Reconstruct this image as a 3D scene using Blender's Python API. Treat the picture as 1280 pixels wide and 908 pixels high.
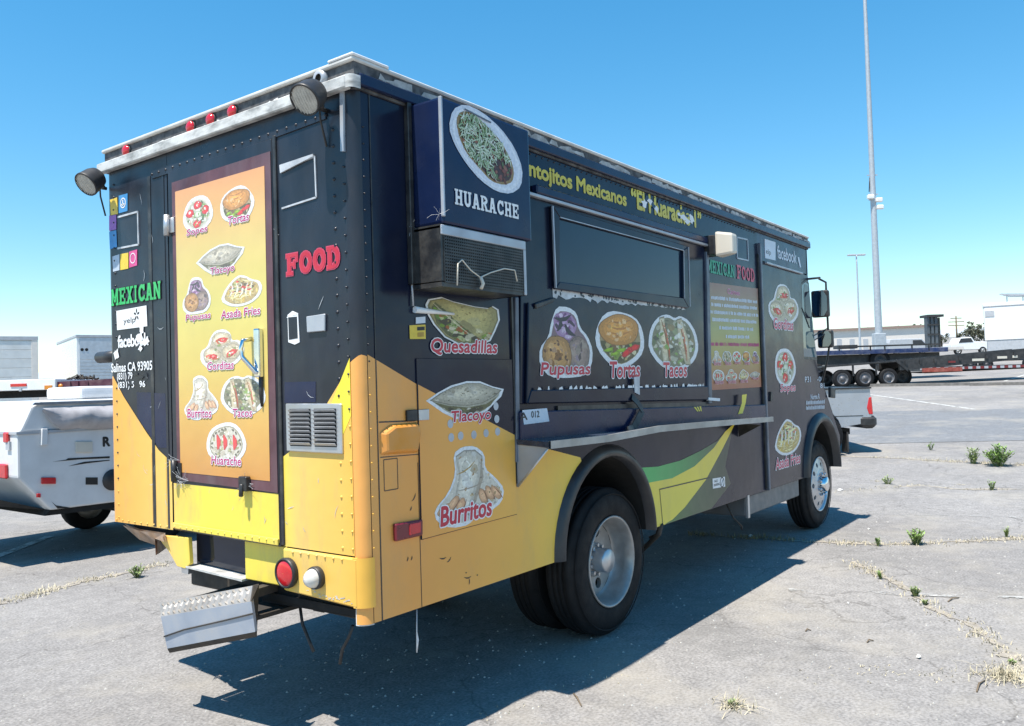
import bpy, bmesh, math, random
from math import sin, cos, pi, radians, sqrt
from mathutils import Vector, Matrix

for o in list(bpy.data.objects): bpy.data.objects.remove(o)
scene = bpy.context.scene
COL = scene.collection

# ------------------------------------------------------------------ camera
FPX = 1038.0                                   # focal length in pixels of a 1280 wide frame
CAM = Vector((-2.4435, -2.6422, 1.6036))
HEAD, PITCH, ROLL = 0.64154, 0.02601, -0.0301
_fw = Vector((cos(HEAD)*cos(PITCH), sin(HEAD)*cos(PITCH), sin(PITCH)))
_r = Vector((sin(HEAD), -cos(HEAD), 0)); _u = _r.cross(_fw)
RT = cos(ROLL)*_r + sin(ROLL)*_u; UP = -sin(ROLL)*_r + cos(ROLL)*_u; FW = _fw
cd = bpy.data.cameras.new('camera'); cam = bpy.data.objects.new('camera', cd); COL.objects.link(cam)
m3 = Matrix((RT, UP, -FW)).transposed()
cam.matrix_world = Matrix.Translation(CAM) @ m3.to_4x4()
cd.sensor_width = 36; cd.lens = FPX/1280*36; cd.clip_start = 0.05; cd.clip_end = 6000
scene.camera = cam

# ------------------------------------------------------------------ light
SUN = Vector((-0.40, 0.035, 1.0)).normalized()  # towards the sun: high, behind the truck
world = bpy.data.worlds.new('World'); scene.world = world; world.use_nodes = True
wn = world.node_tree.nodes; wn.clear()
sky = wn.new('ShaderNodeTexSky'); sky.sky_type = 'NISHITA'; sky.sun_disc = False
sky.sun_elevation = math.asin(SUN.z); sky.sun_rotation = math.atan2(SUN.x, SUN.y)
sky.altitude = 0; sky.air_density = 1.1; sky.dust_density = 0.0; sky.ozone_density = 3.0
bg = wn.new('ShaderNodeBackground'); bg.inputs['Strength'].default_value = 0.15
wo = wn.new('ShaderNodeOutputWorld')
hs = wn.new('ShaderNodeHueSaturation'); gm = wn.new('ShaderNodeGamma'); gm.inputs[1].default_value = 0.85; hs.inputs['Saturation'].default_value = 1.46; hs.inputs['Hue'].default_value = 0.490
world.node_tree.links.new(sky.outputs[0], gm.inputs[0]); world.node_tree.links.new(gm.outputs[0], hs.inputs['Color']); world.node_tree.links.new(hs.outputs[0], bg.inputs[0]); world.node_tree.links.new(bg.outputs[0], wo.inputs[0])
sl = bpy.data.lights.new('sun', 'SUN'); sl.energy = 5.0; sl.angle = radians(0.53); sl.color = (1.0, 0.93, 0.83)
so = bpy.data.objects.new('sun', sl); COL.objects.link(so)
so.rotation_euler = SUN.to_track_quat('Z', 'Y').to_euler(); so.location = (0, 0, 30)
vs = scene.view_settings; vs.view_transform = 'Standard'; vs.look = 'None'; vs.gamma = 1; vs.exposure = 0.74
scene.render.engine = 'CYCLES'

# ------------------------------------------------------------------ picture measurements -> places in the world
def ray(px, py): return FW + RT*((px-640)/FPX) - UP*((py-454)/FPX)
def on(px, py, ax, val):
    d = ray(px, py); return CAM + d*((val-CAM[ax])/d[ax])
def S(px, py, y=0.0):                          # point on the truck's serving side -> (x, z)
    p = on(px, py, 1, y); return (p.x, p.z)
def RR(px, py, x=0.0):                         # point on the truck's rear -> (-y, z)
    p = on(px, py, 0, x); return (-p.y, p.z)
D2 = Vector((FW.x, FW.y, 0)).normalized(); S2 = Vector((D2.y, -D2.x, 0))
def gz(x, y):                                  # the lot is flat round the truck and climbs gently beyond it
    dx, dy = x-CAM.x, y-CAM.y
    t = dx*D2.x+dy*D2.y; s = dx*S2.x+dy*S2.y
    h = 0.0350*(t-13)+0.0155*s
    if t < 6: return 0.0
    k = min(1, (t-6)/5)
    return k*0.5*(h+sqrt(h*h+0.03**2))
def G(px, py, dz=0.0):                         # point on the ground under a pixel
    d = ray(px, py); t = 1.0; p = CAM+d
    while t < 900:
        q = CAM+d*t
        if q.z <= gz(q.x, q.y)+dz: break
        t *= 1.004
    lo, hi = t/1.004, t
    for _ in range(30):
        m = (lo+hi)/2; q = CAM+d*m
        if q.z <= gz(q.x, q.y)+dz: hi = m
        else: lo = m
    q = CAM+d*hi; return Vector((q.x, q.y, q.z))
def at(px, py, dist):                          # point along a pixel's ray at a forward distance
    return CAM+ray(px, py)*dist

# ------------------------------------------------------------------ frames: 2D (u, v, w) -> 3D
class Frame:
    def __init__(s, o, U, V, N): s.o, s.U, s.V, s.N = Vector(o), Vector(U), Vector(V), Vector(N)
    def __call__(s, u, v, w=0): return s.o+s.U*u+s.V*v+s.N*w
SIDE = Frame((0,0,0), (1,0,0), (0,0,1), (0,-1,0))
REAR = Frame((0,0,0), (0,-1,0), (0,0,1), (-1,0,0))
TOPF = Frame((0,0,0), (1,0,0), (0,1,0), (0,0,1))

# ------------------------------------------------------------------ mesh builder
class MB:
    def __init__(s): s.v=[]; s.f=[]; s.sm=[]; s.mi=[]; s.cm=0; s.cols=None
    def _add(s, pts, faces, smooth=False):
        b=len(s.v); s.v += [Vector(p) for p in pts]
        for f in faces: s.f.append([i+b for i in f]); s.sm.append(smooth); s.mi.append(s.cm)
        return s
    def mat(s, i): s.cm=i; return s
    def box(s, lo, hi, M=None):
        x0,y0,z0=lo; x1,y1,z1=hi
        P=[(x0,y0,z0),(x1,y0,z0),(x1,y1,z0),(x0,y1,z0),(x0,y0,z1),(x1,y0,z1),(x1,y1,z1),(x0,y1,z1)]
        if M: P=[M@Vector(p) for p in P]
        return s._add(P,[(3,2,1,0),(4,5,6,7),(0,1,5,4),(1,2,6,5),(2,3,7,6),(3,0,4,7)])
    def bar(s, a, b, w, h, up=(0,0,1)):            # square bar from a to b
        a,b=Vector(a),Vector(b); d=(b-a).normalized(); up=Vector(up)
        if abs(d.dot(up))>.98: up=Vector((1,0,0))
        r=d.cross(up).normalized(); u=r.cross(d)
        P=[]
        for c in (a,b):
            for i,j in ((-1,-1),(1,-1),(1,1),(-1,1)): P.append(c+r*(i*w/2)+u*(j*h/2))
        return s._add(P,[(3,2,1,0),(4,5,6,7),(0,1,5,4),(1,2,6,5),(2,3,7,6),(3,0,4,7)])
    def prism(s, poly, fr, w0, w1, smooth=False):
        n=len(poly)
        a=sum(poly[i][0]*poly[(i+1)%n][1]-poly[(i+1)%n][0]*poly[i][1] for i in range(n))
        if a<0: poly=poly[::-1]
        P=[fr(u,v,w0) for u,v in poly]+[fr(u,v,w1) for u,v in poly]
        flip = fr.U.cross(fr.V).dot(fr.N)*(w1-w0) < 0
        F=[list(range(n-1,-1,-1)), list(range(n,2*n))]+[[i,(i+1)%n,n+(i+1)%n,n+i] for i in range(n)]
        if flip: F=[f[::-1] for f in F]
        return s._add(P,F,smooth)
    def sheet(s, poly, fr, w):
        n=len(poly)
        a=sum(poly[i][0]*poly[(i+1)%n][1]-poly[(i+1)%n][0]*poly[i][1] for i in range(n))
        if a<0: poly=poly[::-1]
        return s._add([fr(u,v,w) for u,v in poly],[list(range(n))])
    def tube(s, pts, r, n=8, cap=True):
        pts=[Vector(p) for p in pts]; P=[]; m=len(pts)
        rs=r if isinstance(r,(list,tuple)) else [r]*m
        prev=None
        for i,p in enumerate(pts):
            t=(pts[min(i+1,m-1)]-pts[max(i-1,0)]).normalized()
            a=prev if prev is not None else (Vector((0,0,1)) if abs(t.z)<.9 else Vector((1,0,0)))
            e1=(a-t*a.dot(t)).normalized(); prev=e1; e2=t.cross(e1)
            for k in range(n):
                g=2*pi*k/n; P.append(p+(e1*cos(g)+e2*sin(g))*rs[i])
        F=[[i*n+k,i*n+(k+1)%n,(i+1)*n+(k+1)%n,(i+1)*n+k] for i in range(m-1) for k in range(n)]
        s._add(P,F,True)
        if cap:
            b=len(s.v)-m*n
            s.f.append([b+k for k in range(n-1,-1,-1)]); s.sm.append(False); s.mi.append(s.cm)
            s.f.append([b+(m-1)*n+k for k in range(n)]); s.sm.append(False); s.mi.append(s.cm)
        return s
    def lathe(s, prof, fr, n=32, smooth=True, closed=False):   # prof: (radius, w) about fr.N through fr.o
        m=len(prof); P=[]
        for r,w in prof:
            for k in range(n):
                g=2*pi*k/n; P.append(fr(r*cos(g), r*sin(g), w))
        F=[]
        rng=range(m) if closed else range(m-1)
        for i in rng:
            j=(i+1)%m
            for k in range(n): F.append([i*n+k,i*n+(k+1)%n,j*n+(k+1)%n,j*n+k])
        return s._add(P,F,smooth)
    def disc(s, c, r, fr, w, n=20):
        return s._add([fr(c[0]+r*cos(2*pi*k/n), c[1]+r*sin(2*pi*k/n), w) for k in range(n)],[list(range(n))])
    def ico(s, c, rx, ry=None, rz=None, sub=1):
        bm=bmesh.new(); bmesh.ops.create_icosphere(bm, subdivisions=sub, radius=1)
        ry=rx if ry is None else ry; rz=rx if rz is None else rz
        P=[Vector((c[0]+v.co.x*rx,c[1]+v.co.y*ry,c[2]+v.co.z*rz)) for v in bm.verts]; bm.verts.index_update()
        F=[[v.index for v in f.verts] for f in bm.faces]; bm.free()
        return s._add(P,F,True)
    def build(s, name, mat, parent=None, bevel=0, seg=1, kind=None, origin=None, fixn=True):
        me=bpy.data.meshes.new(name)
        o0=Vector(origin) if origin is not None else Vector((0,0,0))
        me.from_pydata([v-o0 for v in s.v],[],s.f); 
        mats=mat if isinstance(mat,(list,tuple)) else [mat]
        for m in mats: me.materials.append(m)
        me.polygons.foreach_set('use_smooth',s.sm); me.polygons.foreach_set('material_index',s.mi)
        if s.cols is not None:
            at_=me.color_attributes.new('print','FLOAT_COLOR','CORNER')
            k=0
            for p in me.polygons:
                c=s.cols[p.index]
                for _ in p.loop_indices: at_.data[k].color=(c[0],c[1],c[2],1); k+=1
        if fixn or bevel:
            bm=bmesh.new(); bm.from_mesh(me)
            if fixn: bmesh.ops.recalc_face_normals(bm, faces=bm.faces)
            if bevel:
                ed=[e for e in bm.edges if len(e.link_faces)==2 and e.calc_face_angle(0)>0.5]
                bmesh.ops.bevel(bm, geom=ed, offset=bevel, segments=seg, affect='EDGES', clamp_overlap=True, profile=.6)
            bm.to_mesh(me); bm.free()
        o=bpy.data.objects.new(name,me); COL.objects.link(o); o.location=o0
        if parent is not None: o.parent=parent; o.matrix_parent_inverse=Matrix.Identity(4); o.location=o0-parent_loc(parent)
        if kind: o['kind']=kind
        return o
def parent_loc(p):
    L=Vector((0,0,0))
    while p is not None: L+=p.location; p=p.parent
    return L
def empty(name, loc=(0,0,0)):
    o=bpy.data.objects.new(name,None); COL.objects.link(o); o.location=loc; o.empty_display_size=.2; return o
def tag(o, label, cat, group=None, kind=None):
    o['label']=label; o['category']=cat
    if group: o['group']=group
    if kind: o['kind']=kind
    return o
def structure(o): o['kind']='structure'; return o
def dup(o, loc=None, parent=None, off=None):
    c=o.copy(); COL.objects.link(c)
    if parent is not None: c.parent=parent
    if loc is not None: c.location=loc
    for ch in o.children: dup(ch, None, c)
    return c

# ------------------------------------------------------------------ materials
def _nt(name):
    m=bpy.data.materials.new(name); m.use_nodes=True; nt=m.node_tree; nt.nodes.clear()
    o=nt.nodes.new('ShaderNodeOutputMaterial'); b=nt.nodes.new('ShaderNodeBsdfPrincipled'); nt.links.new(b.outputs[0],o.inputs[0])
    return m,nt,b
def _noise(nt, scale, detail=4, coord='Object', stretch=None, rough=.55):
    tc=nt.nodes.new('ShaderNodeTexCoord'); n=nt.nodes.new('ShaderNodeTexNoise')
    n.inputs['Scale'].default_value=scale; n.inputs['Detail'].default_value=detail; n.inputs['Roughness'].default_value=rough
    if stretch:
        mp=nt.nodes.new('ShaderNodeMapping'); mp.inputs['Scale'].default_value=stretch
        nt.links.new(tc.outputs[coord],mp.inputs[0]); nt.links.new(mp.outputs[0],n.inputs['Vector'])
    else: nt.links.new(tc.outputs[coord],n.inputs['Vector'])
    return n
def _ramp(nt, src, stops):
    r=nt.nodes.new('ShaderNodeValToRGB'); e=r.color_ramp.elements
    while len(e)>1: e.remove(e[-1])
    for i,(p,c) in enumerate(stops):
        c=(c,c,c) if isinstance(c,(int,float)) else c
        el=e[0] if i==0 else e.new(p)
        el.position=p; el.color=(c[0],c[1],c[2],1)
    nt.links.new(src,r.inputs[0]); return r
def _mix(nt, fac, a, b, mode='MIX'):
    n=nt.nodes.new('ShaderNodeMix'); n.data_type='RGBA'; n.blend_type=mode
    for k,val in (('Factor',fac),('A',a),('B',b)):
        s_=[i for i in n.inputs if i.name==k and (i.type=='RGBA' if k!='Factor' else i.type=='VALUE')][0]
        if hasattr(val,'is_linked') : nt.links.new(val,s_)
        else: s_.default_value = val if k=='Factor' else (val[0],val[1],val[2],1)
    return [o for o in n.outputs if o.type=='RGBA'][0]
def _wave(nt,b,k):                                # oil-canning of thin sheet metal
    n=_noise(nt,2.1,3,rough=.5); n2=_noise(nt,14,3)
    ad=nt.nodes.new('ShaderNodeMath'); ad.operation='MULTIPLY_ADD'; ad.inputs[1].default_value=.025; nt.links.new(n2.outputs[0],ad.inputs[0]); nt.links.new(n.outputs[0],ad.inputs[2])
    bp=nt.nodes.new('ShaderNodeBump'); bp.inputs['Strength'].default_value=1; bp.inputs['Distance'].default_value=k; nt.links.new(ad.outputs[0],bp.inputs['Height']); nt.links.new(bp.outputs[0],b.inputs['Normal'])
def pmat(name, col, rough=.5, metal=0, var=.12, scale=6, wave=0, bump=0, bscale=60, dirt=0, dirtcol=(.30,.27,.22), dscale=3, coat=0, stretch=None, rvar=.1, spec=None):
    m,nt,b=_nt(name); L=nt.links
    n=_noise(nt,scale,5)
    lo=[max(0,c*(1-var)) for c in col]; hi=[min(1,c*(1+var)) for c in col]
    c=_ramp(nt,n.outputs[0],[(.3,lo),(.7,hi)]).outputs[0]
    if dirt:
        d=_noise(nt,dscale,8,stretch=stretch or (1,1,1),rough=.65)
        dm=_ramp(nt,d.outputs[0],[(.42,0),(.75,dirt)])
        c=_mix(nt,dm.outputs[0],c,dirtcol)
    L.new(c,b.inputs['Base Color'])
    n2=_noise(nt,scale*2.7,4)
    rr=_ramp(nt,n2.outputs[0],[(.3,max(.03,rough-rvar)),(.7,min(1,rough+rvar))]); L.new(rr.outputs[0],b.inputs['Roughness'])
    b.inputs['Metallic'].default_value=metal
    if coat: b.inputs['Coat Weight'].default_value=coat; b.inputs['Coat Roughness'].default_value=.12
    if spec is not None: b.inputs['Specular IOR Level'].default_value=spec
    if wave: _wave(nt,b,wave)
    if bump:
        n3=_noise(nt,bscale,4); bp=nt.nodes.new('ShaderNodeBump'); bp.inputs['Strength'].default_value=bump; bp.inputs['Distance'].default_value=.01
        L.new(n3.outputs[0],bp.inputs['Height']); L.new(bp.outputs[0],b.inputs['Normal'])
    return m
def gmat(name, axis, stops, rough=.4, var=.1, dirt=.25, dscale=4, stretch=(1,1,1), dirtcol=(.3,.26,.2), coat=.15, wob=0.0):
    """printed vinyl whose ink runs through colours along one object axis; stops: (coordinate, colour)"""
    m,nt,b=_nt(name); L=nt.links
    tc=nt.nodes.new('ShaderNodeTexCoord'); sp=nt.nodes.new('ShaderNodeSeparateXYZ'); L.new(tc.outputs['Object'],sp.inputs[0])
    mr=nt.nodes.new('ShaderNodeMapRange'); a0,a1=stops[0][0],stops[-1][0]
    mr.inputs['From Min'].default_value=a0; mr.inputs['From Max'].default_value=a1
    src=sp.outputs['XYZ'.index(axis)]
    L.new(src,mr.inputs[0])
    rp=_ramp(nt,mr.outputs[0],[((p-a0)/(a1-a0),c) for p,c in stops])
    n=_noise(nt,2.2,5); v=_ramp(nt,n.outputs[0],[(.25,1-var),(.75,1.0)])
    c=_mix(nt,1.0,rp.outputs[0],v.outputs[0],'MULTIPLY')
    d=_noise(nt,dscale,9,stretch=stretch,rough=.7); dm=_ramp(nt,d.outputs[0],[(.5,0),(.8,dirt)])
    c=_mix(nt,dm.outputs[0],c,dirtcol)
    L.new(c,b.inputs['Base Color']); b.inputs['Roughness'].default_value=rough
    b.inputs['Coat Weight'].default_value=coat; b.inputs['Coat Roughness'].default_value=.2; _wave(nt,b,.012)
    return m
M={}
M['black']=pmat('black_vinyl',(.006,.010,.028),.20,var=.35,scale=1.3,dirt=.07,spec=.30,wave=.007,dirtcol=(.14,.14,.15),dscale=2.2,stretch=(1,1,.35),coat=.0,rvar=.08)
M['black_rear']=pmat('black_vinyl_dusty',(.013,.016,.025),.34,wave=.010,var=.3,scale=1.6,dirt=.20,dirtcol=(.11,.12,.15),dscale=3.2,stretch=(1,1,.3))
M['navy']=pmat('navy_vinyl',(.007,.015,.052),.24,wave=.008,spec=.36,var=.25,scale=2,dirt=.05,dirtcol=(.2,.2,.2))
M['dark_trim']=pmat('dark_trim',(.016,.017,.02),.4,var=.3,dirt=.3,dscale=9,dirtcol=(.2,.19,.17))
M['flare']=pmat('black_rubber_flare',(.018,.02,.026),.42,var=.2,scale=3,dirt=.12)
M['void']=pmat('dark_underbody',(.01,.01,.01),.9,var=.3)
M['chassis']=pmat('grimy_chassis_steel',(.03,.027,.025),.75,var=.4,dirt=.4,dscale=7,dirtcol=(.12,.09,.06))
M['white_rail']=pmat('chalky_white_paint',(.62,.62,.60),.5,var=.1,dirt=.95,dirtcol=(.09,.09,.085),dscale=11,stretch=(.6,.6,1.8))
M['roof_white']=pmat('weathered_white_roof',(.6,.6,.58),.55,var=.15,dirt=.5,dscale=5)
M['riser_dark']=pmat('grimy_roof_channel',(.05,.05,.055),.7,var=.5,scale=12,dirt=.5,dirtcol=(.3,.3,.29),dscale=16)
M['peel']=pmat('peeling_roof_edge',(.55,.55,.53),.6,var=.15,dirt=1.0,dirtcol=(.03,.03,.035),dscale=9,stretch=(.35,.35,1))
M['alu']=pmat('dull_aluminium',(.55,.56,.58),.38,.75,var=.12,scale=5,dirt=.25,dirtcol=(.2,.19,.18))
M['alu_light']=pmat('painted_aluminium_trim',(.42,.45,.50),.4,.3,var=.2,dirt=.3)
M['trim_mid']=pmat('dulled_trim',(.13,.15,.19),.4,.3,var=.35,scale=5,dirt=.4,dirtcol=(.05,.05,.06),dscale=5,stretch=(1,1,.3))
M['chrome']=pmat('chrome',(.7,.72,.75),.12,1,var=.05)
M['plate']=pmat('diamond_plate',(.36,.34,.32),.5,.35,var=.2,dirt=.6,dirtcol=(.16,.13,.1),dscale=10)
M['riser']=pmat('faded_step_paint',(.36,.40,.47),.55,.1,var=.1,dirt=.5,dirtcol=(.45,.42,.38),dscale=6)
M['rubber']=pmat('tyre_rubber',(.008,.008,.0095),.72,var=.25,dirt=.2,dirtcol=(.035,.033,.03),spec=.3,bump=.15,bscale=90)
M['rim']=pmat('scuffed_rim',(.36,.355,.35),.42,.45,var=.18,scale=9,dirt=.4,dirtcol=(.2,.17,.14),dscale=7)
M['rim_dark']=pmat('dark_rim_well',(.06,.06,.065),.6,.3,var=.3)
M['red_lens']=pmat('red_lens',(.55,.012,.02),.18,var=.12,scale=14,coat=.6)
M['red_dark']=pmat('dark_red_lens',(.16,.008,.018),.3,var=.15,coat=.3)
M['clear_lens']=pmat('clear_lens',(.62,.60,.56),.2,var=.15,scale=20,coat=.6)
M['lamp_glass']=pmat('lamp_glass',(.50,.49,.45),.25,var=.2,scale=40,coat=.6)
M['black_plastic']=pmat('black_plastic',(.02,.02,.022),.5,var=.25,dirt=.25,dirtcol=(.16,.15,.14))
M['white_plastic']=pmat('yellowed_plastic',(.62,.58,.50),.45,var=.08,dirt=.2)
M['ink_white']=pmat('white_print',(.78,.79,.80),.45,var=.05,scale=20,dirt=.08)
M['ink_pale']=pmat('pale_blue_print',(.60,.66,.74),.45,var=.05,scale=20)
M['ink_black']=pmat('black_print',(.02,.02,.02),.5)
M['ink_red']=pmat('red_print',(.52,.018,.045),.4,var=.1,dirt=.12)
M['ink_crimson']=pmat('crimson_print',(.42,.012,.05),.4,var=.1)
M['ink_magenta']=pmat('magenta_print',(.45,.02,.16),.4,var=.1)
M['ink_green']=pmat('green_print',(.03,.46,.12),.4,var=.15,dirt=.12)
M['ink_teal']=pmat('teal_print',(.02,.33,.19),.4,var=.15)
M['ink_pinkred']=pmat('pinkish_red_print',(.55,.06,.12),.4,var=.1)
M['ink_yellow']=gmat('yellow_print','Z',[(2.6,(.50,.08,.04)),(2.72,(.62,.46,.03)),(2.9,(.66,.6,.05))],rough=.4,dirt=.1)
M['glass']=pmat('tinted_glass',(.008,.016,.036),.05,var=.1,rvar=.02)
M['cab_glass']=pmat('reflection_cab_glass',(.10,.17,.19),.04,var=.15,rvar=.02)  # cyan reflection put into the pane's base colour
M['yellow']=gmat('yellow_vinyl_rear','Y',[(-.02,(.82,.44,.06)),(.12,(.84,.50,.10)),(.44,(.85,.56,.14)),(.52,(.86,.66,.09)),(1.2,(.86,.70,.08)),(1.45,(.84,.56,.13)),(1.8,(.82,.46,.09)),(2.1,(.80,.38,.06))],rough=.38,dirt=.5,dscale=6,stretch=(1,1,.3))
M['yellow_side']=gmat('orange_yellow_vinyl','X',[(-.05,(.86,.40,.10)),(.3,(.84,.36,.075)),(.7,(.85,.40,.075)),(1.1,(.84,.45,.07)),(1.45,(.82,.53,.07)),(1.9,(.78,.64,.07)),(3.2,(.80,.66,.07))],rough=.38,dirt=.3,dscale=3,stretch=(1,1,.5))
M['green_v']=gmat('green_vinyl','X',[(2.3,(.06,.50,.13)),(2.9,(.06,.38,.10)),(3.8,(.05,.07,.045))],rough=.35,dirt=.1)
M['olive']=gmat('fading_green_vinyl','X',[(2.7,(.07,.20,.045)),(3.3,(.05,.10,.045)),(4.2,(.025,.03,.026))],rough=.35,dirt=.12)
M['poster']=gmat('orange_poster','Z',[(1.18,(.64,.30,.08)),(1.45,(.69,.41,.11)),(1.75,(.70,.54,.15)),(2.05,(.69,.60,.17)),(2.35,(.72,.54,.19)),(2.67,(.78,.38,.16))],rough=.35,dirt=.12,coat=.3)
M['poster_edge']=pmat('maroon_poster_edge',(.11,.045,.055),.45,var=.3,scale=5,dirt=.4,dirtcol=(.2,.16,.17),dscale=6,stretch=(1,1,.4))
M['menu']=gmat('menu_print','Z',[(1.5,(.40,.10,.05)),(1.62,(.42,.18,.06)),(1.8,(.42,.34,.08)),(2.0,(.36,.36,.12)),(2.25,(.30,.20,.12)),(2.35,(.28,.15,.11))],rough=.4,dirt=.1)
def print_mat():
    m,nt,b=_nt('food_print'); L=nt.links
    a=nt.nodes.new('ShaderNodeVertexColor'); a.layer_name='print'
    n=_noise(nt,70,5); v=_ramp(nt,n.outputs[0],[(.3,.82),(.7,1.12)])
    L.new(_mix(nt,1.0,a.outputs[0],v.outputs[0],'MULTIPLY'),b.inputs['Base Color']); b.inputs['Roughness'].default_value=.4
    return m
M['print']=print_mat()

# ------------------------------------------------------------------ lettering
def text_mesh(body, offset=0.0, shear=0.0, spacing=1.0, ext=0.0):
    cu=bpy.data.curves.new('lettering','FONT'); cu.body=body; cu.offset=offset; cu.shear=shear; cu.space_character=spacing; cu.extrude=ext; cu.resolution_u=3; cu.fill_mode='FRONT'
    ob=bpy.data.objects.new('lettering',cu); COL.objects.link(ob)
    dg=bpy.context.evaluated_depsgraph_get(); dg.update()
    me=bpy.data.meshes.new_from_object(ob.evaluated_get(dg)); bpy.data.objects.remove(ob)
    V=[(v.co.x,v.co.y) for v in me.vertices]; F=[list(p.vertices) for p in me.polygons]
    bpy.data.meshes.remove(me); return V,F
def lettering(body, fr, box, w, mat, parent, bold=.02, shear=0, spacing=1.0, outline=None, outw=.05, name='lettering', slant=0.0):
    """text fitted into box=(u0,v0,u1,v1) of a frame; slant lifts the right end (in v per u)"""
    V,F=text_mesh(body,0.0,shear,spacing)
    xs=[p[0] for p in V]; ys=[p[1] for p in V]; x0,x1,y0,y1=min(xs),max(xs),min(ys),max(ys)
    u0,v0,u1,v1=box; sx=(u1-u0)/(x1-x0); sy=(v1-v0)/(y1-y0); mb=MB()
    if ' ' in body:                            # one object per word
        iv=sorted((min(V[i][0] for i in f),max(V[i][0] for i in f)) for f in F); cuts=[]; hi=iv[0][1]
        for a_,b_ in iv:
            if a_-hi>.17: cuts.append((a_+hi)/2)
            hi=max(hi,b_)
        cuts.append(1e9)
        last=None; lo=-1e9
        for c in cuts:
            keep=[i for i,p in enumerate(V) if lo<p[0]<=c]; lo=c
            idx={i:k for k,i in enumerate(keep)}; Fk=[[idx[i] for i in f] for f in F if f[0] in idx]; Vk=[V[i] for i in keep]
            if Vk: last=_letters(Vk,Fk,x0,y0,sx,sy,u0,v0,fr,w,mat,parent,bold,outline,outw,name,slant)
        return last
    return _letters(V,F,x0,y0,sx,sy,u0,v0,fr,w,mat,parent,bold,outline,outw,name,slant)
def _letters(V,F,x0,y0,sx,sy,u0,v0,fr,w,mat,parent,bold,outline,outw,name,slant):
    mb=MB()
    def ring(rad,ww,n):                       # thickened strokes: copies shifted round a small circle
        for k in range(n):
            g=2*pi*k/n; du,dv=rad*cos(g),rad*sin(g)
            mb._add([fr(u0+(x-x0)*sx+du, v0+(y-y0)*sy+slant*(x-x0)*sx+dv, ww+k*5e-6) for x,y in V],F)
    b_=max(0,bold)*abs(sy)
    if outline is not None: ring(b_+outw*abs(sy),w,10); mb.mat(1)
    w2=w+(.0004 if outline is not None else 0)
    if b_>0: ring(b_,w2,8)
    ring(0,w2+5e-5,1)
    return mb.build(name,[outline,mat] if outline is not None else mat,parent,fixn=False)
# slab lettering (drawn strokes with serifs); unit cell 0..1 by 0..1
def slab_letter(ch):
    t=.26; s=.13; P=[]
    def r(a,b,c,d): P.append([(a,b),(c,b),(c,d),(a,d)])
    def serif(x,y): r(x-.23,y-(0 if y<.5 else s),x+.23,y+(s if y<.5 else 0))
    def st(x0,y0,x1,y1,w=t):
        P.append([(x0-w/2,y0),(x0+w/2,y0),(x1+w/2,y1),(x1-w/2,y1)])
    def arc(cx,cy,rx,ry,a0,a1,w=t,n=10):
        for i in range(n):
            g0=radians(a0+(a1-a0)*i/n); g1=radians(a0+(a1-a0)*(i+1)/n)
            P.append([(cx+rx*cos(g0),cy+ry*sin(g0)),(cx+rx*cos(g1),cy+ry*sin(g1)),(cx+(rx-w)*cos(g1),cy+(ry-w*.8)*sin(g1)),(cx+(rx-w)*cos(g0),cy+(ry-w*.8)*sin(g0))])
    if ch=='H':
        st(.22,0,.22,1); st(.78,0,.78,1); r(.2,.4,.8,.58); [serif(x,y) for x in (.22,.78) for y in (0,1)]
    elif ch=='U':
        st(.22,.3,.22,1); st(.78,.3,.78,1); arc(.5,.36,.41,.36,180,360); serif(.22,1); serif(.78,1)
    elif ch=='A':
        st(.2,0,.46,1); st(.8,0,.54,1); r(.3,.26,.7,.42); serif(.18,0); serif(.82,0); r(.3,.87,.62,1)
    elif ch=='R':
        st(.22,0,.22,1); serif(.22,0); r(.0,.87,.5,1); arc(.5,.72,.44,.28,-90,90); r(.2,.44,.55,.58); st(.84,0,.55,.48); serif(.84,0)
    elif ch=='C':
        arc(.54,.5,.48,.5,40,320,n=16); r(.76,.62,.96,.98); r(.82,.1,.96,.36)
    elif ch=='E':
        st(.24,0,.24,1); r(.0,0,.94,.16); r(.0,.84,.94,1); r(.24,.42,.7,.57); r(.78,0,.94,.34); r(.78,.66,.94,1); r(.6,.32,.72,.67)
    elif ch=='M':
        st(.16,0,.16,1,.2); st(.84,0,.84,1,.2); st(.5,.2,.2,1,.2); st(.5,.2,.8,1,.2); r(0,0,.36,.13); r(.64,0,1,.13); r(0,.87,.28,1); r(.72,.87,1,1)
    elif ch=='X':
        st(.2,0,.8,1); st(.8,0,.2,1); [serif(x,y) for x in (.2,.8) for y in (0,1)]
    elif ch=='I':
        st(.5,0,.5,1,.34); r(.16,0,.84,.15); r(.16,.85,.84,1)
    elif ch=='N':
        st(.18,0,.18,1,.22); st(.82,0,.82,1,.22); st(.82,0,.2,1,.26); r(0,0,.38,.13); r(0,.87,.3,1); r(.62,.87,1,1)
    elif ch=='F':
        st(.24,0,.24,1); r(0,0,.52,.15); r(0,.84,.94,1); r(.24,.42,.7,.57); r(.78,.62,.94,1); r(.6,.32,.72,.67)
    elif ch=='O':
        arc(.5,.5,.48,.5,0,360,n=20)
    elif ch=='D':
        st(.22,0,.22,1); r(0,0,.5,.15); r(0,.85,.5,1); arc(.46,.5,.5,.5,-90,90,n=12)
    return P
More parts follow.
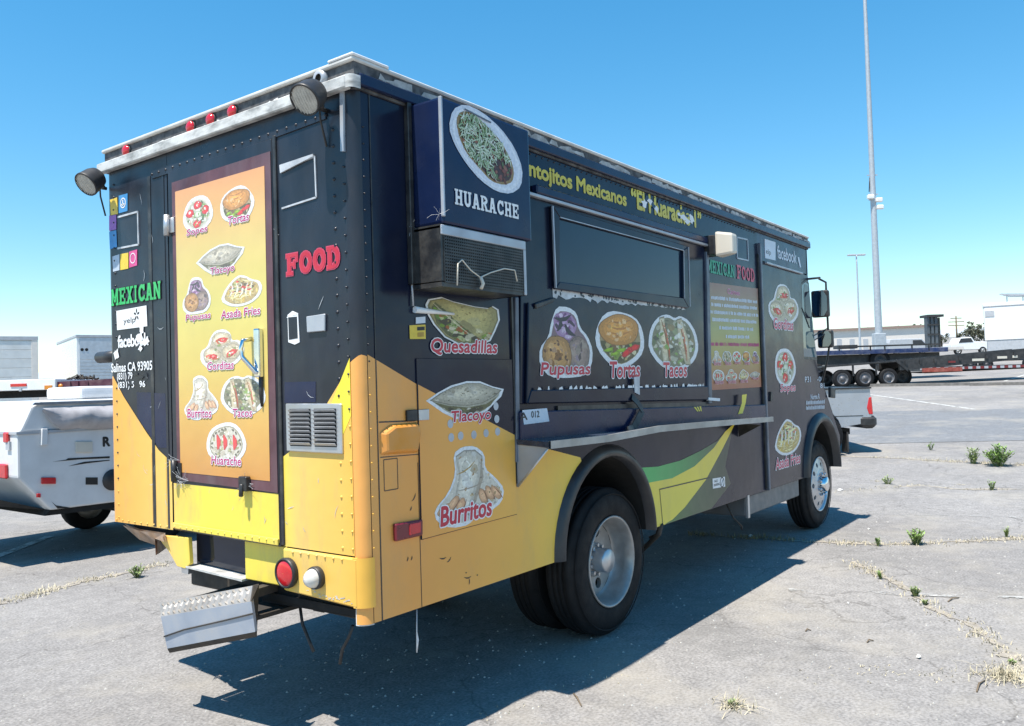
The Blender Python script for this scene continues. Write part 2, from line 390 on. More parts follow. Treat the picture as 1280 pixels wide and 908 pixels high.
def slab(word, fr, box, w, mat, parent, outline=None, name='lettering', gap=.1, slant=0.0, grow=.05, widths=None):
    u0,v0,u1,v1=box; n=len(word)
    ws=[(.55 if c=='I' else 1.15 if c=='M' else 1.0) for c in word]; tot=sum(ws)+gap*(n-1); k=(u1-u0)/tot; h=v1-v0
    mb=MB(); x=u0; cnt=0
    for c,wd in zip(word,ws):
        for P in slab_letter(c):
            def tr(p): return (x+p[0]*wd*k, v0+p[1]*h+slant*(x+p[0]*wd*k-u0))
            Q=[tr(p) for p in P]; cnt+=1
            if outline is not None:
                cx=sum(q[0] for q in Q)/4; cy=sum(q[1] for q in Q)/4
                E=[]
                for q in Q:
                    dx,dy=q[0]-cx,q[1]-cy
                    E.append((q[0]+math.copysign(grow*h,dx),q[1]+math.copysign(grow*h,dy)))
                mb.mat(1); mb.sheet(E,fr,w+cnt*4e-6)
            mb.mat(0); mb.sheet(Q,fr,w+.0012+cnt*4e-6)
        x+=(wd+gap)*k
    return mb.build(name,[mat,outline] if outline else mat,parent,fixn=False)
# ------------------------------------------------------------------ printed food pictures (flat print: coloured cut shapes in one sheet)
def inside(p, poly):
    x,y=p; c=False; n=len(poly); j=n-1
    for i in range(n):
        xi,yi=poly[i]; xj,yj=poly[j]
        if (yi>y)!=(yj>y) and x<(xj-xi)*(y-yi)/(yj-yi)+xi: c=not c
        j=i
    return c
def blob(rng, cx, cy, rx, ry, n=14, rough=.1, rot=0.0):
    P=[]; ph=[rng.uniform(0,6.28) for _ in range(3)]
    for k in range(n):
        a=2*pi*k/n; r=1+rough*(sin(2*a+ph[0])*.5+sin(3*a+ph[1])*.4+sin(5*a+ph[2])*.5)
        x,y=rx*r*cos(a),ry*r*sin(a); P.append((cx+x*cos(rot)-y*sin(rot),cy+x*sin(rot)+y*cos(rot)))
    return P
def scale_poly(P, k, c=None):
    cx=sum(p[0] for p in P)/len(P) if c is None else c[0]; cy=sum(p[1] for p in P)/len(P) if c is None else c[1]
    return [(cx+(p[0]-cx)*k,cy+(p[1]-cy)*k) for p in P]
def strip(rng, x, y, l, w, rot, bend=.3):
    P=[]
    for s,sgn in ((1,1),(-1,-1)):
        for t in ((-1,-.4,.3,1) if s==1 else (1,.3,-.4,-1)):
            ww=w*(1-abs(t)**3*.7)*sgn
            u=t*l; v=ww+bend*l*(t*t-.5)
            P.append((x+u*cos(rot)-v*sin(rot),y+u*sin(rot)+v*cos(rot)))
    return P
def food(kind, rng):
    A=[]
    def put(P,c,j=.12):
        k=1+rng.uniform(-j,j); A.append((P,(min(1,c[0]*k),min(1,c[1]*k),min(1,c[2]*k))))
    def bits(poly, n, cols, smin, smax, shape='blob', rot=None, bend=.3):
        xs=[p[0] for p in poly]; ys=[p[1] for p in poly]; i=0; tries=0
        while i<n and tries<n*6:
            tries+=1
            x=rng.uniform(min(xs),max(xs)); y=rng.uniform(min(ys),max(ys))
            if not inside((x,y),poly): continue
            s=rng.uniform(smin,smax); c=rng.choice(cols)
            if shape=='blob': P=blob(rng,x,y,s,s*rng.uniform(.45,1),7,.35,rng.uniform(0,3.1))
            else: P=strip(rng,x,y,s,s*rng.uniform(.13,.26),(rot if rot is not None else 0)+rng.uniform(-1,1)*(.5 if rot is not None else 1.6),rng.uniform(-bend,bend))
            if all(inside(p,poly) for p in P): put(P,c,.2); i+=1
    def solid(P,c,dx=-.06,dy=.1,steps=3,rim=.35):      # a printed solid: dark rim, then tones stepping up to a highlight
        xs=[p[0] for p in P]; ys=[p[1] for p in P]; w_,h_=max(xs)-min(xs),max(ys)-min(ys)
        put(scale_poly(P,1.05),tuple(x*rim for x in c),.03); put(P,tuple(x*.72 for x in c),.03)
        for k in range(1,steps+1):
            q=scale_poly(P,1-.2*k-.02); q=[(x+dx*w_*k*.22,y+dy*h_*k*.22) for x,y in q]; put(q,tuple(min(.8,x*(.72+.17*k)) for x in c),.03)
    W=(.80,.80,.78)
    if kind=='sopes':
        out=blob(rng,0,.08,.92,.9,22,.04); pl=scale_poly(out,.86); put(pl,(.55,.53,.46)); put(scale_poly(out,.78),(.42,.42,.34))
        bits(scale_poly(out,.8),60,[(.75,.75,.7),(.62,.66,.55),(.22,.32,.12),(.1,.13,.07),(.6,.5,.4)],.06,.17)
        for x,y in ((0,.55),(-.5,.2),(.5,.22),(-.05,-.4)):
            solid(blob(rng,x,y,.25,.21,14,.12),(.62,.05,.05)); put(blob(rng,x,y+.03,.06,.05,8,.2),(.75,.55,.45))
        solid(blob(rng,.02,.08,.2,.18,14,.1),(.68,.74,.58))
        bits(scale_poly(out,.75),26,[(.78,.78,.74),(.15,.24,.08)],.04,.09)
    elif kind=='torta':
        out=blob(rng,0,.05,.95,.92,24,.05); body=scale_poly(out,.86)
        put(body,(.34,.27,.17))
        low=[(x,min(y,-.02)) for x,y in scale_poly(out,.84)]
        put(low,(.08,.07,.03))
        bits(scale_poly(low,.97,(0,-.4)),50,[(.22,.28,.08),(.06,.05,.02),(.42,.35,.2),(.55,.5,.35),(.16,.1,.05)],.06,.18)
        for x,y in ((.38,-.28),(.58,-.2),(.2,-.4)): solid(blob(rng,x,y,.2,.1,10,.15,.4),(.6,.05,.03))
        for x,y in ((-.5,-.3),(-.25,-.42),(0,-.3)): solid(blob(rng,x,y,.18,.07,10,.3,.2),(.28,.40,.08))
        bun=blob(rng,-.04,.35,.78,.5,24,.04,.1); solid(bun,(.60,.32,.14),steps=4)
        for y in (.62,.42,.25): put(strip(rng,.0,y,.4,.035,.1,.18),(.42,.2,.09))
        bits(scale_poly(bun,.9),26,[(.6,.36,.18),(.45,.23,.1),(.7,.48,.3)],.04,.1)
    elif kind=='tlacoyo':
        out=[(-1,-.05),(-.72,.25),(-.4,.52),(0,.68),(.35,.66),(.7,.42),(1,.3),(.92,-.02),(.72,-.3),(.5,-.62),(.1,-.82),(-.3,-.85),(-.62,-.55)]
        body=scale_poly(out,.92); put(body,(.36,.34,.28))
        und=[(-.88,-.1),(-.5,-.3),(0,-.42),(.5,-.32),(.82,-.02),(.62,-.4),(.3,-.66),(-.1,-.74),(-.5,-.52)]
        put(und,(.13,.12,.07)); bits(und,36,[(.45,.42,.34),(.2,.2,.1),(.07,.06,.04),(.55,.52,.45)],.05,.12)
        top=[(-.9,-.04),(-.66,.22),(-.36,.45),(0,.6),(.34,.58),(.66,.38),(.92,.26),(.7,-.02),(.4,-.24),(0,-.32),(-.45,-.24)]
        solid(top,(.52,.48,.40),steps=3,rim=.3); bits(top,22,[(.5,.47,.41),(.4,.37,.31),(.55,.52,.46),(.3,.27,.22)],.03,.12)
        bits(top,12,[(.16,.14,.1)],.015,.04)
    elif kind=='pupusas':
        out=[(-.3,.98),(.1,1),(.4,.86),(.5,.45),(.78,.22),(.95,-.15),(.9,-.6),(.6,-.9),(0,-.95),(-.6,-.92),(-.92,-.6),(-.9,-.15),(-.6,.15),(-.5,.55)]
        out=blobify(out); put(scale_poly(out,.9),(.20,.14,.15))
        top=blob(rng,-.03,.5,.4,.4,16,.1); put(top,(.33,.22,.32)); bits(top,36,[(.45,.33,.45),(.2,.1,.2),(.6,.5,.58),(.06,.04,.06)],.05,.17)
        for P in (strip(rng,-.1,.7,.3,.06,.2),strip(rng,.12,.35,.25,.07,-.7),strip(rng,-.22,.5,.2,.06,1.2)): put(P,(.03,.025,.03))
        rr_=blob(rng,.42,-.3,.42,.5,18,.05,-.2); solid(rr_,(.30,.23,.20)); bits(rr_,18,[(.34,.28,.24),(.16,.12,.11),(.28,.22,.24),(.08,.06,.06)],.05,.14)
        ll=blob(rng,-.33,-.32,.48,.52,20,.04,.15); solid(ll,(.48,.29,.15),steps=4); bits(scale_poly(ll,.92),18,[(.5,.33,.19),(.34,.19,.1),(.25,.13,.06),(.46,.3,.2)],.05,.13)
        bits(ll,10,[(.1,.05,.03)],.03,.06)
    elif kind=='fries':
        out=blobify([(-.75,.1),(-.55,.45),(-.3,.75),(-.05,.95),(.25,.85),(.5,.6),(.85,.45),(.98,.05),(.85,-.4),(.5,-.75),(0,-.88),(-.5,-.78),(-.9,-.4)])
        b=scale_poly(out,.9); put(b,(.42,.33,.18))
        bits(b,55,[(.62,.5,.24),(.52,.38,.15),(.7,.6,.36)],.12,.3,'strip')
        up=[(x,y*.7+.25) for x,y in scale_poly(out,.75)]
        bits(up,90,[(.2,.15,.09),(.1,.08,.05),(.35,.3,.2),(.25,.3,.12),(.5,.42,.3),(.05,.05,.04)],.04,.12)
        for x in (-.42,-.18,.06,.3,.5): put(strip(rng,x,.12+rng.uniform(-.1,.1),.42,.045,1.45,rng.uniform(-.35,.35)),(.8,.78,.72))
        bits(up,10,[(.55,.08,.06)],.04,.09); bits(b,20,[(.75,.66,.42)],.1,.25,'strip',.1)
    elif kind=='gorditas':
        out=blobify([(-.28,.95),(.15,1),(.42,.75),(.45,.4),(.75,.42),(.98,.1),(.95,-.35),(.6,-.75),(0,-.95),(-.6,-.9),(-.95,-.5),(-.95,0),(-.62,.2),(-.5,.6)])
        put(scale_poly(out,.9),(.5,.45,.36))
        for x,y,r in ((0,.55,.1),(-.45,-.25,-.2),(.45,-.12,.5)):
            c=blob(rng,x,y,.42,.36,16,.07,r); solid(c,(.66,.58,.44)); bits(c,10,[(.68,.62,.5),(.5,.44,.33),(.74,.7,.6)],.04,.13)
            f=blob(rng,x+.02,y-.08,.3,.15,14,.15,r); put(f,(.4,.1,.06)); bits(f,16,[(.6,.06,.06),(.68,.2,.16),(.2,.3,.1),(.75,.7,.65)],.05,.12)
            solid(blob(rng,x+.06,y-.05,.16,.11,12,.1,r),(.66,.05,.06)); put(blob(rng,x+.06,y-.05,.07,.05,8,.1,r),(.75,.35,.3))
        bits(scale_poly(out,.85),24,[(.2,.24,.1),(.78,.76,.7)],.03,.08)
    elif kind=='burrito':
        out=blobify([(-.45,.85),(-.2,1),(.15,.98),(.42,.75),(.42,.35),(.7,.1),(.98,-.25),(.9,-.6),(.5,-.8),(.1,-.75),(-.05,-1),(-.55,-.98),(-.92,-.75),(-.98,-.45),(-.6,-.1),(-.4,.35)])
        put(scale_poly(out,.93),(.56,.53,.47))
        wrap=[(-.38,.78),(-.16,.9),(.14,.88),(.34,.7),(.3,.2),(.12,-.3),(-.05,-.75),(-.4,-.5),(-.42,-.2),(-.3,.3)]
        solid(wrap,(.72,.68,.60),steps=3,rim=.4); bits(wrap,12,[(.7,.67,.6),(.58,.55,.48),(.74,.72,.67),(.5,.45,.36)],.05,.16)
        put([(.32,.68),(.28,.2),(.1,-.3),(-.03,-.7),(.05,-.7),(.2,-.3),(.38,.15)],(.36,.32,.27))
        for x,y,r in ((-.72,-.5,.5),(-.5,-.4,.9),(-.3,-.5,1.1),(.35,-.35,1.9),(.55,-.3,2.0),(.75,-.32,2.2)):
            solid(blob(rng,x,y,.22,.11,12,.06,r),(.66,.44,.31)); put(strip(rng,x+.09,y-.03,.2,.016,r,.1),(.22,.12,.08))
        bits(out,18,[(.35,.25,.16),(.5,.42,.3)],.02,.05)
        put(strip(rng,-.1,.45,.3,.02,.5,.2),(.4,.28,.14)); put(strip(rng,0,-.05,.4,.015,.15,.1),(.3,.26,.22))
    elif kind=='tacos':
        out=blobify([(-.5,.9),(-.2,.98),(.05,.86),(.25,.98),(.6,.85),(.88,.45),(.98,-.1),(.8,-.55),(.4,-.85),(-.1,-.95),(-.6,-.7),(-.95,-.2),(-.9,.3),(-.75,.65)])
        b=scale_poly(out,.9); put(b,(.20,.19,.13)); bits(b,80,[(.12,.14,.07),(.3,.32,.2),(.5,.48,.38),(.08,.08,.05),(.25,.2,.12),(.62,.6,.52)],.05,.15)
        for x,t in ((-.42,-.08),(.26,.1)):
            sh=[(x-.12,.82),(x+.06,.88),(x+.2+t,.2),(x+.26+t,-.72),(x+.06+t,-.7),(x-.1,.0)]
            solid(sh,(.64,.57,.42),dx=.05,steps=3,rim=.25); bits(sh,10,[(.62,.57,.45),(.45,.4,.3),(.35,.28,.18)],.04,.11)
            put(strip(rng,x+.1,.1,.7,.03,1.75,.06),(.25,.12,.06)); put(strip(rng,x+.16,.05,.65,.015,1.72,.06),(.5,.1,.06))
        bits(b,24,[(.66,.65,.58),(.2,.28,.1)],.04,.1)
    elif kind=='huarache_small':
        out=blob(rng,0,.05,.92,.93,24,.04); put(scale_poly(out,.88),(.3,.27,.2)); put(scale_poly(out,.82),(.60,.57,.5))
        bits(scale_poly(out,.8),50,[(.72,.7,.64),(.5,.46,.38),(.24,.22,.16),(.35,.34,.2)],.05,.14)
        ring=scale_poly(out,.8)
        for k in range(16):
            p=ring[int(k*24/16)]; put(blob(rng,p[0]*.94,p[1]*.94,.07,.05,7,.4,rng.uniform(0,3)),(.1,.09,.06))
        for x in (-.38,-.05,.42): solid(strip(rng,x,.12,.34,.1,1.6,.2),(.62,.05,.08))
    elif kind=='quesadilla':
        out=[(-1,.62),(-.93,.85),(-.6,1.0),(-.3,.86),(.3,.72),(.7,.7),(.8,.82),(.97,.68),(1,.2),(.85,-.35),(.7,-.8),(.4,-1),(-.2,-1),(-.55,-.72),(-.82,-.2),(-.95,.2)]
        b=scale_poly(out,.93); solid(b,(.42,.38,.21),dx=.12,dy=.05,rim=.4); bits(b,12,[(.41,.38,.23),(.31,.28,.16),(.44,.41,.28)],.1,.3)
        fill=[(-.88,.55),(-.78,.78),(-.55,.5),(-.3,.1),(.0,-.3),(.3,-.62),(.55,-.88),(.3,-.92),(-.2,-.9),(-.5,-.62),(-.76,-.15)]
        put(fill,(.10,.10,.05)); bits(fill,90,[(.2,.28,.07),(.06,.05,.03),(.4,.42,.25),(.3,.12,.06),(.12,.18,.05),(.55,.52,.4)],.05,.16)
        r2=[(.45,-.5),(.75,-.35),(.9,-.1),(.8,-.5),(.66,-.82),(.45,-.9)]; bits(r2,26,[(.2,.26,.08),(.4,.36,.25),(.1,.09,.04),(.5,.16,.1)],.05,.12)
        put(strip(rng,-.35,.05,.85,.02,-.93,.04),(.6,.56,.42)); bits(b,16,[(.24,.2,.1)],.02,.05)
    # mottling: small flecks lighter or darker than what lies under them
    core=scale_poly(out,.9); n0=len(A); xs=[p[0] for p in core]; ys=[p[1] for p in core]
    for _ in range(120):
        p=(rng.uniform(min(xs),max(xs)),rng.uniform(min(ys),max(ys)))
        if not inside(p,core): continue
        for P,c in reversed(A[:n0]):
            if inside(p,P):
                k=rng.choice((.55,.7,.8,1.2,1.35)); A.append((blob(rng,p[0],p[1],rng.uniform(.012,.04),rng.uniform(.01,.03),6,.4,rng.uniform(0,3)),tuple(min(.85,x*k) for x in c))); break
    return out,A
def blobify(P):                                   # round a corner polygon
    Q=[]; n=len(P)
    for i in range(n):
        a,b=P[i],P[(i+1)%n]; Q.append((a[0]*.78+b[0]*.22,a[1]*.78+b[1]*.22)); Q.append((a[0]*.22+b[0]*.78,a[1]*.22+b[1]*.78))
    return Q
def food_decal(kind, fr, box, w, parent, seed=1, halo=(.74,.75,.76), name='food_decal', fade=0.0, border=1.0):
    rng=random.Random(seed*77+len(kind)); out,A=food(kind,rng)
    u0,v0,u1,v1=box; cu,cv,hu,hv=(u0+u1)/2,(v0+v1)/2,(u1-u0)/2,(v1-v0)/2
    tr=lambda P:[(cu+p[0]*hu,cv+p[1]*hv) for p in P]
    mb=MB(); mb.cols=[]
    mb.sheet(tr(scale_poly(out,border)),fr,w); mb.cols.append(halo)
    for i,(P,c) in enumerate(A):
        mb.sheet(tr(P),fr,w+.0002+i*4e-6); lum=(c[0]+c[1]+c[2])/3; c=tuple(max(.004,min(.85,lum+(x-lum)*1.45)) for x in c); mb.cols.append(tuple(x+(.82-x)*fade for x in c))
    return mb.build(name,M['print'],parent,fixn=False)
def pxbox(F, l, t, r, b, **k):                    # picture box -> box on a truck face
    cx,cy=(l+r)/2,(t+b)/2
    return (F(l,cy,**k)[0],F(cx,b,**k)[1],F(r,cy,**k)[0],F(cx,t,**k)[1])
# ================================================================== the food truck
W, ZT, ZB = 2.085, 2.915, 0.60
truck=empty('food_truck',(3.3,1.04,0))
tag(truck,'black and yellow food truck covered in food pictures, serving shelf along its side','truck')
T=truck
XR, XF, TR = 2.165, 6.49, 0.464                 # axles and tyre radius
def arc_pts(cx,cz,r,a0,a1,n=18): return [(cx+r*cos(radians(a0+(a1-a0)*i/n)),cz+r*sin(radians(a0+(a1-a0)*i/n))) for i in range(n+1)]
ARX, ARR = 2.045, .545                          # rear arch opening
AFX, AFR = 6.44, .53
# --- serving side, with the wheel arch cut out
side=[(.05,ZB),(ARX-ARR,ZB)]+arc_pts(ARX,ZB,ARR,180,0)[1:-1]+[(ARX+ARR,ZB),(4.80,ZB),(4.80,ZT),(.05,ZT)]
MB().prism(side,SIDE,-.03,0).build('side_panel',M['black'],T)
# --- rear corner posts, rounded, printed yellow at the foot
def corner(y0, sgn, nm, ztop_fn):
    r=.05; n=6
    for (za,zb_,mt,yel) in ((None,ZT,M['black_rear'],False),(ZB if sgn>0 else .889,None,M['yellow_side'],True)):
        mb=MB(); P=[]
        for k in range(n+1):
            a=pi/2*k/n; x=r-r*sin(a); y=r-r*cos(a)
            cut=ztop_fn(k/n); lo=cut if za is None else za; hi=zb_ if zb_ is not None else cut
            yy=y0+sgn*y
            P+= [(x,yy,lo),(x,yy,hi)]
        F=[[2*i,2*i+2,2*i+3,2*i+1] for i in range(n)]
        mb._add(P,F,True); mb.build('corner_post',mt,T)
corner(0,1,'near',lambda t: 1.765-.02*abs(1-t*1) - .075*max(0,t-.4))
corner(W,-1,'far',lambda t: 1.72)
# --- rear wall
rl=[(-W+.05,.889),(-1.445,.889),(-1.445,ZT),(-W+.05,ZT)]
MB().prism(rl,REAR,-.03,0).build('rear_panel',M['black_rear'],T)
MB().prism([(-.525,.889),(-.05,.889),(-.05,ZT),(-.525,ZT)],REAR,-.03,0).build('rear_panel',M['black_rear'],T)
MB().prism([(-1.445,2.80),(-.525,2.80),(-.525,ZT),(-1.445,ZT)],REAR,-.03,-.001).build('door_header',M['black_rear'],T)
# riveted strip over the door
hd=[RR(191,224),RR(346,172),RR(408,149),RR(408,139),RR(346,162),RR(191,213)]
MB().prism(hd,REAR,0,.006).build('header_strip',M['black_rear'],T)
# --- yellow rear vinyl
yl=[RR(137,470),RR(155,496),RR(183,540),RR(199,563),RR(214,577),RR(216,600)]
yl=[(-W+.05,1.72)]+[p for p in yl if p[0]>-W+.06]
yl=yl[:-1]+[(-1.447,yl[-2][1]-.03),(-1.447,.891),(-W+.05,.891)]
MB().sheet(yl,REAR,.002).build('yellow_vinyl',M['yellow'],T)
yr=[(-.05,1.69),RR(430,470),RR(409,505),RR(395,530),RR(375,555)]+[(-.523,RR(357,572)[1]),(-.523,.891),(-.05,.891)]
MB().sheet(yr,REAR,.002).build('yellow_vinyl',M['yellow'],T)
M['streak']=pmat('bright_yellow_streak',(.84,.68,.05),.38,var=.08,dirt=.2)
st_=[RR(447,447),RR(449,520),RR(429,545),RR(412,512)]
MB().sheet([(min(u,-.051),v) for u,v in st_],REAR,.003).build('yellow_streak',M['streak'],T)
# --- lower rear skirts
bp=[(-.525,.885),(-.05,.885),(-.05,.70),RR(413,749),RR(356,738),(-.525,.70)]
MB().prism([(-.525,.884),(-.03,.884),(-.03,.672),(-.525,.690)],REAR,-.03,.012).build('bumper_panel',M['yellow'],T,bevel=.008)
lowc=MB()
P=[];n=6
for k in range(n+1):
    a=pi/2*k/n; P+=[(.055-.067*sin(a),.055-.067*cos(a),.672),(.055-.067*sin(a),.055-.067*cos(a),.884)]
lowc._add(P,[[2*i,2*i+2,2*i+3,2*i+1] for i in range(n)],True).build('bumper_corner',M['yellow'],T)
P=[]
for k in range(n+1):
    a=pi/2*k/n; P+=[(.055-.055*sin(a),.055-.055*cos(a),.595),(.055-.055*sin(a),.055-.055*cos(a),.69)]
MB()._add(P,[[2*i,2*i+2,2*i+3,2*i+1] for i in range(n)],True).build('corner_foot',M['white_rail'],T)
MB().prism([(-.86,.885),(-.53,.885),(-.53,.695),(-.86,.695)],REAR,-.05,-.02).build('bumper_panel',M['yellow'],T,bevel=.006)
MB().prism([(-1.345,.885),(-.862,.885),(-.862,.70),(-1.345,.70)],REAR,-.10,-.07).build('plate_recess',M['glass'],T)
MB().prism([(-1.33,.715),(-.85,.70),(-.85,.69),(-1.33,.705)],REAR,-.07,.005).build('ground_gap_strip',M['white_rail'],T)  # pale strip standing in for bright ground seen below the recess
# torn left flap: curved sheet
fl=[RR(197,669),RR(236,672),RR(238,705),RR(232,711),RR(222,708),RR(212,690),RR(204,680)]
MB().prism(fl,REAR,-.02,.004).build('torn_flap',M['yellow'],T,bevel=.003)
MB().prism([RR(226,704),RR(236,706),RR(235,718),RR(227,716)],REAR,-.03,.0).build('flap_bracket',M['alu'],T)
rng=random.Random(5)
mb=MB()
crum=[(152,657),(176,663),(208,667),(214,676),(196,673),(203,693),(186,690),(168,676)]
pts=[RR(*p) for p in crum]
P=[REAR(u,v,rng.uniform(-.10,.05)) for u,v in pts]
mb._add(P,[(0,1,7),(1,6,7),(1,4,6),(4,5,6),(1,2,4),(2,3,4)])
P2=[p+Vector((.012,0,.004)) for p in P]; mb._add(P2,[(0,1,7),(1,6,7),(1,4,6),(4,5,6),(1,2,4),(2,3,4)])
M['crumple']=pmat('crumpled_skirt',(.36,.22,.13),.5,.2,var=.6,scale=9,dirt=.6,dirtcol=(.3,.3,.3),dscale=12)
mb.build('crumpled_skirt',M['crumple'],T,fixn=False)
# --- rear door
dp=[(-1.425,.895),(-.545,.885),(-.545,2.79),(-1.425,2.79)]
door=MB().prism(dp,REAR,-.03,.008).build('rear_door',M['black_rear'],T,bevel=.004)
MB().sheet([(-1.42,1.14),(-.549,1.13),(-.549,.905),(-1.42,.912)],REAR,.0095).build('yellow_vinyl',M['yellow'],door)
MB().prism([(-1.42,.905),(-.55,.893),(-.55,.925),(-1.42,.935)],REAR,.009,.02).build('door_sill',M['yellow'],door,bevel=.003)
pf=[RR(218,229),RR(337,191),RR(347,616),RR(228,601)]
pf=[(pf[0][0]-.005,pf[0][1]),(-.548,pf[1][1]),(-.549,1.135),(pf[0][0]-.005,1.16)]
MB().prism(pf,REAR,.009,.013).build('poster_frame',M['poster_edge'],door)
po=[(-1.345,1.200),(-.602,1.187),(-.592,2.668),(-1.345,2.668)]
MB().sheet(po,REAR,.0145).build('poster',M['poster'],door)
WD=.0156
def door_food(kind,l,t,r,b,text,tl,tt,tr_,tb,seed,slant=.0):
    food_decal(kind,REAR,pxbox(RR,l,t,r,b),WD,door,seed,fade=.12,border=1.06)
    bx=pxbox(RR,tl,tt,tr_,tb)
    lettering(text,REAR,bx,WD+.0022,M['ink_magenta'],door,bold=.015,shear=.12,outline=M['ink_white'],outw=.06,slant=slant)
door_food('sopes',232,246,270,295,'Sopes',237,285,263,295,1)
door_food('torta',279,234,321,282,'Tortas',289,269,315,279,2)
door_food('tlacoyo',250,300,308,345,'Tlacoyo',267,333,297,344,3)
door_food('pupusas',231,348,267,393,'Pupusas',236,392,267,402,4)
door_food('fries',278,344,331,385,'Asada Fries',280,386,329,396,5)
door_food('gorditas',254,413,308,462,'Gorditas',263,452,296,462,6)
door_food('burrito',234,471,276,524,'Burritos',238,511,268,522,7)
door_food('tacos',279,470,335,521,'Tacos',295,511,319,521,8)
door_food('huarache_small',261,529,312,583,'Huarache',268,570,305,581,9)
# handle
hb=RR(330,440); fr=Frame(REAR(hb[0],hb[1],.016),REAR.U,REAR.V,REAR.N)
h=MB().box((-.03,-.018,-.12),(.0,.022,.11),Matrix.Translation(REAR(hb[0],hb[1],.014)))
h=h.build('door_handle',M['chrome'],door,bevel=.008,seg=2)
a=REAR(*RR(319,424),.02); b=REAR(*RR(319,447),.02); c=REAR(*RR(331,466),.02)
MB().tube([a+Vector((0,0,0)),a+Vector((-.05,0,-.01)),REAR(*RR(318,437),.075),b+Vector((-.05,0,0)),c+Vector((-.03,0,0)),c],.011,8).build('handle_grip',M['chrome'],door)
MB().tube([c,c+Vector((-.005,0,-.09)),c+Vector((0,0,-.16))],[.012,.01,.006],8).build('handle_strap',M['black_plastic'],door)
MB().prism([(-.84,.70),(-.12,.68),(-.14,.60),(-.80,.585)],REAR,-.09,-.075).build('under_plate',M['void'],T)
for (px,py) in ((215,283),(224,588)):
    u,v=RR(px,py); mb=MB(); mb.tube([REAR(u,v-.055,.03),REAR(u,v+.055,.03)],.016,10); mb.box((-.012,-.05,-.04),(.006,.05,.04),Matrix.Translation(REAR(u,v,.008)))
    mb.build('hinge',M['dark_trim'] if py>400 else M['alu'],door)
u,v=RR(312,604); mb=MB(); mb.box((-.03,-.03,-.035),(0,.03,.035),Matrix.Translation(REAR(u,v,.014))); mb.tube([REAR(u,v,.045),REAR(u,v-.06,.05)],.012,8); mb.build('latch',M['dark_trim'],door,bevel=.004)
# jambs
for px,w_,mt in ((189.5,.03,M['dark_trim']),(207,.02,M['black_rear'])):
    u=RR(px,400)[0]
    MB().prism([(u-w_/2,.895),(u+w_/2,.895),(u+w_/2,2.80),(u-w_/2,2.80)],REAR,0,.0028).build('door_jamb',mt,T)
MB().prism([(-.538,.895),(-.515,.895),(-.515,2.80),(-.538,2.80)],REAR,-.004,.010).build('door_jamb',M['dark_trim'],T,bevel=.003)
for px in (189.5,207):
    u=RR(px,600)[0]; 
    MB().prism([(u-.012,.897),(u+.012,.897),(u+.012,RR(px,566 if px<200 else 571)[1]),(u-.012,RR(px,566 if px<200 else 571)[1])],REAR,.0029,.0034).build('yellow_vinyl',M['yellow'],T)
# rivets (tiny heads, one mesh)
rv=MB(); ry_=MB()
def rivet(p, N, r=.009):
    yel = p.z < (1.45 if N[0]<0 and p.y<1 else 1.1 if N[0]<0 else 1.7)
    rv=ry_ if yel else globals()['rv']
    N=Vector(N); a=Vector((0,0,1)); b=N.cross(a)
    P=[p+(a*cos(g)+b*sin(g))*r for g in [2*pi*k/6 for k in range(6)]]+[p+N*.006+(a*cos(g)+b*sin(g))*r*.5 for g in [2*pi*k/6 for k in range(6)]]
    rv._add(P,[list(range(6,12))]+[[k,(k+1)%6,6+(k+1)%6,6+k] for k in range(6)],True)
for k in range(26): rivet(REAR(-.125,.92+k*.073,.001),(-1,0,0))
for k in range(26): rivet(REAR(-.06,.92+k*.075,.003),(-1,0,0),.006)
for k in range(27): rivet(REAR(-W+.09,.92+k*.073,.001),(-1,0,0),.007)
for k in range(7): rivet(REAR(-.45+k*.055,.872,.013),(-1,0,0),.007)
for k in range(9): rivet(REAR(-2.02+k*.065,.905,.003),(-1,0,0),.006)
for k in range(22):
    t=k/21; a=RR(191,218.5); b=RR(408,144); rivet(REAR(a[0]+(b[0]-a[0])*t,a[1]+(b[1]-a[1])*t,.006),(-1,0,0),.008)
for k in range(16): rivet(REAR(-1.40+k*.055,.9155,.02),(-1,0,0),.006)
for k in range(60): rivet(SIDE(1.2+k*.06,2.885,.001),(0,-1,0),.006)
for k in range(26): rivet(SIDE(.06,.92+k*.073,.001),(0,-1,0),.005)
rv.build('rivets',M['black_rear'],T,kind='stuff'); ry_.build('rivets',M['yellow'],T,kind='stuff')
# dark vinyl patches
for q in (((356,478),(395,477),(395,503),(356,504)),((171,490),(207,492),(209,560),(199,560),(172,522))):
    MB().sheet([RR(*p) for p in q],REAR,.0016).build('vinyl_patch',M['navy'],T)
# peeled square trims
def trim_frame(px4, F, fr, w, t, mat, name, parent, miss=()):
    q=[F(*p) for p in px4]; 
    for i in range(4):
        if i in miss: continue
        a,b=q[i],q[(i+1)%4]; d=(Vector(b)-Vector(a)).normalized(); nrm=Vector((-d.y,d.x))*t/2
        MB().prism([(a[0]+nrm.x,a[1]+nrm.y),(b[0]+nrm.x,b[1]+nrm.y),(b[0]-nrm.x,b[1]-nrm.y),(a[0]-nrm.x,a[1]-nrm.y)],fr,0,w).build(name,mat,parent)
M['tape']=pmat('peeled_tape',(.55,.57,.60),.5,.2,var=.25,scale=12,dirt=.5,dirtcol=(.2,.2,.2),dscale=14)
trim_frame(((352,212),(394,196),(396,247),(353,261)),RR,REAR,.005,.008,M['tape'],'window_trim',T,miss=(3,))
MB().prism([RR(351,207),RR(393,193),RR(393,196),RR(352,217)],REAR,.001,.009).build('peeled_trim',M['tape'],T)
trim_frame(((148,272),(173,265),(174,306),(148,311)),RR,REAR,.006,.010,M['tape'],'window_trim',T,miss=(3,))
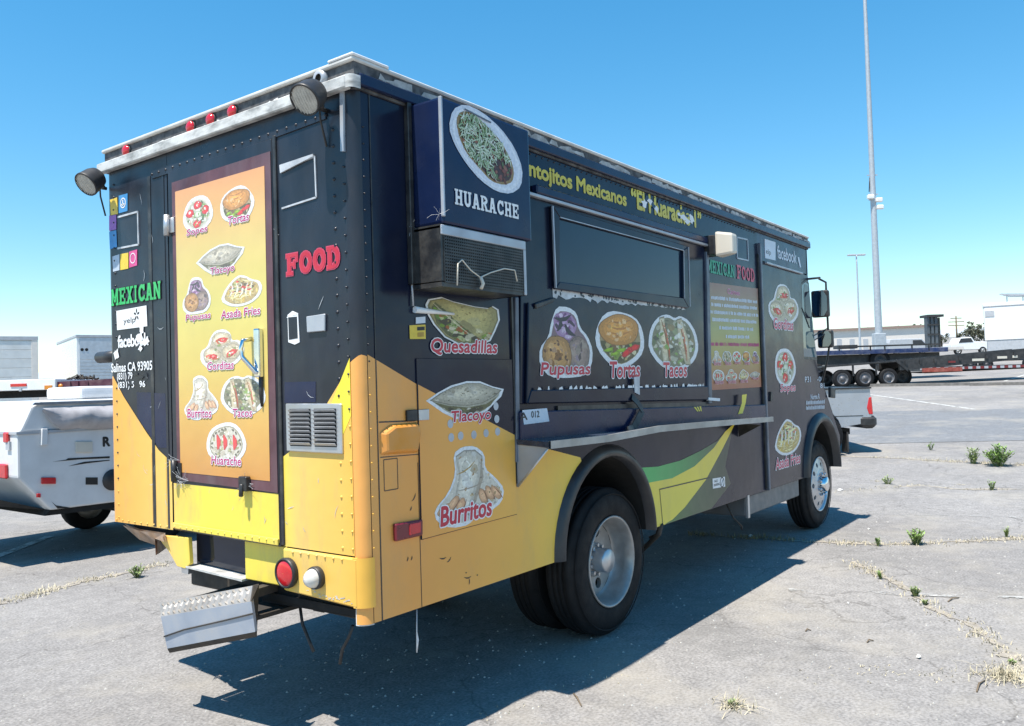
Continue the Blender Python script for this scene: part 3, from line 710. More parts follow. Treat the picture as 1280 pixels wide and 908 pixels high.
# stickers on the left panel
def sticker(px4, F, fr, w, mat, name='sticker', parent=T):
    return MB().sheet([F(*p) for p in px4],fr,w).build(name,mat,parent)
def smat(n,c): return pmat(n,c,.45,var=.12,scale=25,dirt=.12)
SY,SB,SP,SK=smat('yellow_sticker',(.72,.52,.05)),smat('blue_sticker',(.04,.25,.55)),smat('purple_sticker',(.3,.1,.42)),smat('pink_sticker',(.62,.08,.25))
SG=smat('pale_sticker',(.45,.52,.62))
sticker(((138,250),(147,247),(148,268),(139,270)),RR,REAR,.003,SY)
st=sticker(((149,245),(160,242),(160,264),(149,267)),RR,REAR,.003,SB)
u,v=RR(154.5,254); mb=MB(); mb.lathe([(.03,0),(.024,0)],Frame(REAR(u,v,.0042),REAR.U,REAR.V,REAR.N),16); mb.box((-.001,-.004,-.018),(0,.004,.018),Matrix.Translation(REAR(u,v,.004))); mb.box((-.001,-.016,-.004),(0,.016,.004),Matrix.Translation(REAR(u,v-.008,.004))); mb.build('sticker_mark',M['ink_white'],st)
sticker(((137,270),(146,268),(146,287),(137,289)),RR,REAR,.003,SP)
sticker(((137,290),(146,288),(147,309),(138,312)),RR,REAR,.003,SB)
sticker(((141,321),(150,318),(150,338),(142,340)),RR,REAR,.003,SG)
sticker(((151,318),(161,316),(161,336),(151,338)),RR,REAR,.003,SY)
st=sticker(((162,315),(172,312),(172,332),(162,335)),RR,REAR,.003,SK)
u,v=RR(166.8,323); MB().lathe([(.03,0),(.025,0)],Frame(REAR(u,v,.0042),REAR.U,REAR.V,REAR.N),16).build('sticker_mark',M['ink_white'],st)
# MEXICAN / FOOD on the rear
b0=RR(134,385); b1=RR(202,371); t0=RR(134,365)
slab('MEXICAN',REAR,(-W+.05,b1[1]-.01,RR(202,372)[0],b1[1]+.085),.0042,M['ink_green'],T,outline=M['ink_black'],grow=.04)
f0=RR(359,344); f1=RR(426,331)
slab('FOOD',REAR,(f0[0],f0[1]-.005,f1[0],RR(392,314)[1]+.005),.0035,M['ink_red'],T,outline=M['ink_pinkred'],grow=.05)
# yelp card, facebook, address lines with torn scraps
yc=sticker(((146,389),(183.6,382),(184.8,408),(147,413)),RR,REAR,.003,M['ink_white'],'review_card')
lettering('yelp',REAR,pxbox(RR,155,397,170,406),.0038,M['ink_black'],yc,bold=-.005)
mb=MB(); cu_,cv_=RR(171.5,393.5)
for k in range(5):
    g=radians(90+k*72); mb.sheet(strip(rng,cu_+.018*cos(g),cv_+.022*sin(g),.012,.006,g,0),REAR,.0039+k*1e-5)
mb.build('burst_mark',M['ink_black'],yc,fixn=False)
lettering('facebook',REAR,pxbox(RR,148,418,186,433),.003,M['ink_white'],T,bold=.03,spacing=.95)
lettering('Salinas CA 93905',REAR,pxbox(RR,140,453,191,464),.0042,M['ink_white'],T,bold=.02)
lettering('(831) 79',REAR,pxbox(RR,147,466,166,477),.003,M['ink_white'],T,bold=.02)
lettering('(831) 5   96',REAR,pxbox(RR,148,477,182,487),.003,M['ink_white'],T,bold=.02)
def scraps(px, F, fr, w, mat, name='torn_vinyl', parent=T, seed=1, n=1):
    r=random.Random(seed); mb=MB()
    for i,(x,y,sx,sy) in enumerate(px):
        c=F(x,y); a=F(x+sx,y); b=F(x,y-sy); ru=abs(a[0]-c[0]); rv_=abs(b[1]-c[1])
        P=[]
        for k in range(13):
            g=2*pi*k/13; q=r.uniform(.45,1.1); P.append((c[0]+ru*q*cos(g),c[1]+rv_*q*sin(g)))
        mb.sheet(P,fr,w+i*1e-5)
    return mb.build(name,mat,parent,fixn=False)
scraps([(176,422,5,10),(178,412,4,5),(181,428,5,5),(176,436,3,5),(146,443,4,8),(185,425,3,4)],RR,REAR,.0042,M['ink_white'],seed=4)
scraps([(167,458,4,2),(172,460,4,2),(177,456,3,3),(170,468,4,2),(177,472,5,3),(183,470,2,6),(163,481,4,2)],RR,REAR,.0042,M['black_rear'],seed=6)
scraps([(360.5,397,1.5,1),(368,393,5,2)],RR,REAR,.004,M['ink_white'],seed=2)
# peeled tag and reflector
tg=[(360,394),(366,389),(373,392),(375,428),(369,431),(361,428)]
tgo=MB().prism([RR(*p) for p in tg],REAR,0,.003).build('peeled_tag',M['ink_white'],T)
MB().sheet([RR(*p) for p in ((361,397),(372,396),(373,423),(362,425))],REAR,.004).build('tag_hole',M['black_rear'],tgo)
MB().prism([RR(*p) for p in ((385,396),(408,392.5),(408,414),(386,416))],REAR,0,.012).build('reflector_plate',M['alu_light'],T,bevel=.003)
# louvre
u0,v0=-.478,1.33; u1,v1=-.103,1.548
lv=MB().prism([(u0,v0),(u1,v0-.004),(u1,v1-.004),(u0,v1)],REAR,0,.014).build('louvre_vent',M['alu'],T,bevel=.004)
for c0,c1 in ((u0+.03,(u0+u1)/2-.012),((u0+u1)/2+.012,u1-.03)):
    MB().sheet([(c0,v0+.025),(c1,v0+.025),(c1,v1-.025),(c0,v1-.025)],REAR,.0152).build('louvre_opening',M['void'],lv)
    for k in range(9):
        v=v0+.03+k*.0185
        MB()._add([REAR(c0,v,.016),REAR(c1,v,.016),REAR(c1,v+.011,.026),REAR(c0,v+.011,.026),REAR(c0,v+.0125,.024),REAR(c1,v+.0125,.024),REAR(c1,v+.0015,.0155),REAR(c0,v+.0015,.0155)],[(0,1,2,3),(3,2,5,4),(4,5,6,7),(7,6,1,0),(0,3,4,7),(1,6,5,2)]).build('slat',M['alu'],lv)
# round tail lamp and clear reversing lamp
def lamp(px,py,R,name,lens,dome,back=.0):
    u,v=RR(px,py); f=Frame(REAR(u,v,.012),REAR.U,REAR.V,REAR.N)
    b=MB().lathe([(R*1.02,0),(R*1.06,.018),(R*1.0,.03),(R*.9,.03),(R*.88,.02)],f,28).build(name,M['black_plastic'],T)
    MB().lathe([(R*.9,.022)]+[(R*.9*cos(a),.022+dome*sin(a)) for a in [radians(10*k) for k in range(1,9)]]+[(.001,.022+dome)],f,28).build('lens',lens,b)
    return b
lamp(364,715,.066,'tail_lamp',M['red_lens'],.012)
lamp(400,721,.048,'reversing_lamp',M['clear_lens'],.05)
# --- gutter rail, riser and roof
rail=MB().box((-.038,.0,2.893),(.0,W+.03,2.95)); rail=rail.build('gutter_rail',M['white_rail'],T,bevel=.006)
P=[]
pth=[(-.035,.0),(-.03,-.02),(-.015,-.032),(.02,-.036)]
mb=MB()
for x,y in pth: P+=[(x,y,2.893),(x,y,2.95)]
mb._add(P,[[2*i,2*i+2,2*i+3,2*i+1] for i in range(3)],True); mb._add([(x,y,2.95) for x,y in pth]+[(.05,.0,2.95)],[(0,1,2,3,4)]); mb.build('gutter_corner',M['white_rail'],T)
MB().box((.02,-.036,2.912),(6.24,-.0005,2.965)).build('gutter_rail',M['navy'],T,bevel=.005)
MB().box((-.001,W,2.912),(6.24,W+.036,2.965)).build('gutter_rail',M['navy'],T,bevel=.005)
MB().box((.004,-.012,2.90),(6.235,W+.012,3.016)).build('roof_riser',M['riser_dark'],T)
rf=MB().box((-.012,-.022,3.016),(6.25,W+.022,3.036)).build('roof',M['roof_white'],T,bevel=.006)
M['scrap']=pmat('old_sealant',(.46,.46,.45),.7,var=.3,scale=14,dirt=.7,dirtcol=(.12,.12,.12),dscale=12)
scr=MB(); r=random.Random(9)
for k in range(90):
    x=r.uniform(.1,6.1); l=r.uniform(.03,.22); z=2.967+r.uniform(0,.016)
    scr.prism([(x,z),(x+l,z-.003),(x+l*r.uniform(.7,1),z+r.uniform(.012,.032)),(x+l*r.uniform(.1,.4),z+r.uniform(.01,.03))],SIDE,.013,.016+k*2e-5)
scr.build('sealant_scraps',M['scrap'],T,kind='stuff')
scr=MB()
for k in range(14):
    y=r.uniform(.1,W-.1); l=r.uniform(.04,.14); z=2.951
    scr.prism([(-y,z),(-y+l,z-.001),(-y+l*.8,z+r.uniform(.008,.025)),(-y+l*.3,z+r.uniform(.008,.025))],REAR,-.003,.0+k*2e-5)
scr.build('sealant_scraps',M['ink_white'],T,kind='stuff')
# corner caps of the roof
MB().prism([(0,0),(.22,0),(.3,.10),(.22,.16),(0,.16)],Frame((-.016,-.026,3.036),(1,0,0),(0,1,0),(0,0,1)),0,.012).build('roof_corner_cap',M['ink_white'],T,bevel=.004)
for px,py in ((154.7,195),(235,162),(260,152),(287,141)):
    u,v=RR(px,py,-.02); f=Frame((.004,-u,2.982),REAR.U,REAR.V,REAR.N)
    b=MB().lathe([(.036,0),(.036,.008),(.033,.01)],f,20).build('marker_lamp',M['black_plastic'],T)
    MB().lathe([(.033,.008)]+[(.033*cos(radians(k*15)),.009+.02*sin(radians(k*15))) for k in range(0,6)]+[(.001,.029)],f,20).build('lens',M['red_lens'],b)
u,v=RR(397,97,-.02); f=Frame((.004,-u,2.985),REAR.U,REAR.V,REAR.N); MB().lathe([(.04,0),(.038,.02),(.02,.022)],f,14).build('marker_socket',M['alu_light'],T)
# spot lamps on brackets
def spot(cx,cy,d,R,foot):
    c=on(cx,cy,0,-d); aim=Vector((-.75,-.12,-.62)).normalized()
    f=Frame(c,aim.cross(Vector((0,0,1))).normalized(),Vector((0,0,1)),aim); f.V=f.N.cross(f.U) if f.U.cross(f.V).dot(f.N)<0 else f.V
    f.V=(f.V-f.N*f.V.dot(f.N)).normalized()
    h=MB().lathe([(.001,-.085),(R*.45,-.08),(R*.8,-.06),(R*.95,-.03),(R,.02),(R*1.04,.03),(R*1.02,.04),(R*.94,.04),(R*.93,.03)],f,28).build('work_lamp',M['black_plastic'],T)
    MB().lathe([(R*.93,.032),(R*.6,.036),(.001,.038)],f,28).build('lens',M['lamp_glass'],h)
    mb=MB()
    for k in range(-4,5):
        x=k*R*.2; hh=sqrt(max(0,(R*.9)**2-x*x)); mb.bar(f(x,-hh,.04),f(x,hh,.04),.002,.002,f.N)
    mb.build('lens_ribs',M['lamp_glass'],h)
    ft=REAR(*RR(*foot),0)
    MB().tube([c-aim*.06,c-aim*.05+Vector((.04,0,-.05)),ft+Vector((-.03,0,.0)),ft],.010,8).build('lamp_bracket',M['black_plastic'],h)
    MB().tube([c-aim*.07,ft+Vector((-.03,.01,-.05)),ft+Vector((-.008,.0,-.16))],.005,6).build('lamp_cable',M['black_plastic'],h)
M['sealant']=M['ink_white']
spot(386,121,.13,.068,(409,139)); spot(113,227,.13,.068,(133,236))
# conduit under the near lamp
MB().prism([RR(427,112),RR(431,112),RR(432,190),RR(428,190)],REAR,0,.012).build('conduit',M['alu_light'],T)
# grab post on the left corner
g0=on(137,444,1,W+.0); f=Vector((.04,W,g0.z))
p0=on(137,446,0,.04); 
mb=MB(); mb.tube([Vector((.05,W-.02,p0.z)),Vector((.05,W+.2,p0.z))],.034,14); mb.build('bump_stop',M['flare'],T)
MB().box((.03,W-.012,p0.z-.28),(.09,W+.012,p0.z+.03)).build('bump_bracket',M['flare'],T,bevel=.006)
# --- step hanging under the rear door, knocked crooked
def RX(px,py,x): return on(px,py,0,x)
tl,trr=RX(200,754,-.10),RX(317,732,-.10); fl_,frr=RX(201,771,-.15),RX(314,752,-.15); bl,brr=RX(209,811,-.13),RX(319,790,-.13)
step=MB()._add([bl,brr,frr,fl_]+[p+Vector((.02,.01,0)) for p in (bl,brr,frr,fl_)],[(0,1,2,3),(7,6,5,4),(0,4,5,1),(1,5,6,2),(2,6,7,3),(3,7,4,0)]).build('step',M['riser'],T)
MB()._add([fl_,frr,trr,tl]+[p+Vector((.01,.0,-.012)) for p in (fl_,frr,trr,tl)],[(0,1,2,3),(7,6,5,4),(0,4,5,1),(1,5,6,2),(2,6,7,3),(3,7,4,0)]).build('tread',M['plate'],step)
tb=MB(); nrm=(frr-fl_).cross(tl-fl_).normalized()
if nrm.z<0: nrm=-nrm
for i in range(15):
    for j in range(3):
        s_=(i+.5+(.25 if j%2 else 0))/15.5; t_=(j+.5)/3
        c=fl_.lerp(frr,s_).lerp(tl.lerp(trr,s_),t_); e1=(frr-fl_).normalized(); e2=(tl-fl_).normalized()
        d=(e1*.7+e2*(.9 if j%2 else -.9)).normalized(); o=d.cross(nrm).normalized()
        tb._add([c-d*.026,c+o*.008,c+d*.026,c-o*.008,c+nrm*.009],[(0,1,4),(1,2,4),(2,3,4),(3,0,4)],False)
tb.build('tread_bars',M['plate'],step)
MB()._add([trr,frr,brr,brr+Vector((.03,.03,-.035)),trr+Vector((.03,.0,.0))]+[p+Vector((0,.008,0)) for p in (trr,frr,brr,brr+Vector((.03,.03,-.035)),trr+Vector((.03,.0,.0)))],[(0,1,2,3,4),(9,8,7,6,5),(0,5,6,1),(1,6,7,2),(2,7,8,3),(3,8,9,4),(4,9,5,0)]).build('step_end',M['chassis'],step)
MB()._add([bl,brr,brr+Vector((.03,.03,-.035)),bl+Vector((.03,.03,-.035))],[(0,1,2,3)]).build('step_bottom',M['chassis'],step,fixn=False)
for s_ in (.15,.9):
    a=tl.lerp(trr,s_); MB().bar(a+Vector((.0,0,-.04)),a+Vector((.45,0,-.02)),.05,.04).build('step_bracket',M['chassis'],step)
mid=fl_.lerp(bl,.62); mr_=frr.lerp(brr,.5)
MB().tube([mid+Vector((-.004,0,0)),mid.lerp(mr_,.25)+Vector((-.004,0,.012)),mid.lerp(mr_,.7)+Vector((-.004,0,.012)),mr_+Vector((-.004,0,.014))],.004,5).build('step_scrape',M['chassis'],step)

# scuffs, cobweb and grime on the rear
sc=MB(); r=random.Random(21)
for i in range(46):
    u=r.uniform(-2.0,-.08); v=r.choice((r.uniform(.92,1.3),r.uniform(1.5,2.7)))
    if -1.40<u<-.56 and v>1.13: continue
    sc.sheet(strip(r,u,v,r.uniform(.008,.035),r.uniform(.0008,.002),r.uniform(0,3.1),r.uniform(-.4,.4)),REAR,(.011 if -1.43<u<-.54 else .0036)+i*1e-5)
sc.build('scratches',M['tape'],T,fixn=False,kind='stuff')
sc=MB()
for i in range(26):
    u=r.uniform(-.36,-.06); v=.690+abs(r.gauss(0,.012)); sc.sheet(blob(r,u,v,r.uniform(.003,.010),r.uniform(.0015,.004),7,.4,r.uniform(0,.4)),REAR,.0135+i*5e-6)
sc.build('grime',M['white_rail'],T,fixn=False,kind='stuff')
wb=MB()
for c,n in ((RR(232,600),26),(RR(312,604),18),(RR(222,575),14)):
    p=REAR(*c,.02)
    for k in range(n):
        d=Vector((r.uniform(-.3,0),r.uniform(-1,1),r.uniform(-1,.8)))*r.uniform(.02,.09); wb.tube([p+Vector((0,r.uniform(-.06,.06),0)),p+d*.6,p+d],.0007,3,False)
wb.build('cobweb',M['tape'],door,kind='stuff',fixn=False)

MB().box((-.08,.66,.545),(.42,1.27,.565)).build('shadow_platform',M['chassis'],T)  # added plate, makes the ground shadow behind the truck solid
for y in (.74,1.2): MB().bar((.40,y,.555),(.40,y,.66),.05,.05).build('shadow_platform_hanger',M['chassis'],T)  # hangers carrying the added shadow plate
MB().box((.30,.30,.50),(.42,1.78,.60)).build('shadow_crossmember',M['chassis'],T,bevel=.01)  # added crossmember, fills out the shadow under the rear
# ================================================================== serving side details
endz=S(725,572); a_end=math.degrees(math.atan2(endz[1]-ZB,endz[0]-ARX))
ys=[(.052,.602)]+arc_pts(ARX,ZB,ARR+.004,180,a_end,14)+[endz,S(683,561),S(638,541),S(530,486),S(518,479),(.052,1.752)]
MB().sheet(ys,SIDE,.002).build('yellow_vinyl',M['yellow_side'],T)
def seam(x0,z0,x1,z1,t=.007,w=.0032,mat='dark_trim',name='panel_seam'):
    d=Vector((x1-x0,z1-z0)).normalized(); n=Vector((-d.y,d.x))*t/2
    return MB().sheet([(x0+n.x,z0+n.y),(x0-n.x,z0-n.y),(x1-n.x,z1-n.y),(x1+n.x,z1+n.y)],SIDE,w).build(name,M[mat],T,fixn=False)
seam(.099,.602,.1,2.9); seam(.348,.602,.346,1.26,.004)
# utility door beside the corner (raised sheet, half black half yellow)
zl,zr=S(526,675)[1],S(642,644)[1]; xa,xb_=.352,1.088; ztop=1.738
MB().prism([(xa,zl),(xb_,zr),(xb_,ztop),(xa,ztop)],SIDE,.0,.008).build('utility_door',M['black'],T,bevel=.002)
ud=bpy.data.objects['utility_door']
e0=S(518,479,-.008); e1=S(638,541,-.008)
zed=lambda x: e0[1]+(e1[1]-e0[1])*(x-e0[0])/(e1[0]-e0[0])
MB().sheet([(xa+.003,zl+.004),(xb_-.003,zr+.004),(xb_-.003,zed(xb_)),(xa+.003,zed(xa))],SIDE,.0095).build('yellow_vinyl',M['yellow_side'],ud)
for k,(px,py) in enumerate(((562,547),(573.8,545),(590.4,543.6),(605.6,541.6),(620,539.7),(561,530),(619,524),(618,508))):
    x,z=S(px,py); MB().disc((0,0),.021,Frame(SIDE(x,z,.0105),SIDE.U,SIDE.V,SIDE.N),0,16).build('plug',M['alu_light'],ud,fixn=False)
MB().prism([S(506,513),S(519,512),S(519.5,526),S(506.5,527)],SIDE,0,.016).build('hinge',M['dark_trim'],T,bevel=.003)
MB().prism([S(521,512.5),S(534,511.5),S(534,525),S(521.5,526)],SIDE,.009,.014).build('hinge_plate',M['alu'],ud,bevel=.002)
# fuel flap cover (bulged)
q=[S(474,541),S(487,531),S(521,528),S(525,540),S(521,566),S(475,569)]
fcv=MB(); n=len(q); cx=sum(p[0] for p in q)/n; cz=sum(p[1] for p in q)/n
fcv._add([SIDE(*p,.003) for p in q]+[SIDE(cx+(p[0]-cx)*.82,cz+(p[1]-cz)*.82,.028) for p in q],[list(range(n,2*n))]+[[i,(i+1)%n,n+(i+1)%n,n+i] for i in range(n)])
M['orange']=pmat('orange_paint',(.72,.28,.03),.4,var=.12,dirt=.35,dscale=6)
fcv.build('fuel_flap',M['orange'],T,bevel=.006)
seam(*S(475,572),*S(523,568),.004); seam(*S(473,528),*S(519,526),.006)
for a,b in (((479,575),(496,573)),((496,573),(497,611)),((497,611),(480,614)),((480,614),(479,575))): seam(*S(*a),*S(*b),.004)
# side marker lamp
mk=MB().prism([S(490,655),S(525,649),S(525,669),S(491,677)],SIDE,0,.022).build('side_marker',M['red_dark'],T,bevel=.006)
MB().prism([S(507,655),S(521,652),S(521,665),S(507,669)],SIDE,.022,.026).build('lens',M['red_lens'],mk,bevel=.003)
# scratches on the yellow skirt
sc=MB()
for i,(x,y,l,r_) in enumerate(((553,698,9,-.1),(561,700,7,.6),(509,699,4,1.2),(514,698,4,1.2),(584,722,10,-.1),(586,727,6,1.5),(582,716,2,0),(596,719,2,0),(517,622,8,.9),(513,636,4,1.0))):
    c=S(x,y); k=.0052; dx,dz=cos(r_)*l*k/2,sin(r_)*l*k/2
    sc.sheet(strip(random.Random(i),c[0],c[1],l*k/2,.003,r_,.25),SIDE,.0035+i*1e-5)
sc.build('scratches',M['dark_trim'],T,fixn=False,kind='stuff')
# pictures on the side
def side_food(kind,l,t,r,b,text,tb,seed,w=.004,col='ink_red',fade=0.0,parent=T,y=0,out=.05,bord=1.03,bold=.03):
    d=food_decal(kind,SIDE,pxbox(S,l,t,r,b,y=y),w,parent,seed,fade=fade,border=bord)
    p=d if parent is T else parent
    lettering(text,SIDE,pxbox(S,*tb,y=y),w+.0022,M[col],p,bold=bold,shear=.12,outline=M['ink_white'],outw=out)
side_food('quesadilla',533,375,623,430,'Quesadillas',(538,425,620,444),21,w=.004)
side_food('tlacoyo',532,468,627,527,'Tlacoyo',(562,513,611,530),22,w=.0105,parent=ud)
side_food('burrito',540,559,628,655,'Burritos',(548,628,612,651),23,w=.0105,parent=ud)
# small notices
n1=sticker(((519,397),(531,396),(531,404),(519,405)),S,SIDE,.004,M['ink_pale'],'notice')
n2=sticker(((511,407),(531,406),(531.5,424),(511.5,424)),S,SIDE,.004,SY,'notice')
sticker(((520.5,409),(530,408.5),(530,413),(520.5,413.5)),S,SIDE,.0046,M['ink_black'],'notice_print',n2)
sticker(((521,416),(529,415.5),(529,421),(521,421.5)),S,SIDE,.0046,smat('brown_notice_print',(.42,.25,.03)),'notice_print',n2)
# grey pillar beside the utility door
MB().prism([S(641,372),S(645,372),S(647,578),S(642,578)],SIDE,0,.02).build('pillar_trim',M['trim_mid'],T,bevel=.004)
MB().prism([(1.088,1.08),(1.104,1.08),(1.104,2.1),(1.088,2.1)],SIDE,0,.012).build('door_stop',M['dark_trim'],T)
# rod handle
p=S(516,387.5); q=S(565,393)
mb=MB(); mb.tube([SIDE(p[0],p[1],.012),SIDE(q[0],q[1],.012)],[.016,.006],8); mb.build('rod_handle',M['ink_white'],T)
MB().tube([SIDE(*S(512,340),.01),SIDE(*S(514,383),.012)],.005,6).build('cable',M['alu_light'],T)
# --- sign box over the corner
bx0,bx1,by,bz0,bz1=.345,1.03,-.2,2.335,2.908
box=MB().box((bx0,by,bz0),(bx1,.0,bz1)).build('sign_box',M['navy'],T,bevel=.012,seg=2)
MB().prism([(bx0-.004,bz0+.03),(bx0+.010,bz0+.03),(bx0+.010,bz1),(bx0-.004,bz1)],SIDE,-by-.01,-by+.008).build('edge_trim',M['alu_light'],box,bevel=.003)
MB().box((bx0-.03,-.03,bz0-.26),(bx0-.004,-.001,2.96)).build('edge_trim',M['dark_trim'],box,bevel=.003)
# plate of huarache printed on the box
Fz=lambda px,py,y=by: S(px,py,y)
pc=S(607,187,by); rng=random.Random(31)
pw,ph=.255,.185
mb=MB(); mb.cols=[]
cxy=((S(560,187,by)[0]+S(654,187,by)[0])/2, (S(600,131,by)[1]+S(616,243,by)[1])/2)
hu=(S(654,195,by)[0]-S(560,180,by)[0])/2
# outline follows the picture: leftmost, top, rightmost, bottom of the oval
ov=[S(*p,by) for p in ((560,160),(565,137),(580,130),(602,140),(625,160),(643,185),(653,212),(651,234),(638,243),(620,240),(600,226),(582,205),(568,182))]
ov=blobify(ov)
def lay(P,c,w): mb.sheet(P,SIDE,-by+w); mb.cols.append(c)
lay(ov,(.62,.66,.74),.003)
inn=scale_poly(ov,.93); lay(inn,(.74,.77,.82),.0034); lay(scale_poly(ov,.86),(.66,.70,.78),.0036)
fd=blobify([S(*p,by) for p in ((569,150),(575,139),(590,141),(608,158),(625,176),(638,200),(642,215),(640,228),(629,232),(613,227),(598,210),(583,193),(573,172))])
lay(fd,(.30,.20,.08),.0039); fi=scale_poly(fd,.92); lay(fi,(.07,.03,.025),.0042)
fx=[p[0] for p in fi]; fz=[p[1] for p in fi]; i=0; dk=S(628,218,by)
for t in range(2600):
    x=rng.uniform(min(fx),max(fx)); z=rng.uniform(min(fz),max(fz))
    if not inside((x,z),fi): continue
    near=sqrt((x-dk[0])**2+(z-dk[1])**2)<.075
    if i<140: c=rng.choice([(.16,.05,.03),(.05,.02,.02),(.3,.12,.08),(.12,.16,.06),(.22,.07,.05)]); P=blob(rng,x,z,rng.uniform(.006,.02),rng.uniform(.005,.012),7,.3,rng.uniform(0,3))
    elif near: continue
    else: c=rng.choice([(.46,.56,.38),(.56,.64,.48),(.30,.42,.22),(.66,.72,.60),(.16,.24,.10)]); P=strip(rng,x,z,rng.uniform(.010,.028),rng.uniform(.0022,.0045),rng.uniform(0,3.1),rng.uniform(-.4,.4))
    lay(P,c,.0046+i*9e-6); i+=1
    if i>560: break
for a,b in (((579,136),(612,153)),):
    p,q=S(*a,by),S(*b,by); lay([p,q,(q[0],q[1]-.008),(p[0],p[1]-.008)],(.12,.12,.14),.0095)
mb.build('food_decal',M['print'],box,fixn=False)
a=S(568,255,by); b=S(648,276,by)
slab('HUARACHE',SIDE,(a[0],a[1]-.002,b[0],S(568,236,by)[1]),-by+.003,M['ink_white'],box,gap=.13)
# --- cage under the box
cx0,cx1,cz0,cz1=.335,.975,2.052,2.325
cage=MB().box((cx0,-.19,cz0),(cx1,0,cz0+.025)).box((cx0,-.19,cz1-.01),(cx1,0,cz1+.008)).box((cx1-.02,-.19,cz0),(cx1,0,cz1)).build('cage',M['dark_trim'],T)
MB().box((cx0,-.19,cz0+.02),(cx0+.02,0,cz1)).build('cage_side',M['dark_trim'],cage)
wb=MB(); x0,x1,z0,z1,y_=cx0+.02,cx1-.018,cz0+.022,cz1-.04,-.193
MB().box((x0-.02,-.198,z1),(x1+.02,-.185,cz1+.004)).build('cage_rail',M['alu_light'],cage,bevel=.003)
MB().box((x1,-.198,z0-.02),(x1+.02,-.185,z1)).build('cage_rail',M['alu_light'],cage,bevel=.003)
nx,nz=40,15; dx=(x1-x0)/nx; dz=(z1-z0)/nz
for i in range(nx+1): wb.box((x0+i*dx-.0038,y_-.0005,z0),(x0+i*dx+.0038,y_+.0025,z1))
for j in range(nz+1): wb.box((x0,y_-.002,z0+j*dz-.0038),(x1,y_+.0008,z0+j*dz+.0038))
wb.build('perforated_screen',M['dark_trim'],cage)
MB().box((x0,-.12,z0),(x1,-.115,z1)).build('filter',M['void'],cage)
rp=[S(*p,-.21) for p in ((571,357),(572,330),(577,325),(588,338),(600,347),(613,341),(630,336),(643,338),(646,352))]
MB().tube([SIDE(a,b,.212) for a,b in rp],.0034,6).build('rope',M['white_plastic'],T)
MB().tube([SIDE(*S(600,346,-.21),.212),SIDE(*S(603,355,-.21),.214),SIDE(*S(601,361,-.21),.212)],.009,6).build('rope_knot',M['white_plastic'],T)
# cobwebs and dry straw at the box's lower corner
ws=MB(); r=random.Random(3); c=SIDE(*S(549,268,-.2),.2)
for k in range(7):
    d=Vector((r.uniform(-.5,1.0),r.uniform(-.5,.7),r.uniform(-1.1,.8)))*r.uniform(.02,.10); ws.tube([c+d*.05,c+d*.6+Vector((0,0,r.uniform(-.01,.01))),c+d],.0006,3,False)
c=SIDE(*S(513,282),.01)
for k in range(24):
    d=Vector((r.uniform(-.6,1.6),r.uniform(-.6,0),r.uniform(-.8,.5)))*r.uniform(.03,.1); ws.tube([c,c+d*.6,c+d],.001,3,False)
ws.build('cobweb',M['tape'],T,kind='stuff',fixn=False)
# --- serving hatch
hx0,hx1,hz0,hz1=1.135,3.60,1.44,2.655
hatch=MB().prism([S(648,505),S(882,501),S(879,309),S(650,243)],SIDE,0,.012).build('serving_hatch',M['black'],T,bevel=.003)
MB().bar(SIDE(1.32,2.685,.02),SIDE(3.63,2.675,.02),.045,.05).build('drip_rail',M['navy'],hatch,bevel=.008)
MB().bar(SIDE(1.10,2.648,.026),SIDE(3.63,2.64,.026),.03,.018).build('drip_rail',M['alu_light'],hatch,bevel=.003)
MB().prism([S(855,300),S(881,308),S(882,505),S(877,505)],SIDE,.012,.02).build('hatch_edge',M['alu_light'],hatch)if 0 else None
MB().prism([S(878.5,315),S(882,316),S(886,505),S(882,505)],SIDE,.0,.03).build('hatch_post',M['trim_mid'],T,bevel=.004)
# window: frame bars and dark pane
Y1=-.03
go=[(684,258),(856,309),(856,386),(688,362)]; gi=[(694,273),(849,314),(849,373),(694,353)]
for i in range(4):
    a,b,c,d=go[i],go[(i+1)%4],gi[(i+1)%4],gi[i]
    MB().prism([S(*a),S(*b),S(*c),S(*d)],SIDE,.012,.034).build('window_frame',M['black'],hatch,bevel=.005)
MB().prism([S(*p) for p in gi],SIDE,.012,.017).build('pane',M['glass'],hatch)
def alu_line(pts,t,w,name='trim_line',mat='alu_light',parent=hatch):
    mb=MB()
    for a,b in zip(pts,pts[1:]): mb.bar(SIDE(*S(*a),w),SIDE(*S(*b),w),t,t)
    mb.build(name,M[mat],parent)
alu_line([(684,259),(688,361)],.010,.036); alu_line([(694,273),(849,314)],.005,.035); alu_line([(849,314),(850,374)],.005,.036); alu_line([(855,310),(857,384)],.006,.036)
# peeled silver edging under the window
pe=MB(); r=random.Random(12)
q0,q1=S(688,361),S(856,386)
t=0.0; top=[]; bot=[]
while t<1:
    x=q0[0]+(q1[0]-q0[0])*t; z=q0[1]+(q1[1]-q0[1])*t
    top.append((x,z+.003)); bot.append((x,z-(.05*(1-t)+.012)*r.uniform(.55,1.1))); t+=r.uniform(.008,.03)
pe.sheet(top+bot[::-1],SIDE,.0145)
pe.build('peeled_edging',M['tape'],hatch,fixn=False)
net=MB()
for k in range(60):
    t=r.random(); x=q0[0]+(q1[0]-q0[0])*t; z=q0[1]+(q1[1]-q0[1])*t-.004-.025*(1-t)*r.random()
    net.sheet(blob(r,x,z,r.uniform(.006,.016),r.uniform(.004,.012),6,.4),SIDE,.0152+k*5e-6)
net.build('torn_mesh',M['black'],hatch,fixn=False,kind='stuff')
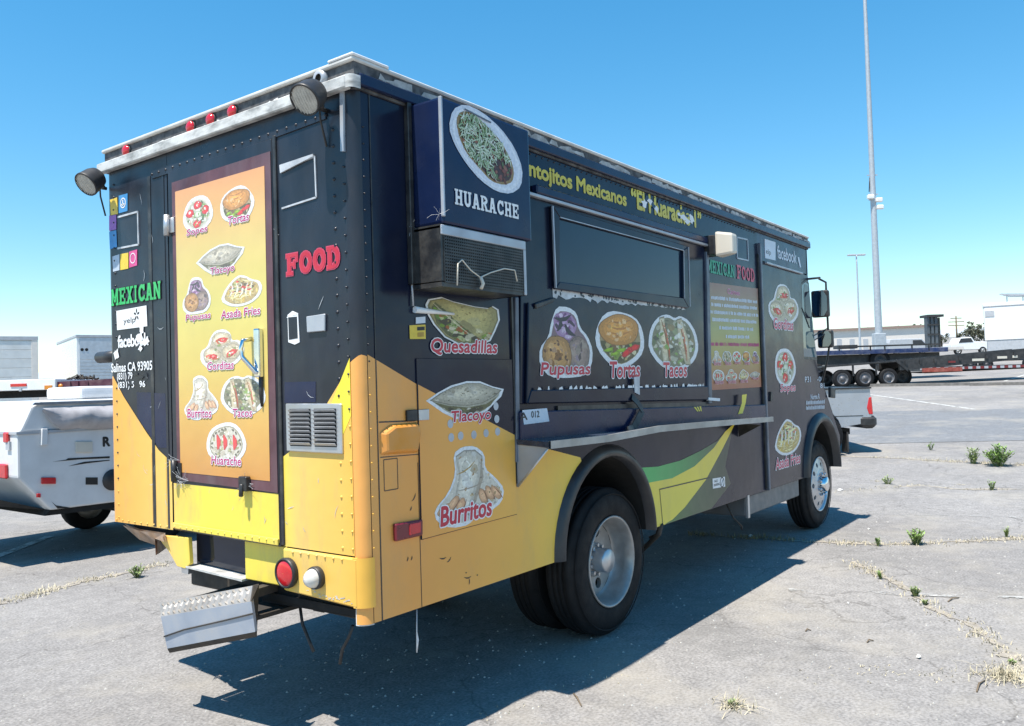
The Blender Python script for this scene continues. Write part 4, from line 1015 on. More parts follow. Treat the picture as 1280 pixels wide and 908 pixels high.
# lower framed panel
lo=[(653,505),(882,500),(880,483),(658,488)]
MB().prism([S(*p) for p in lo],SIDE,.012,.034).build('hatch_rail',M['black'],hatch,bevel=.006)
MB().prism([S(653,505),S(658,488),S(661,385),S(655,378)],SIDE,.012,.032).build('hatch_rail',M['black'],hatch,bevel=.005)
MB().prism([S(664,380),S(688,372),S(688,378),S(665,387)],SIDE,.012,.03).build('handle_tube',M['dark_trim'],hatch,bevel=.006)
pe=MB(); r=random.Random(15); q0,q1=S(661,488),S(876,483)
for k in range(60):
    t=r.uniform(0,1); x=q0[0]+(q1[0]-q0[0])*t; z=q0[1]+(q1[1]-q0[1])*t; l=r.uniform(.01,.05)
    pe.sheet([(x,z),(x+l,z),(x+l*.8,z+r.uniform(.006,.024)),(x+l*.2,z+r.uniform(.006,.02))],SIDE,.035+k*1e-5)
pe.build('peeled_edging',M['ink_white'],hatch,fixn=False,kind='stuff')
HW=.0135
Yh=-.0135
side_food('pupusas',669,385,739,474,'Pupusas',(673,454,735,473),31,w=HW,parent=hatch,fade=.02)
side_food('torta',742,388,803,465,'Tortas',(760,453,797,472),32,w=HW,parent=hatch,fade=.02)
side_food('tacos',807,394,871,466,'Tacos',(827,454,856,471),33,w=HW,parent=hatch,fade=.02)
# header sign
hd0,hd1=S(663,205),S(781,244)
lettering('ntojitos Mexicanos',SIDE,(1.305,S(667,225)[1]-.01,S(782,240)[0],S(667,203)[1]+.0),.003,M['ink_yellow'],T,bold=.04,spacing=.98)
za=S(800,258)[1]; 
lettering('\u201cEl Huarache 1\u201d',SIDE,(S(789,250)[0],S(860,278)[1]-.02,S(876,278)[0],S(860,266)[1]+.03),.003,M['ink_yellow'],T,bold=.04)
scraps([(805,255,4,7),(812,252,5,5),(820,262,3,5),(853,272,5,4),(859,277,4,5),(864,274,4,6),(848,268,3,3)],S,SIDE,.0045,M['ink_white'],seed=8)
scraps([(808,248,3,4),(816,258,3,5),(823,255,2,6),(851,264,3,3),(858,270,3,2)],S,SIDE,.0048,M['navy'],seed=11)
# sill and counter
MB().prism([(1.11,1.30),(4.77,1.245),(4.77,1.36),(1.11,1.46)],SIDE,0,.035).build('sill',M['navy'],T,bevel=.006)
MB().prism([(1.5,1.43),(3.58,1.385),(3.58,1.425),(1.5,1.475)],SIDE,.0,.014).build('sill_strip',M['dark_trim'],T)
cy=-.225; st_px=((686,553),(760,545),(823,533.5),(880,528.5),(965,522))
ct=MB(); P=[]
for px,py in st_px:
    x,z=S(px,py,cy); 
    zi=1.315-.07*(x-1.08)/3.4
    P+=[Vector((x,cy,z)),Vector((x,0,zi)),Vector((x,0,zi-.025)),Vector((x,cy,z-.03))]
n=len(st_px); F=[]
for i in range(n-1):
    for k in range(4): F.append([4*i+k,4*i+(k+1)%4,4*i+4+(k+1)%4,4*i+4+k])
F+=[[3,2,1,0],[4*n-4,4*n-3,4*n-2,4*n-1]]
M['counter']=pmat('scuffed_dark_counter',(.02,.03,.055),.28,var=.4,scale=10,dirt=.35,dirtcol=(.2,.22,.26),dscale=14)
counter=ct._add(P,F).build('counter',M['counter'],T)
M['edge']=pmat('dull_counter_edge',(.40,.39,.37),.45,.35,var=.2,dirt=.5,dirtcol=(.2,.18,.16),dscale=8)
fe=MB()
for i in range(n-1):
    a,b=P[4*i],P[4*i+4]; fe._add([a+Vector((0,-.012,.006)),b+Vector((0,-.012,.006)),b+Vector((0,-.012,-.034)),a+Vector((0,-.012,-.034)),a+Vector((0,.001,.006)),b+Vector((0,.001,.006)),b+Vector((0,.001,-.034)),a+Vector((0,.001,-.034))],[(0,3,2,1),(4,5,6,7),(0,1,5,4),(2,3,7,6)])
fe.build('counter_edge',M['edge'],counter)
# brackets
def bracket(x,za,out,drop,mat,t=.01):
    MB()._add([(x-t/2,0,za),(x-t/2,out,za-.01),(x-t/2,-.005,za-drop),(x+t/2,0,za),(x+t/2,out,za-.01),(x+t/2,-.005,za-drop)],[(0,1,2),(5,4,3),(0,3,4,1),(1,4,5,2),(2,5,3,0)]).build('counter_bracket',mat,counter)
bracket(1.10,1.285,-.215,.225,M['alu_light']); bracket(4.2,1.225,-.20,.11,M['dark_trim'])
a=P[0]+Vector((-.02,0,-.035)); MB().tube([Vector((1.10,-.21,1.268)),Vector((1.10,-.01,1.062))],.006,6).build('bracket_edge',M['alu'],counter)
# strap over the sill, tape, emblems
pts=[S(*p) for p in ((785,487),(786,500),(792,512),(793,522))]
mb=MB()
strp=[SIDE(*S(783,496),.04),SIDE(*S(788,503),.05),SIDE(*S(793,513),.06),Vector((S(790,528,-.06)[0],-.07,1.30)),Vector((S(782,533,-.1)[0],-.12,1.298))]
for a,b in zip(strp,strp[1:]): mb.bar(a,b,.05,.006,(0,-1,.3))
mb.build('strap',M['black_plastic'],T)
MB().prism([S(786,472),S(793,471),S(793,494),S(787,491)],SIDE,.035,.04).build('strap_scrap',M['tape'],hatch)
sk=sticker(((646,513),(677,510.5),(680,527),(648,531)),S,SIDE,.0365,M['ink_pale'],'permit_sticker')
lettering('A',SIDE,pxbox(S,650,516,659,525,y=-.0365),.0375,M['ink_black'],sk,bold=.03)
lettering('012',SIDE,pxbox(S,664,514,674,522,y=-.0365),.0375,M['ink_black'],sk,bold=.02)
sk=sticker(((922,494),(928,493),(927,503),(923,517),(917,518),(922,504)),S,SIDE,.0375,M['streak'],'tape_strip')
u,v=S(868,511.5); mb=MB(); 
for k in range(3): mb.sheet([(u-.09+k*.05,v+.018),(u-.06+k*.05,v+.018),(u-.01+k*.03,v-.018),(u-.03+k*.03,v-.018)],SIDE,.0365+k*1e-5)
mb.build('wing_mark',M['streak'],T,fixn=False)
MB().bar(SIDE(*S(880,499),.03),SIDE(*S(894,500),.03),.02,.022).build('catch',M['ink_white'],T)
# swoosh below the counter
yw=[(809,604),(840,598),(868,583),(892,560),(906,540),(917,530)]
yw2=[(918,531),(915,537),(902,563),(882,600),(856,634),(840,650),(831,655)]
arch_r=[p for p in arc_pts(ARX,ZB,ARR+.075,2,52,10)]
top_y=[S(*p) for p in yw]; bot_y=[S(*p) for p in yw2]
bot_y=[p for p in bot_y if p[1]>.603]
MB().sheet([p for p in [S(833,655)] if p[1]>.603]+bot_y[::-1]+top_y[::-1]+[p for p in arch_r[::-1] if p[1]<top_y[0][1]]+[(ARX+ARR+.078,.603)],SIDE,.0022).build('yellow_swoosh',M['yellow_side'],T)
gw=[(799,585),(822,583.5),(850,576),(875,564),(896,551.5),(908,538)]
gt=[S(*p) for p in gw]
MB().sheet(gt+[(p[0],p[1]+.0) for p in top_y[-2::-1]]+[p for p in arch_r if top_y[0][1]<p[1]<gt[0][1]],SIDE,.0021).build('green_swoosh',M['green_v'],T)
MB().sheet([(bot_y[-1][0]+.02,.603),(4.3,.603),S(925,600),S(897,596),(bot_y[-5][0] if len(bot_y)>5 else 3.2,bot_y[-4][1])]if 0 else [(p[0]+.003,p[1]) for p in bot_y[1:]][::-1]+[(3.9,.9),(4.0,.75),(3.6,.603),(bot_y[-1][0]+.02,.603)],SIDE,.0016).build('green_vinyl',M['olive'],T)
ln=[S(824,612),S(887,597)]; seam(*ln[0],*ln[1],.008,.004); seam(*S(824,612),*S(828,656),.007,.004)
ns=sticker(((890,598.5),(905.5,596),(906,608.5),(890.5,611)),S,SIDE,.004,M['ink_white'],'no_smoking_sticker')
lettering('NO',SIDE,pxbox(S,892.5,600,896.5,603),.0046,M['ink_black'],ns); lettering('SMOKING',SIDE,pxbox(S,891.5,604.5,899,607.5),.0046,M['ink_black'],ns)
u,v=S(902,603); fr=Frame(SIDE(u,v,.0048),SIDE.U,SIDE.V,SIDE.N); mb=MB(); mb.lathe([(.042,0),(.033,0)],fr,20); mb.sheet([(-.03,-.026),(-.024,-.03),(.03,.026),(.024,.03)],fr,.0002); mb.build('sticker_mark',M['ink_black'],ns,fixn=False)
# --- arch flares
def flare(cx,r0,r1,a0,a1,w,nm='wheel_arch'):
    n=26; mb=MB(); P=[]
    for i in range(n+1):
        a=radians(a0+(a1-a0)*i/n); c,s=cos(a),sin(a)
        for r_,w_ in ((r0,-.12),(r0,w),(r0+.02,w+.008),(r1-.02,w*.75),(r1,.001)):
            P.append(SIDE(cx+r_*c,max(.585,ZB+r_*s),w_))
    F=[[5*i+k,5*i+k+1,5*i+6+k,5*i+5+k] for i in range(n) for k in range(4)]
    mb._add(P,F,True); mb._add([P[k] for k in range(5)],[(0,1,2,3,4)]); mb._add([P[-5+k] for k in range(5)],[(0,1,2,3,4)])
    return mb.build(nm,M['flare'],T)
flare(ARX,ARR-.005,ARR+.07,180,0,.035); flare(AFX,AFR-.005,AFR+.085,180,0,.045)
def well(cx,r,nm='wheel_well'):
    n=14; mb=MB(); P=[]
    for i in range(n+1):
        a=pi*i/n; 
        for y in (.028,.78): P.append((cx+r*cos(a),y,max(.5,ZB+r*sin(a))))
    mb._add(P,[[2*i,2*i+1,2*i+3,2*i+2] for i in range(n)],True); mb._add([P[2*i+1] for i in range(n+1)],[list(range(n+1))])
    mb.build(nm,M['void'],T,fixn=False)
well(ARX,ARR-.006); well(AFX,AFR-.006)
# --- menu panel next to the hatch
sx0,sz0=3.64,2.545; hs_=.19
spk=MB()._add([(sx0,-.09,sz0+.0),(sx0+.13,-.09,sz0+.0),(sx0+.13,-.09,sz0+hs_+.01),(sx0,-.09,sz0+hs_+.01),(sx0+.01,-.23,sz0+.01),(sx0+.11,-.23,sz0+.02),(sx0+.11,-.23,sz0+hs_-.02),(sx0+.01,-.23,sz0+hs_-.02)],[(3,2,1,0),(4,5,6,7),(0,1,5,4),(1,2,6,5),(2,3,7,6),(3,0,4,7)]).build('speaker',M['white_plastic'],T,bevel=.02,seg=2)
MB().box((sx0-.01,-.092,sz0+.02),(sx0+.14,0,sz0+.17)).build('speaker_bracket',M['dark_trim'],spk,bevel=.006)
trim_frame(((921,297),(934,300),(935,326),(921,323)),S,SIDE,.006,.012,M['alu_light'],'window_trim',T)
a=S(884,345); b=S(918,349); slab('MEXICAN',SIDE,(a[0],S(900,344)[1],b[0],S(900,328)[1]),.003,M['ink_teal'],T,gap=.06)
a=S(921,350); b=S(943,352); slab('FOOD',SIDE,(a[0],S(932,351)[1],b[0],S(932,334)[1]),.003,M['ink_pinkred'],T,gap=.08)
mq=[S(884,353),S(946.5,361),S(951,484),S(888,488)]
menu=MB().prism(mq,SIDE,0,.005).build('menu_board',M['menu'],T)
mx=lambda u,v:(lambda a,b:(a[0]+(b[0]-a[0])*v,a[1]+(b[1]-a[1])*v))((mq[0][0]+(mq[1][0]-mq[0][0])*u,mq[0][1]+(mq[1][1]-mq[0][1])*u),(mq[3][0]+(mq[2][0]-mq[3][0])*u,mq[3][1]+(mq[2][1]-mq[3][1])*u))
a=mx(.36,.085); b=mx(.60,.045); lettering('Carnes',SIDE,(a[0],a[1],b[0],b[1]),.0062,M['ink_magenta'],menu,bold=.02,outline=M['ink_white'],outw=.03)
r=random.Random(40)
for j,(v,l,rr_) in enumerate(((.14,.05,.95),(.205,.05,.95),(.275,.03,.97),(.345,.06,.94),(.42,.18,.86),(.50,.30,.76),(.575,.02,.98))):
    mb=MB(); u=l; k=0
    while u<rr_:                                       # rows of print too small to read
        d=r.uniform(.012,.022); a=mx(u,v+.012+r.uniform(0,.004)); b=mx(u+d,v-.012-r.uniform(0,.008)); mb.sheet([(a[0],a[1]),(b[0],a[1]),(b[0],b[1]),(a[0],b[1])],SIDE,.0062)
        u+=d+(r.uniform(.004,.007) if r.random()>.15 else .02); k+=1
    mb.build('print_row',M['ink_magenta'] if j==6 else M['ink_pale'],menu,fixn=False)
for j,row in enumerate(((.70,('burrito','tacos','sopes','torta','pupusas')),(.875,('huarache_small','gorditas','fries','tlacoyo')))):
    v,ks=row; n=len(ks)
    for i,k in enumerate(ks):
        u=(i+.5)/n*.96+.02; c=mx(u,v); hw=.5/n*.92*(mq[1][0]-mq[0][0])*.96; hh=.062*(mq[0][1]-mq[3][1])
        if k=='tlacoyo': hh*=.75
        food_decal(k,SIDE,(c[0]-hw,c[1]-hh,c[0]+hw,c[1]+hh),.0062,menu,50+i+j*9,border=1.04)
        lettering({'burrito':'Burritos','tacos':'Tacos','sopes':'Sopes','torta':'Tortas','pupusas':'Pupusas','huarache_small':'Huarache','gorditas':'Gorditas','fries':'Asada Fries','tlacoyo':'Tlacoyo'}[k],SIDE,(c[0]-hw*.7,c[1]-hh-.008,c[0]+hw*.7,c[1]-hh+.024),.0115,M['ink_red'],menu,outline=M['ink_white'],outw=.04)
# --- front sliding door and its post
MB().box((4.80,-.03,ZB+.0),(4.835,.03,2.80)).build('door_post',M['trim_mid'],T,bevel=.005)
MB().box((4.775,-.015,ZB+.02),(4.80,.0,2.70)).build('door_post',M['dark_trim'],T)
MB().prism([(4.80,2.655),(6.22,2.645),(6.22,ZT),(4.80,ZT)],SIDE,-.03,0).build('front_header',M['navy'],T)
ang=math.acos((5.98-AFX)/AFR)
dpoly=[(4.84,ZB),(AFX-AFR,ZB)]+[(AFX+AFR*cos(pi-(pi-ang)*i/8),ZB+AFR*sin(pi-(pi-ang)*i/8)) for i in range(1,9)]+[(5.98,2.64),(4.84,2.645)]
sd=MB().prism(dpoly,SIDE,-.03,.006).build('sliding_door',M['black'],T)
MB().bar(SIDE(4.95,2.638,.02),SIDE(5.98,2.632,.02),.025,.018).build('door_rail',M['alu_light'],T,bevel=.003)
MB().prism([S(955.5,299),S(969,303),S(969,326),S(956,323)],SIDE,0,.0035).build('review_card',M['ink_pale'],T)
lettering('elp',SIDE,pxbox(S,957,312,963,320),.004,M['ink_black'],T,bold=0)
lettering('facebook',SIDE,(S(971.5,320)[0],S(983,325)[1]-.01,S(995,326)[0],S(983,311)[1]+.0),.003,M['ink_pale'],T,bold=.02)
sticker(((996.5,322),(998.5,321.5),(1001,334),(999.5,335)),S,SIDE,.003,M['ink_pale'],'torn_vinyl')
side_food('gorditas',959,356,997,408,'Gorditas',(966,399,990,412),61,w=.0075,parent=sd,col='ink_pinkred')
side_food('sopes',967,435,994,489,'Sopes',(974,480,993,492),62,w=.0075,parent=sd,col='ink_pinkred')
side_food('fries',965,523,1001,572,'Asada Fries',(968,570,999,583),63,w=.0075,parent=sd,col='ink_pinkred')
MB().prism([S(961,490),S(963,490),S(963,502),S(961,502)],SIDE,.006,.02).build('door_pull',M['black_plastic'],sd)
# --- cab
n_=10
cab=[(5.985,ZB+AFR*sin(ang))]+[(AFX+AFR*cos(ang-ang*i/n_),ZB+AFR*sin(ang-ang*i/n_)) for i in range(1,n_)]+[(AFX+AFR,.63),(7.12,.70),(7.155,.924),(6.44,1.67),(6.42,1.75),(6.225,2.63),(5.985,2.64)]
MB().prism(cab,SIDE,-.03,.0).build('cab_side',M['black'],T)
gp=[S(1001.5,357),S(1006,353),S(1010.5,356),S(1014,400),S(1020.5,447),S(1004,446)]
fr_=MB().prism(scale_poly(gp,1.06),SIDE,0,.004).build('window_frame',M['dark_trim'],T)
MB().sheet(gp,SIDE,.0048).build('quarter_pane',M['cab_glass'],fr_)
dk=blobify([S(1003.5,355),S(1009.5,357),S(1012,380),S(1012,404),S(1009,407),S(1005,395)])
MB().sheet(dk,SIDE,.0062).build('quarter_pane',M['glass'],fr_)  # dark sheet standing in for the dim interior behind the glass
MB().bar(SIDE(*S(1001.5,385),.007),SIDE(*S(1011,410),.007),.008,.008).build('window_bar',M['dark_trim'],fr_)
lettering('P31',SIDE,pxbox(S,1006,471,1013,478),.003,M['ink_pale'],T,bold=.01)
lettering('-00',SIDE,pxbox(S,1021,471,1029,477),.003,M['ink_pale'],T,bold=.01)
lettering('81',SIDE,pxbox(S,1025,479,1030,485),.003,M['ink_pale'],T,bold=.01)
lettering('Norma R',SIDE,pxbox(S,1013,493,1024,499),.003,M['ink_pale'],T,bold=.02)
for j,(y0,y1) in enumerate(((501,506),(507.5,512.5))):
    mb=MB(); r=random.Random(70+j); px=1007.5
    while px<1030:
        d=r.uniform(.5,1.0); dy=-(px-1007)*.06
        mb.sheet([S(px,y1+dy),S(px+d,y1+dy),S(px+d,y0+dy+r.uniform(0,1.5)),S(px,y0+dy+r.uniform(0,1.5))],SIDE,.003); px+=d+.45
    mb.build('print_row',M['ink_pale'],T,fixn=False)
MB().prism([S(1035,484),S(1041,486),S(1041,498),S(1035,497)],SIDE,0,.03).build('side_lamp',M['black_plastic'],T,bevel=.006)
# windscreen, hood, nose
MB()._add([(6.42,.03,1.75),(6.42,W-.03,1.75),(6.225,W-.03,2.63),(6.225,.03,2.63)],[(0,1,2,3)]).build('windscreen',M['glass'],T,fixn=False)
MB().box((6.19,.0,2.63),(6.225,W,ZT)).build('front_panel',M['navy'],T)
hd=MB(); P=[]; ny=12
for j in range(ny+1):
    y=W*j/ny; f=1-abs((y-W/2)/(W/2))**2.2
    P+=[(6.40,y,1.76),(6.44,y,1.67+.02*f),(6.8+.15*f,y,1.31+.10*f),(7.155+.42*f,y,.924+.12*f),(7.13+.44*f,y,.66)]
hd._add(P,[[5*j+k,5*j+k+1,5*j+6+k,5*j+5+k] for j in range(ny) for k in range(4)],True)
hd.build('hood',M['black'],T)
MB().box((7.35,.25,.50),(7.66,W-.25,.66)).build('front_bumper',M['alu'],T,bevel=.02)
# far side and front wheel side
side2=[(.05,.889),(1.5,.889),(1.52,ZB),(AFX-AFR,ZB)]+arc_pts(AFX,ZB,AFR,180,0)[1:-1]+[(AFX+AFR,ZB),(7.12,.70),(7.155,.924),(6.44,1.67),(6.42,1.75),(6.225,2.63),(6.225,ZT),(.05,ZT)]
MB().prism(side2,Frame((0,W,0),(1,0,0),(0,0,1),(0,1,0)),-.03,0).build('side_panel',M['black'],T)
MB().box((.03,.03,.60),(AFX-AFR-.05,.031,.602)) if 0 else None
# floor and chassis, leaving room for the wheels
MB().box((.5,.78,.61),(7.0,W-.5,.64)).box((.06,.03,.61),(ARX-ARR,.78,.64)).box((ARX+ARR,.03,.61),(AFX-AFR,.78,.64)).build('floor_pan',M['void'],T)
for y in (.72,1.36): MB().box((.35,y-.04,.48),(7.3,y+.04,.61)).build('chassis_rail',M['chassis'],T)
for x in (XR,XF): MB().tube([(x,.2,TR),(x,W-.2,TR)],.07,10).build('axle',M['chassis'],T)
MB().ico((XR,W/2,TR),.2,.18,.2,2).build('differential',M['chassis'],T)
MB().box((.35,.5,.50),(.95,1.5,.62)).build('tank',M['chassis'],T,bevel=.04)
MB().tube([(2.9,1.2,.5),(4.2,1.2,.48),(4.6,1.0,.46)],.1,12).build('silencer',M['chassis'],T)
M['step_grey']=pmat('dull_step_skirt',(.16,.17,.18),.5,.3,var=.25,dirt=.4,dirtcol=(.1,.09,.08))
# entry step and under-door box
MB().box((4.35,.02,.43),(5.75,.55,.598)).build('entry_step',M['step_grey'],T,bevel=.01)
MB().box((4.35,-.002,.42),(4.39,.02,.61)).build('step_strap',M['alu'],T)
MB().tube([(4.1,.1,.6),(4.15,.05,.45),(4.25,.02,.37),(4.32,.05,.33)],.008,5).build('loose_wire',M['chassis'],T)
# hanging hoses at the rear
for pts in (((375,758,.15),(378,780,.15),(386,800,.15),(392,815,.15)),((441,782,.12),(436,797,.12),(428,812,.12),(425,830,.12))):
    MB().tube([on(a,b,0,c) for a,b,c in pts],.008,6).build('hanging_hose',M['black_plastic'],T)
MB().tube([on(521,762,1,.02),on(521,790,1,.02),on(522,800,1,.02),on(521,816,1,.02)],[.003,.003,.006,.003],5).build('loose_wire',M['tape'],T)
MB().tube([on(826,657,1,.02),on(822,668,1,.05),on(812,672,1,.12)],.01,6).build('hanging_hose',M['black_plastic'],T)
MB().tube([on(826,655,1,.0),on(823,668,1,.03),on(810,681,1,.15),on(800,690,1,.3)],.02,6).build('exhaust_tip',M['chassis'],T)
# mirrors
def mirror(l,t,r,b,x,nm):
    A=on(l,t,0,x); B=on(r,b,0,x); y0,y1=sorted((A.y,B.y)); z0,z1=sorted((A.z,B.z))
    h=MB().box((x,y0,z0),(x+.07,y1,z1)).build('mirror',M['black_plastic'],T,bevel=.025,seg=3)
    MB().prism(blobify([(-y1+.012,z0+.012),(-y0-.012,z0+.012),(-y0-.012,z1-.012),(-y1+.012,z1-.012)]),Frame((x-.001,0,0),(0,-1,0),(0,0,1),(-1,0,0)),0,.002).build('mirror_glass',M['mirror'],h)
    return y0,y1,z0,z1
M['mirror']=pmat('mirror_glass',(.55,.58,.62),.06,1,var=.05,rvar=.02)
m1=mirror(1013,364,1036,396,6.45,'m'); m2=mirror(1021,413.5,1041,434.5,6.5,'m')
yy=(m1[0]+m1[1])/2-.05
arm=[Vector((6.24,.0,2.60)),Vector((6.36,-.08,2.615)),Vector((6.5,yy+.06,2.62)),Vector((6.53,yy,2.58)),Vector((6.53,yy,m1[3])),Vector((6.55,yy,m2[2])),Vector((6.55,yy+.02,m2[2]-.12)),Vector((6.56,.0,1.52))]
MB().tube(arm,.011,8).build('mirror_arm',M['dark_trim'],T)
MB().tube([Vector((6.36,0,2.02)),Vector((6.55,yy,2.10))],.006,6).build('mirror_arm',M['dark_trim'],T)
MB().tube([Vector((6.36,0,1.97)),Vector((6.55,yy,2.06))],.006,6).build('mirror_arm',M['dark_trim'],T)
# --- wheels
TYRE=[(.60,.012),(.63,.0),(.70,-.006),(.80,-.008),(.88,.002),(.935,.018),(.955,.028),(.985,.034),(1.0,.05),(1.0,.072),(.978,.074),(.978,.084),(1.0,.086),(1.0,.108),(.978,.110),(.978,.120),(1.0,.122),(1.0,.144),(.978,.146),(.978,.156),(1.0,.158),(1.0,.18),(.985,.196),(.935,.214),(.88,.226),(.70,.23),(.60,.215)]
def tyre(parent,x,y,sgn=1):
    fr=Frame((x,y,TR),(1,0,0),(0,0,1),(0,-sgn,0)); pr=[(r*TR,-w) for r,w in TYRE]
    mb=MB(); mb.lathe(pr,fr,56); 
    # shoulder lugs
    for k in range(56):
        a=2*pi*k/56; b=a+2*pi/56*.45
        pass
    mb.lathe([(.905*TR,-.003),(.915*TR,.0035),(.925*TR,-.006)],fr,56)
    return mb.build('tyre',M['rubber'],parent)
def holed_disc(mb, fr, nh, rh, rc, r0, r1, w_of, depth=.03):
    ns=12
    for h in range(nh):
        A=2*pi*h/nh; half=pi/nh
        hole=[];outer=[]
        for k in range(ns):
            g=2*pi*k/ns; lx,ly=cos(g),sin(g)
            hr,ha=rc+rh*lx, rh*ly/rc
            hole.append((hr,A+ha))
            # walk to the sector border
            t=1e9
            if lx>1e-6: t=min(t,(r1-rc)/lx)
            if lx<-1e-6: t=min(t,(r0-rc)/lx)
            if abs(ly)>1e-6: t=min(t,half*rc/abs(ly))
            outer.append((rc+t*lx,A+t*ly/rc))
        # pull nearest outer points onto the corners
        for cr,ca in ((r1,half),(r1,-half),(r0,half),(r0,-half)):
            j=min(range(ns),key=lambda i:(outer[i][0]-cr)**2+((outer[i][1]-A-ca)*rc)**2); outer[j]=(cr,A+ca)
        P=[fr(r*cos(a),r*sin(a),w_of(r)) for r,a in outer]+[fr(r*cos(a),r*sin(a),w_of(r)) for r,a in hole]+[fr(r*cos(a),r*sin(a),w_of(r)-depth) for r,a in hole]
        F=[[k,(k+1)%ns,ns+(k+1)%ns,ns+k] for k in range(ns)]+[[ns+k,ns+(k+1)%ns,2*ns+(k+1)%ns,2*ns+k] for k in range(ns)]
        mb._add(P,F,False)
def rear_wheel(x,ysgn):
    yo=.055 if ysgn>0 else W-.055
    wh=empty('wheel',(x,yo,TR)); wh.parent=T; wh.location=Vector((x,yo,TR))-T.location
    tyre(wh,x,yo,ysgn); tyre(wh,x,yo+ysgn*.28,ysgn)
    fr=Frame((x,yo,TR),(1,0,0),(0,0,1),(0,-ysgn,0)); R=TR
    rim=MB().lathe([(.60*R,-.012),(.62*R,.006),(.60*R,.010),(.585*R,.0),(.56*R,-.02),(.545*R,-.06),(.54*R,-.12),(.50*R,-.135)],fr,48)
    wf=lambda r:-.135-.02*(1-(r/(.5*R)))
    holed_disc(rim,fr,5,.075*R,.37*R,.24*R,.50*R,wf)
    rim.lathe([(.24*R,wf(.24*R)),(.235*R,-.12),(.22*R,-.118),(.10*R,-.118)],fr,32)
    rim.build('rim',M['rim'],wh)
    MB().lathe([(.165*R,-.12),(.165*R,-.03),(.15*R,-.02),(.001,-.016)],fr,28).build('hub_cap',M['alu'],wh)
    for k in range(10):
        a=2*pi*(k+.5)/10; MB().lathe([(.012,-.118),(.012,-.095),(.001,-.094)],Frame(fr(.2*R*cos(a),.2*R*sin(a),0),fr.U,fr.V,fr.N),6,False).build('lug_nut',M['alu'],wh)
    MB().lathe([(.5*R,-.2),(.001,-.2)],fr,24).build('brake_drum',M['void'],wh)
def front_wheel(x,ysgn):
    yo=.045 if ysgn>0 else W-.045
    wh=empty('wheel',(x,yo,TR)); wh.parent=T; wh.location=Vector((x,yo,TR))-T.location
    tyre(wh,x,yo,ysgn)
    fr=Frame((x,yo,TR),(1,0,0),(0,0,1),(0,-ysgn,0)); R=TR
    rim=MB().lathe([(.60*R,-.012),(.62*R,.006),(.60*R,.010),(.585*R,.002),(.57*R,-.012)],fr,48)
    wf=lambda r:-.012+.03*max(0,1-((r-.30*R)/(.27*R)))
    holed_disc(rim,fr,10,.052*R,.45*R,.33*R,.57*R,wf)
    rim.lathe([(.33*R,wf(.33*R)),(.30*R,.022),(.26*R,.02),(.18*R,.018)],fr,40)
    rim.build('rim',M['alu'],wh)
    MB().lathe([(.17*R,.01),(.165*R,.075),(.15*R,.085),(.001,.09)],fr,28).build('hub_cap',M['chrome'],wh)
    for k in range(8):
        a=2*pi*(k+.5)/8; MB().lathe([(.016,.015),(.015,.05),(.008,.058),(.001,.059)],Frame(fr(.24*R*cos(a),.24*R*sin(a),0),fr.U,fr.V,fr.N),6,False).build('lug_nut',M['chrome'],wh)
    MB().lathe([(.56*R,-.08),(.001,-.08)],fr,24).build('brake_drum',M['void'],wh)
rear_wheel(XR,1); rear_wheel(XR,-1); front_wheel(XF,1); front_wheel(XF,-1)
# roof vent far forward
c=at(996,290,9.0); MB().box((5.45,.35,3.03),(5.85,.75,3.10)).build('roof_vent',M['roof_white'],T,bevel=.03,seg=2)
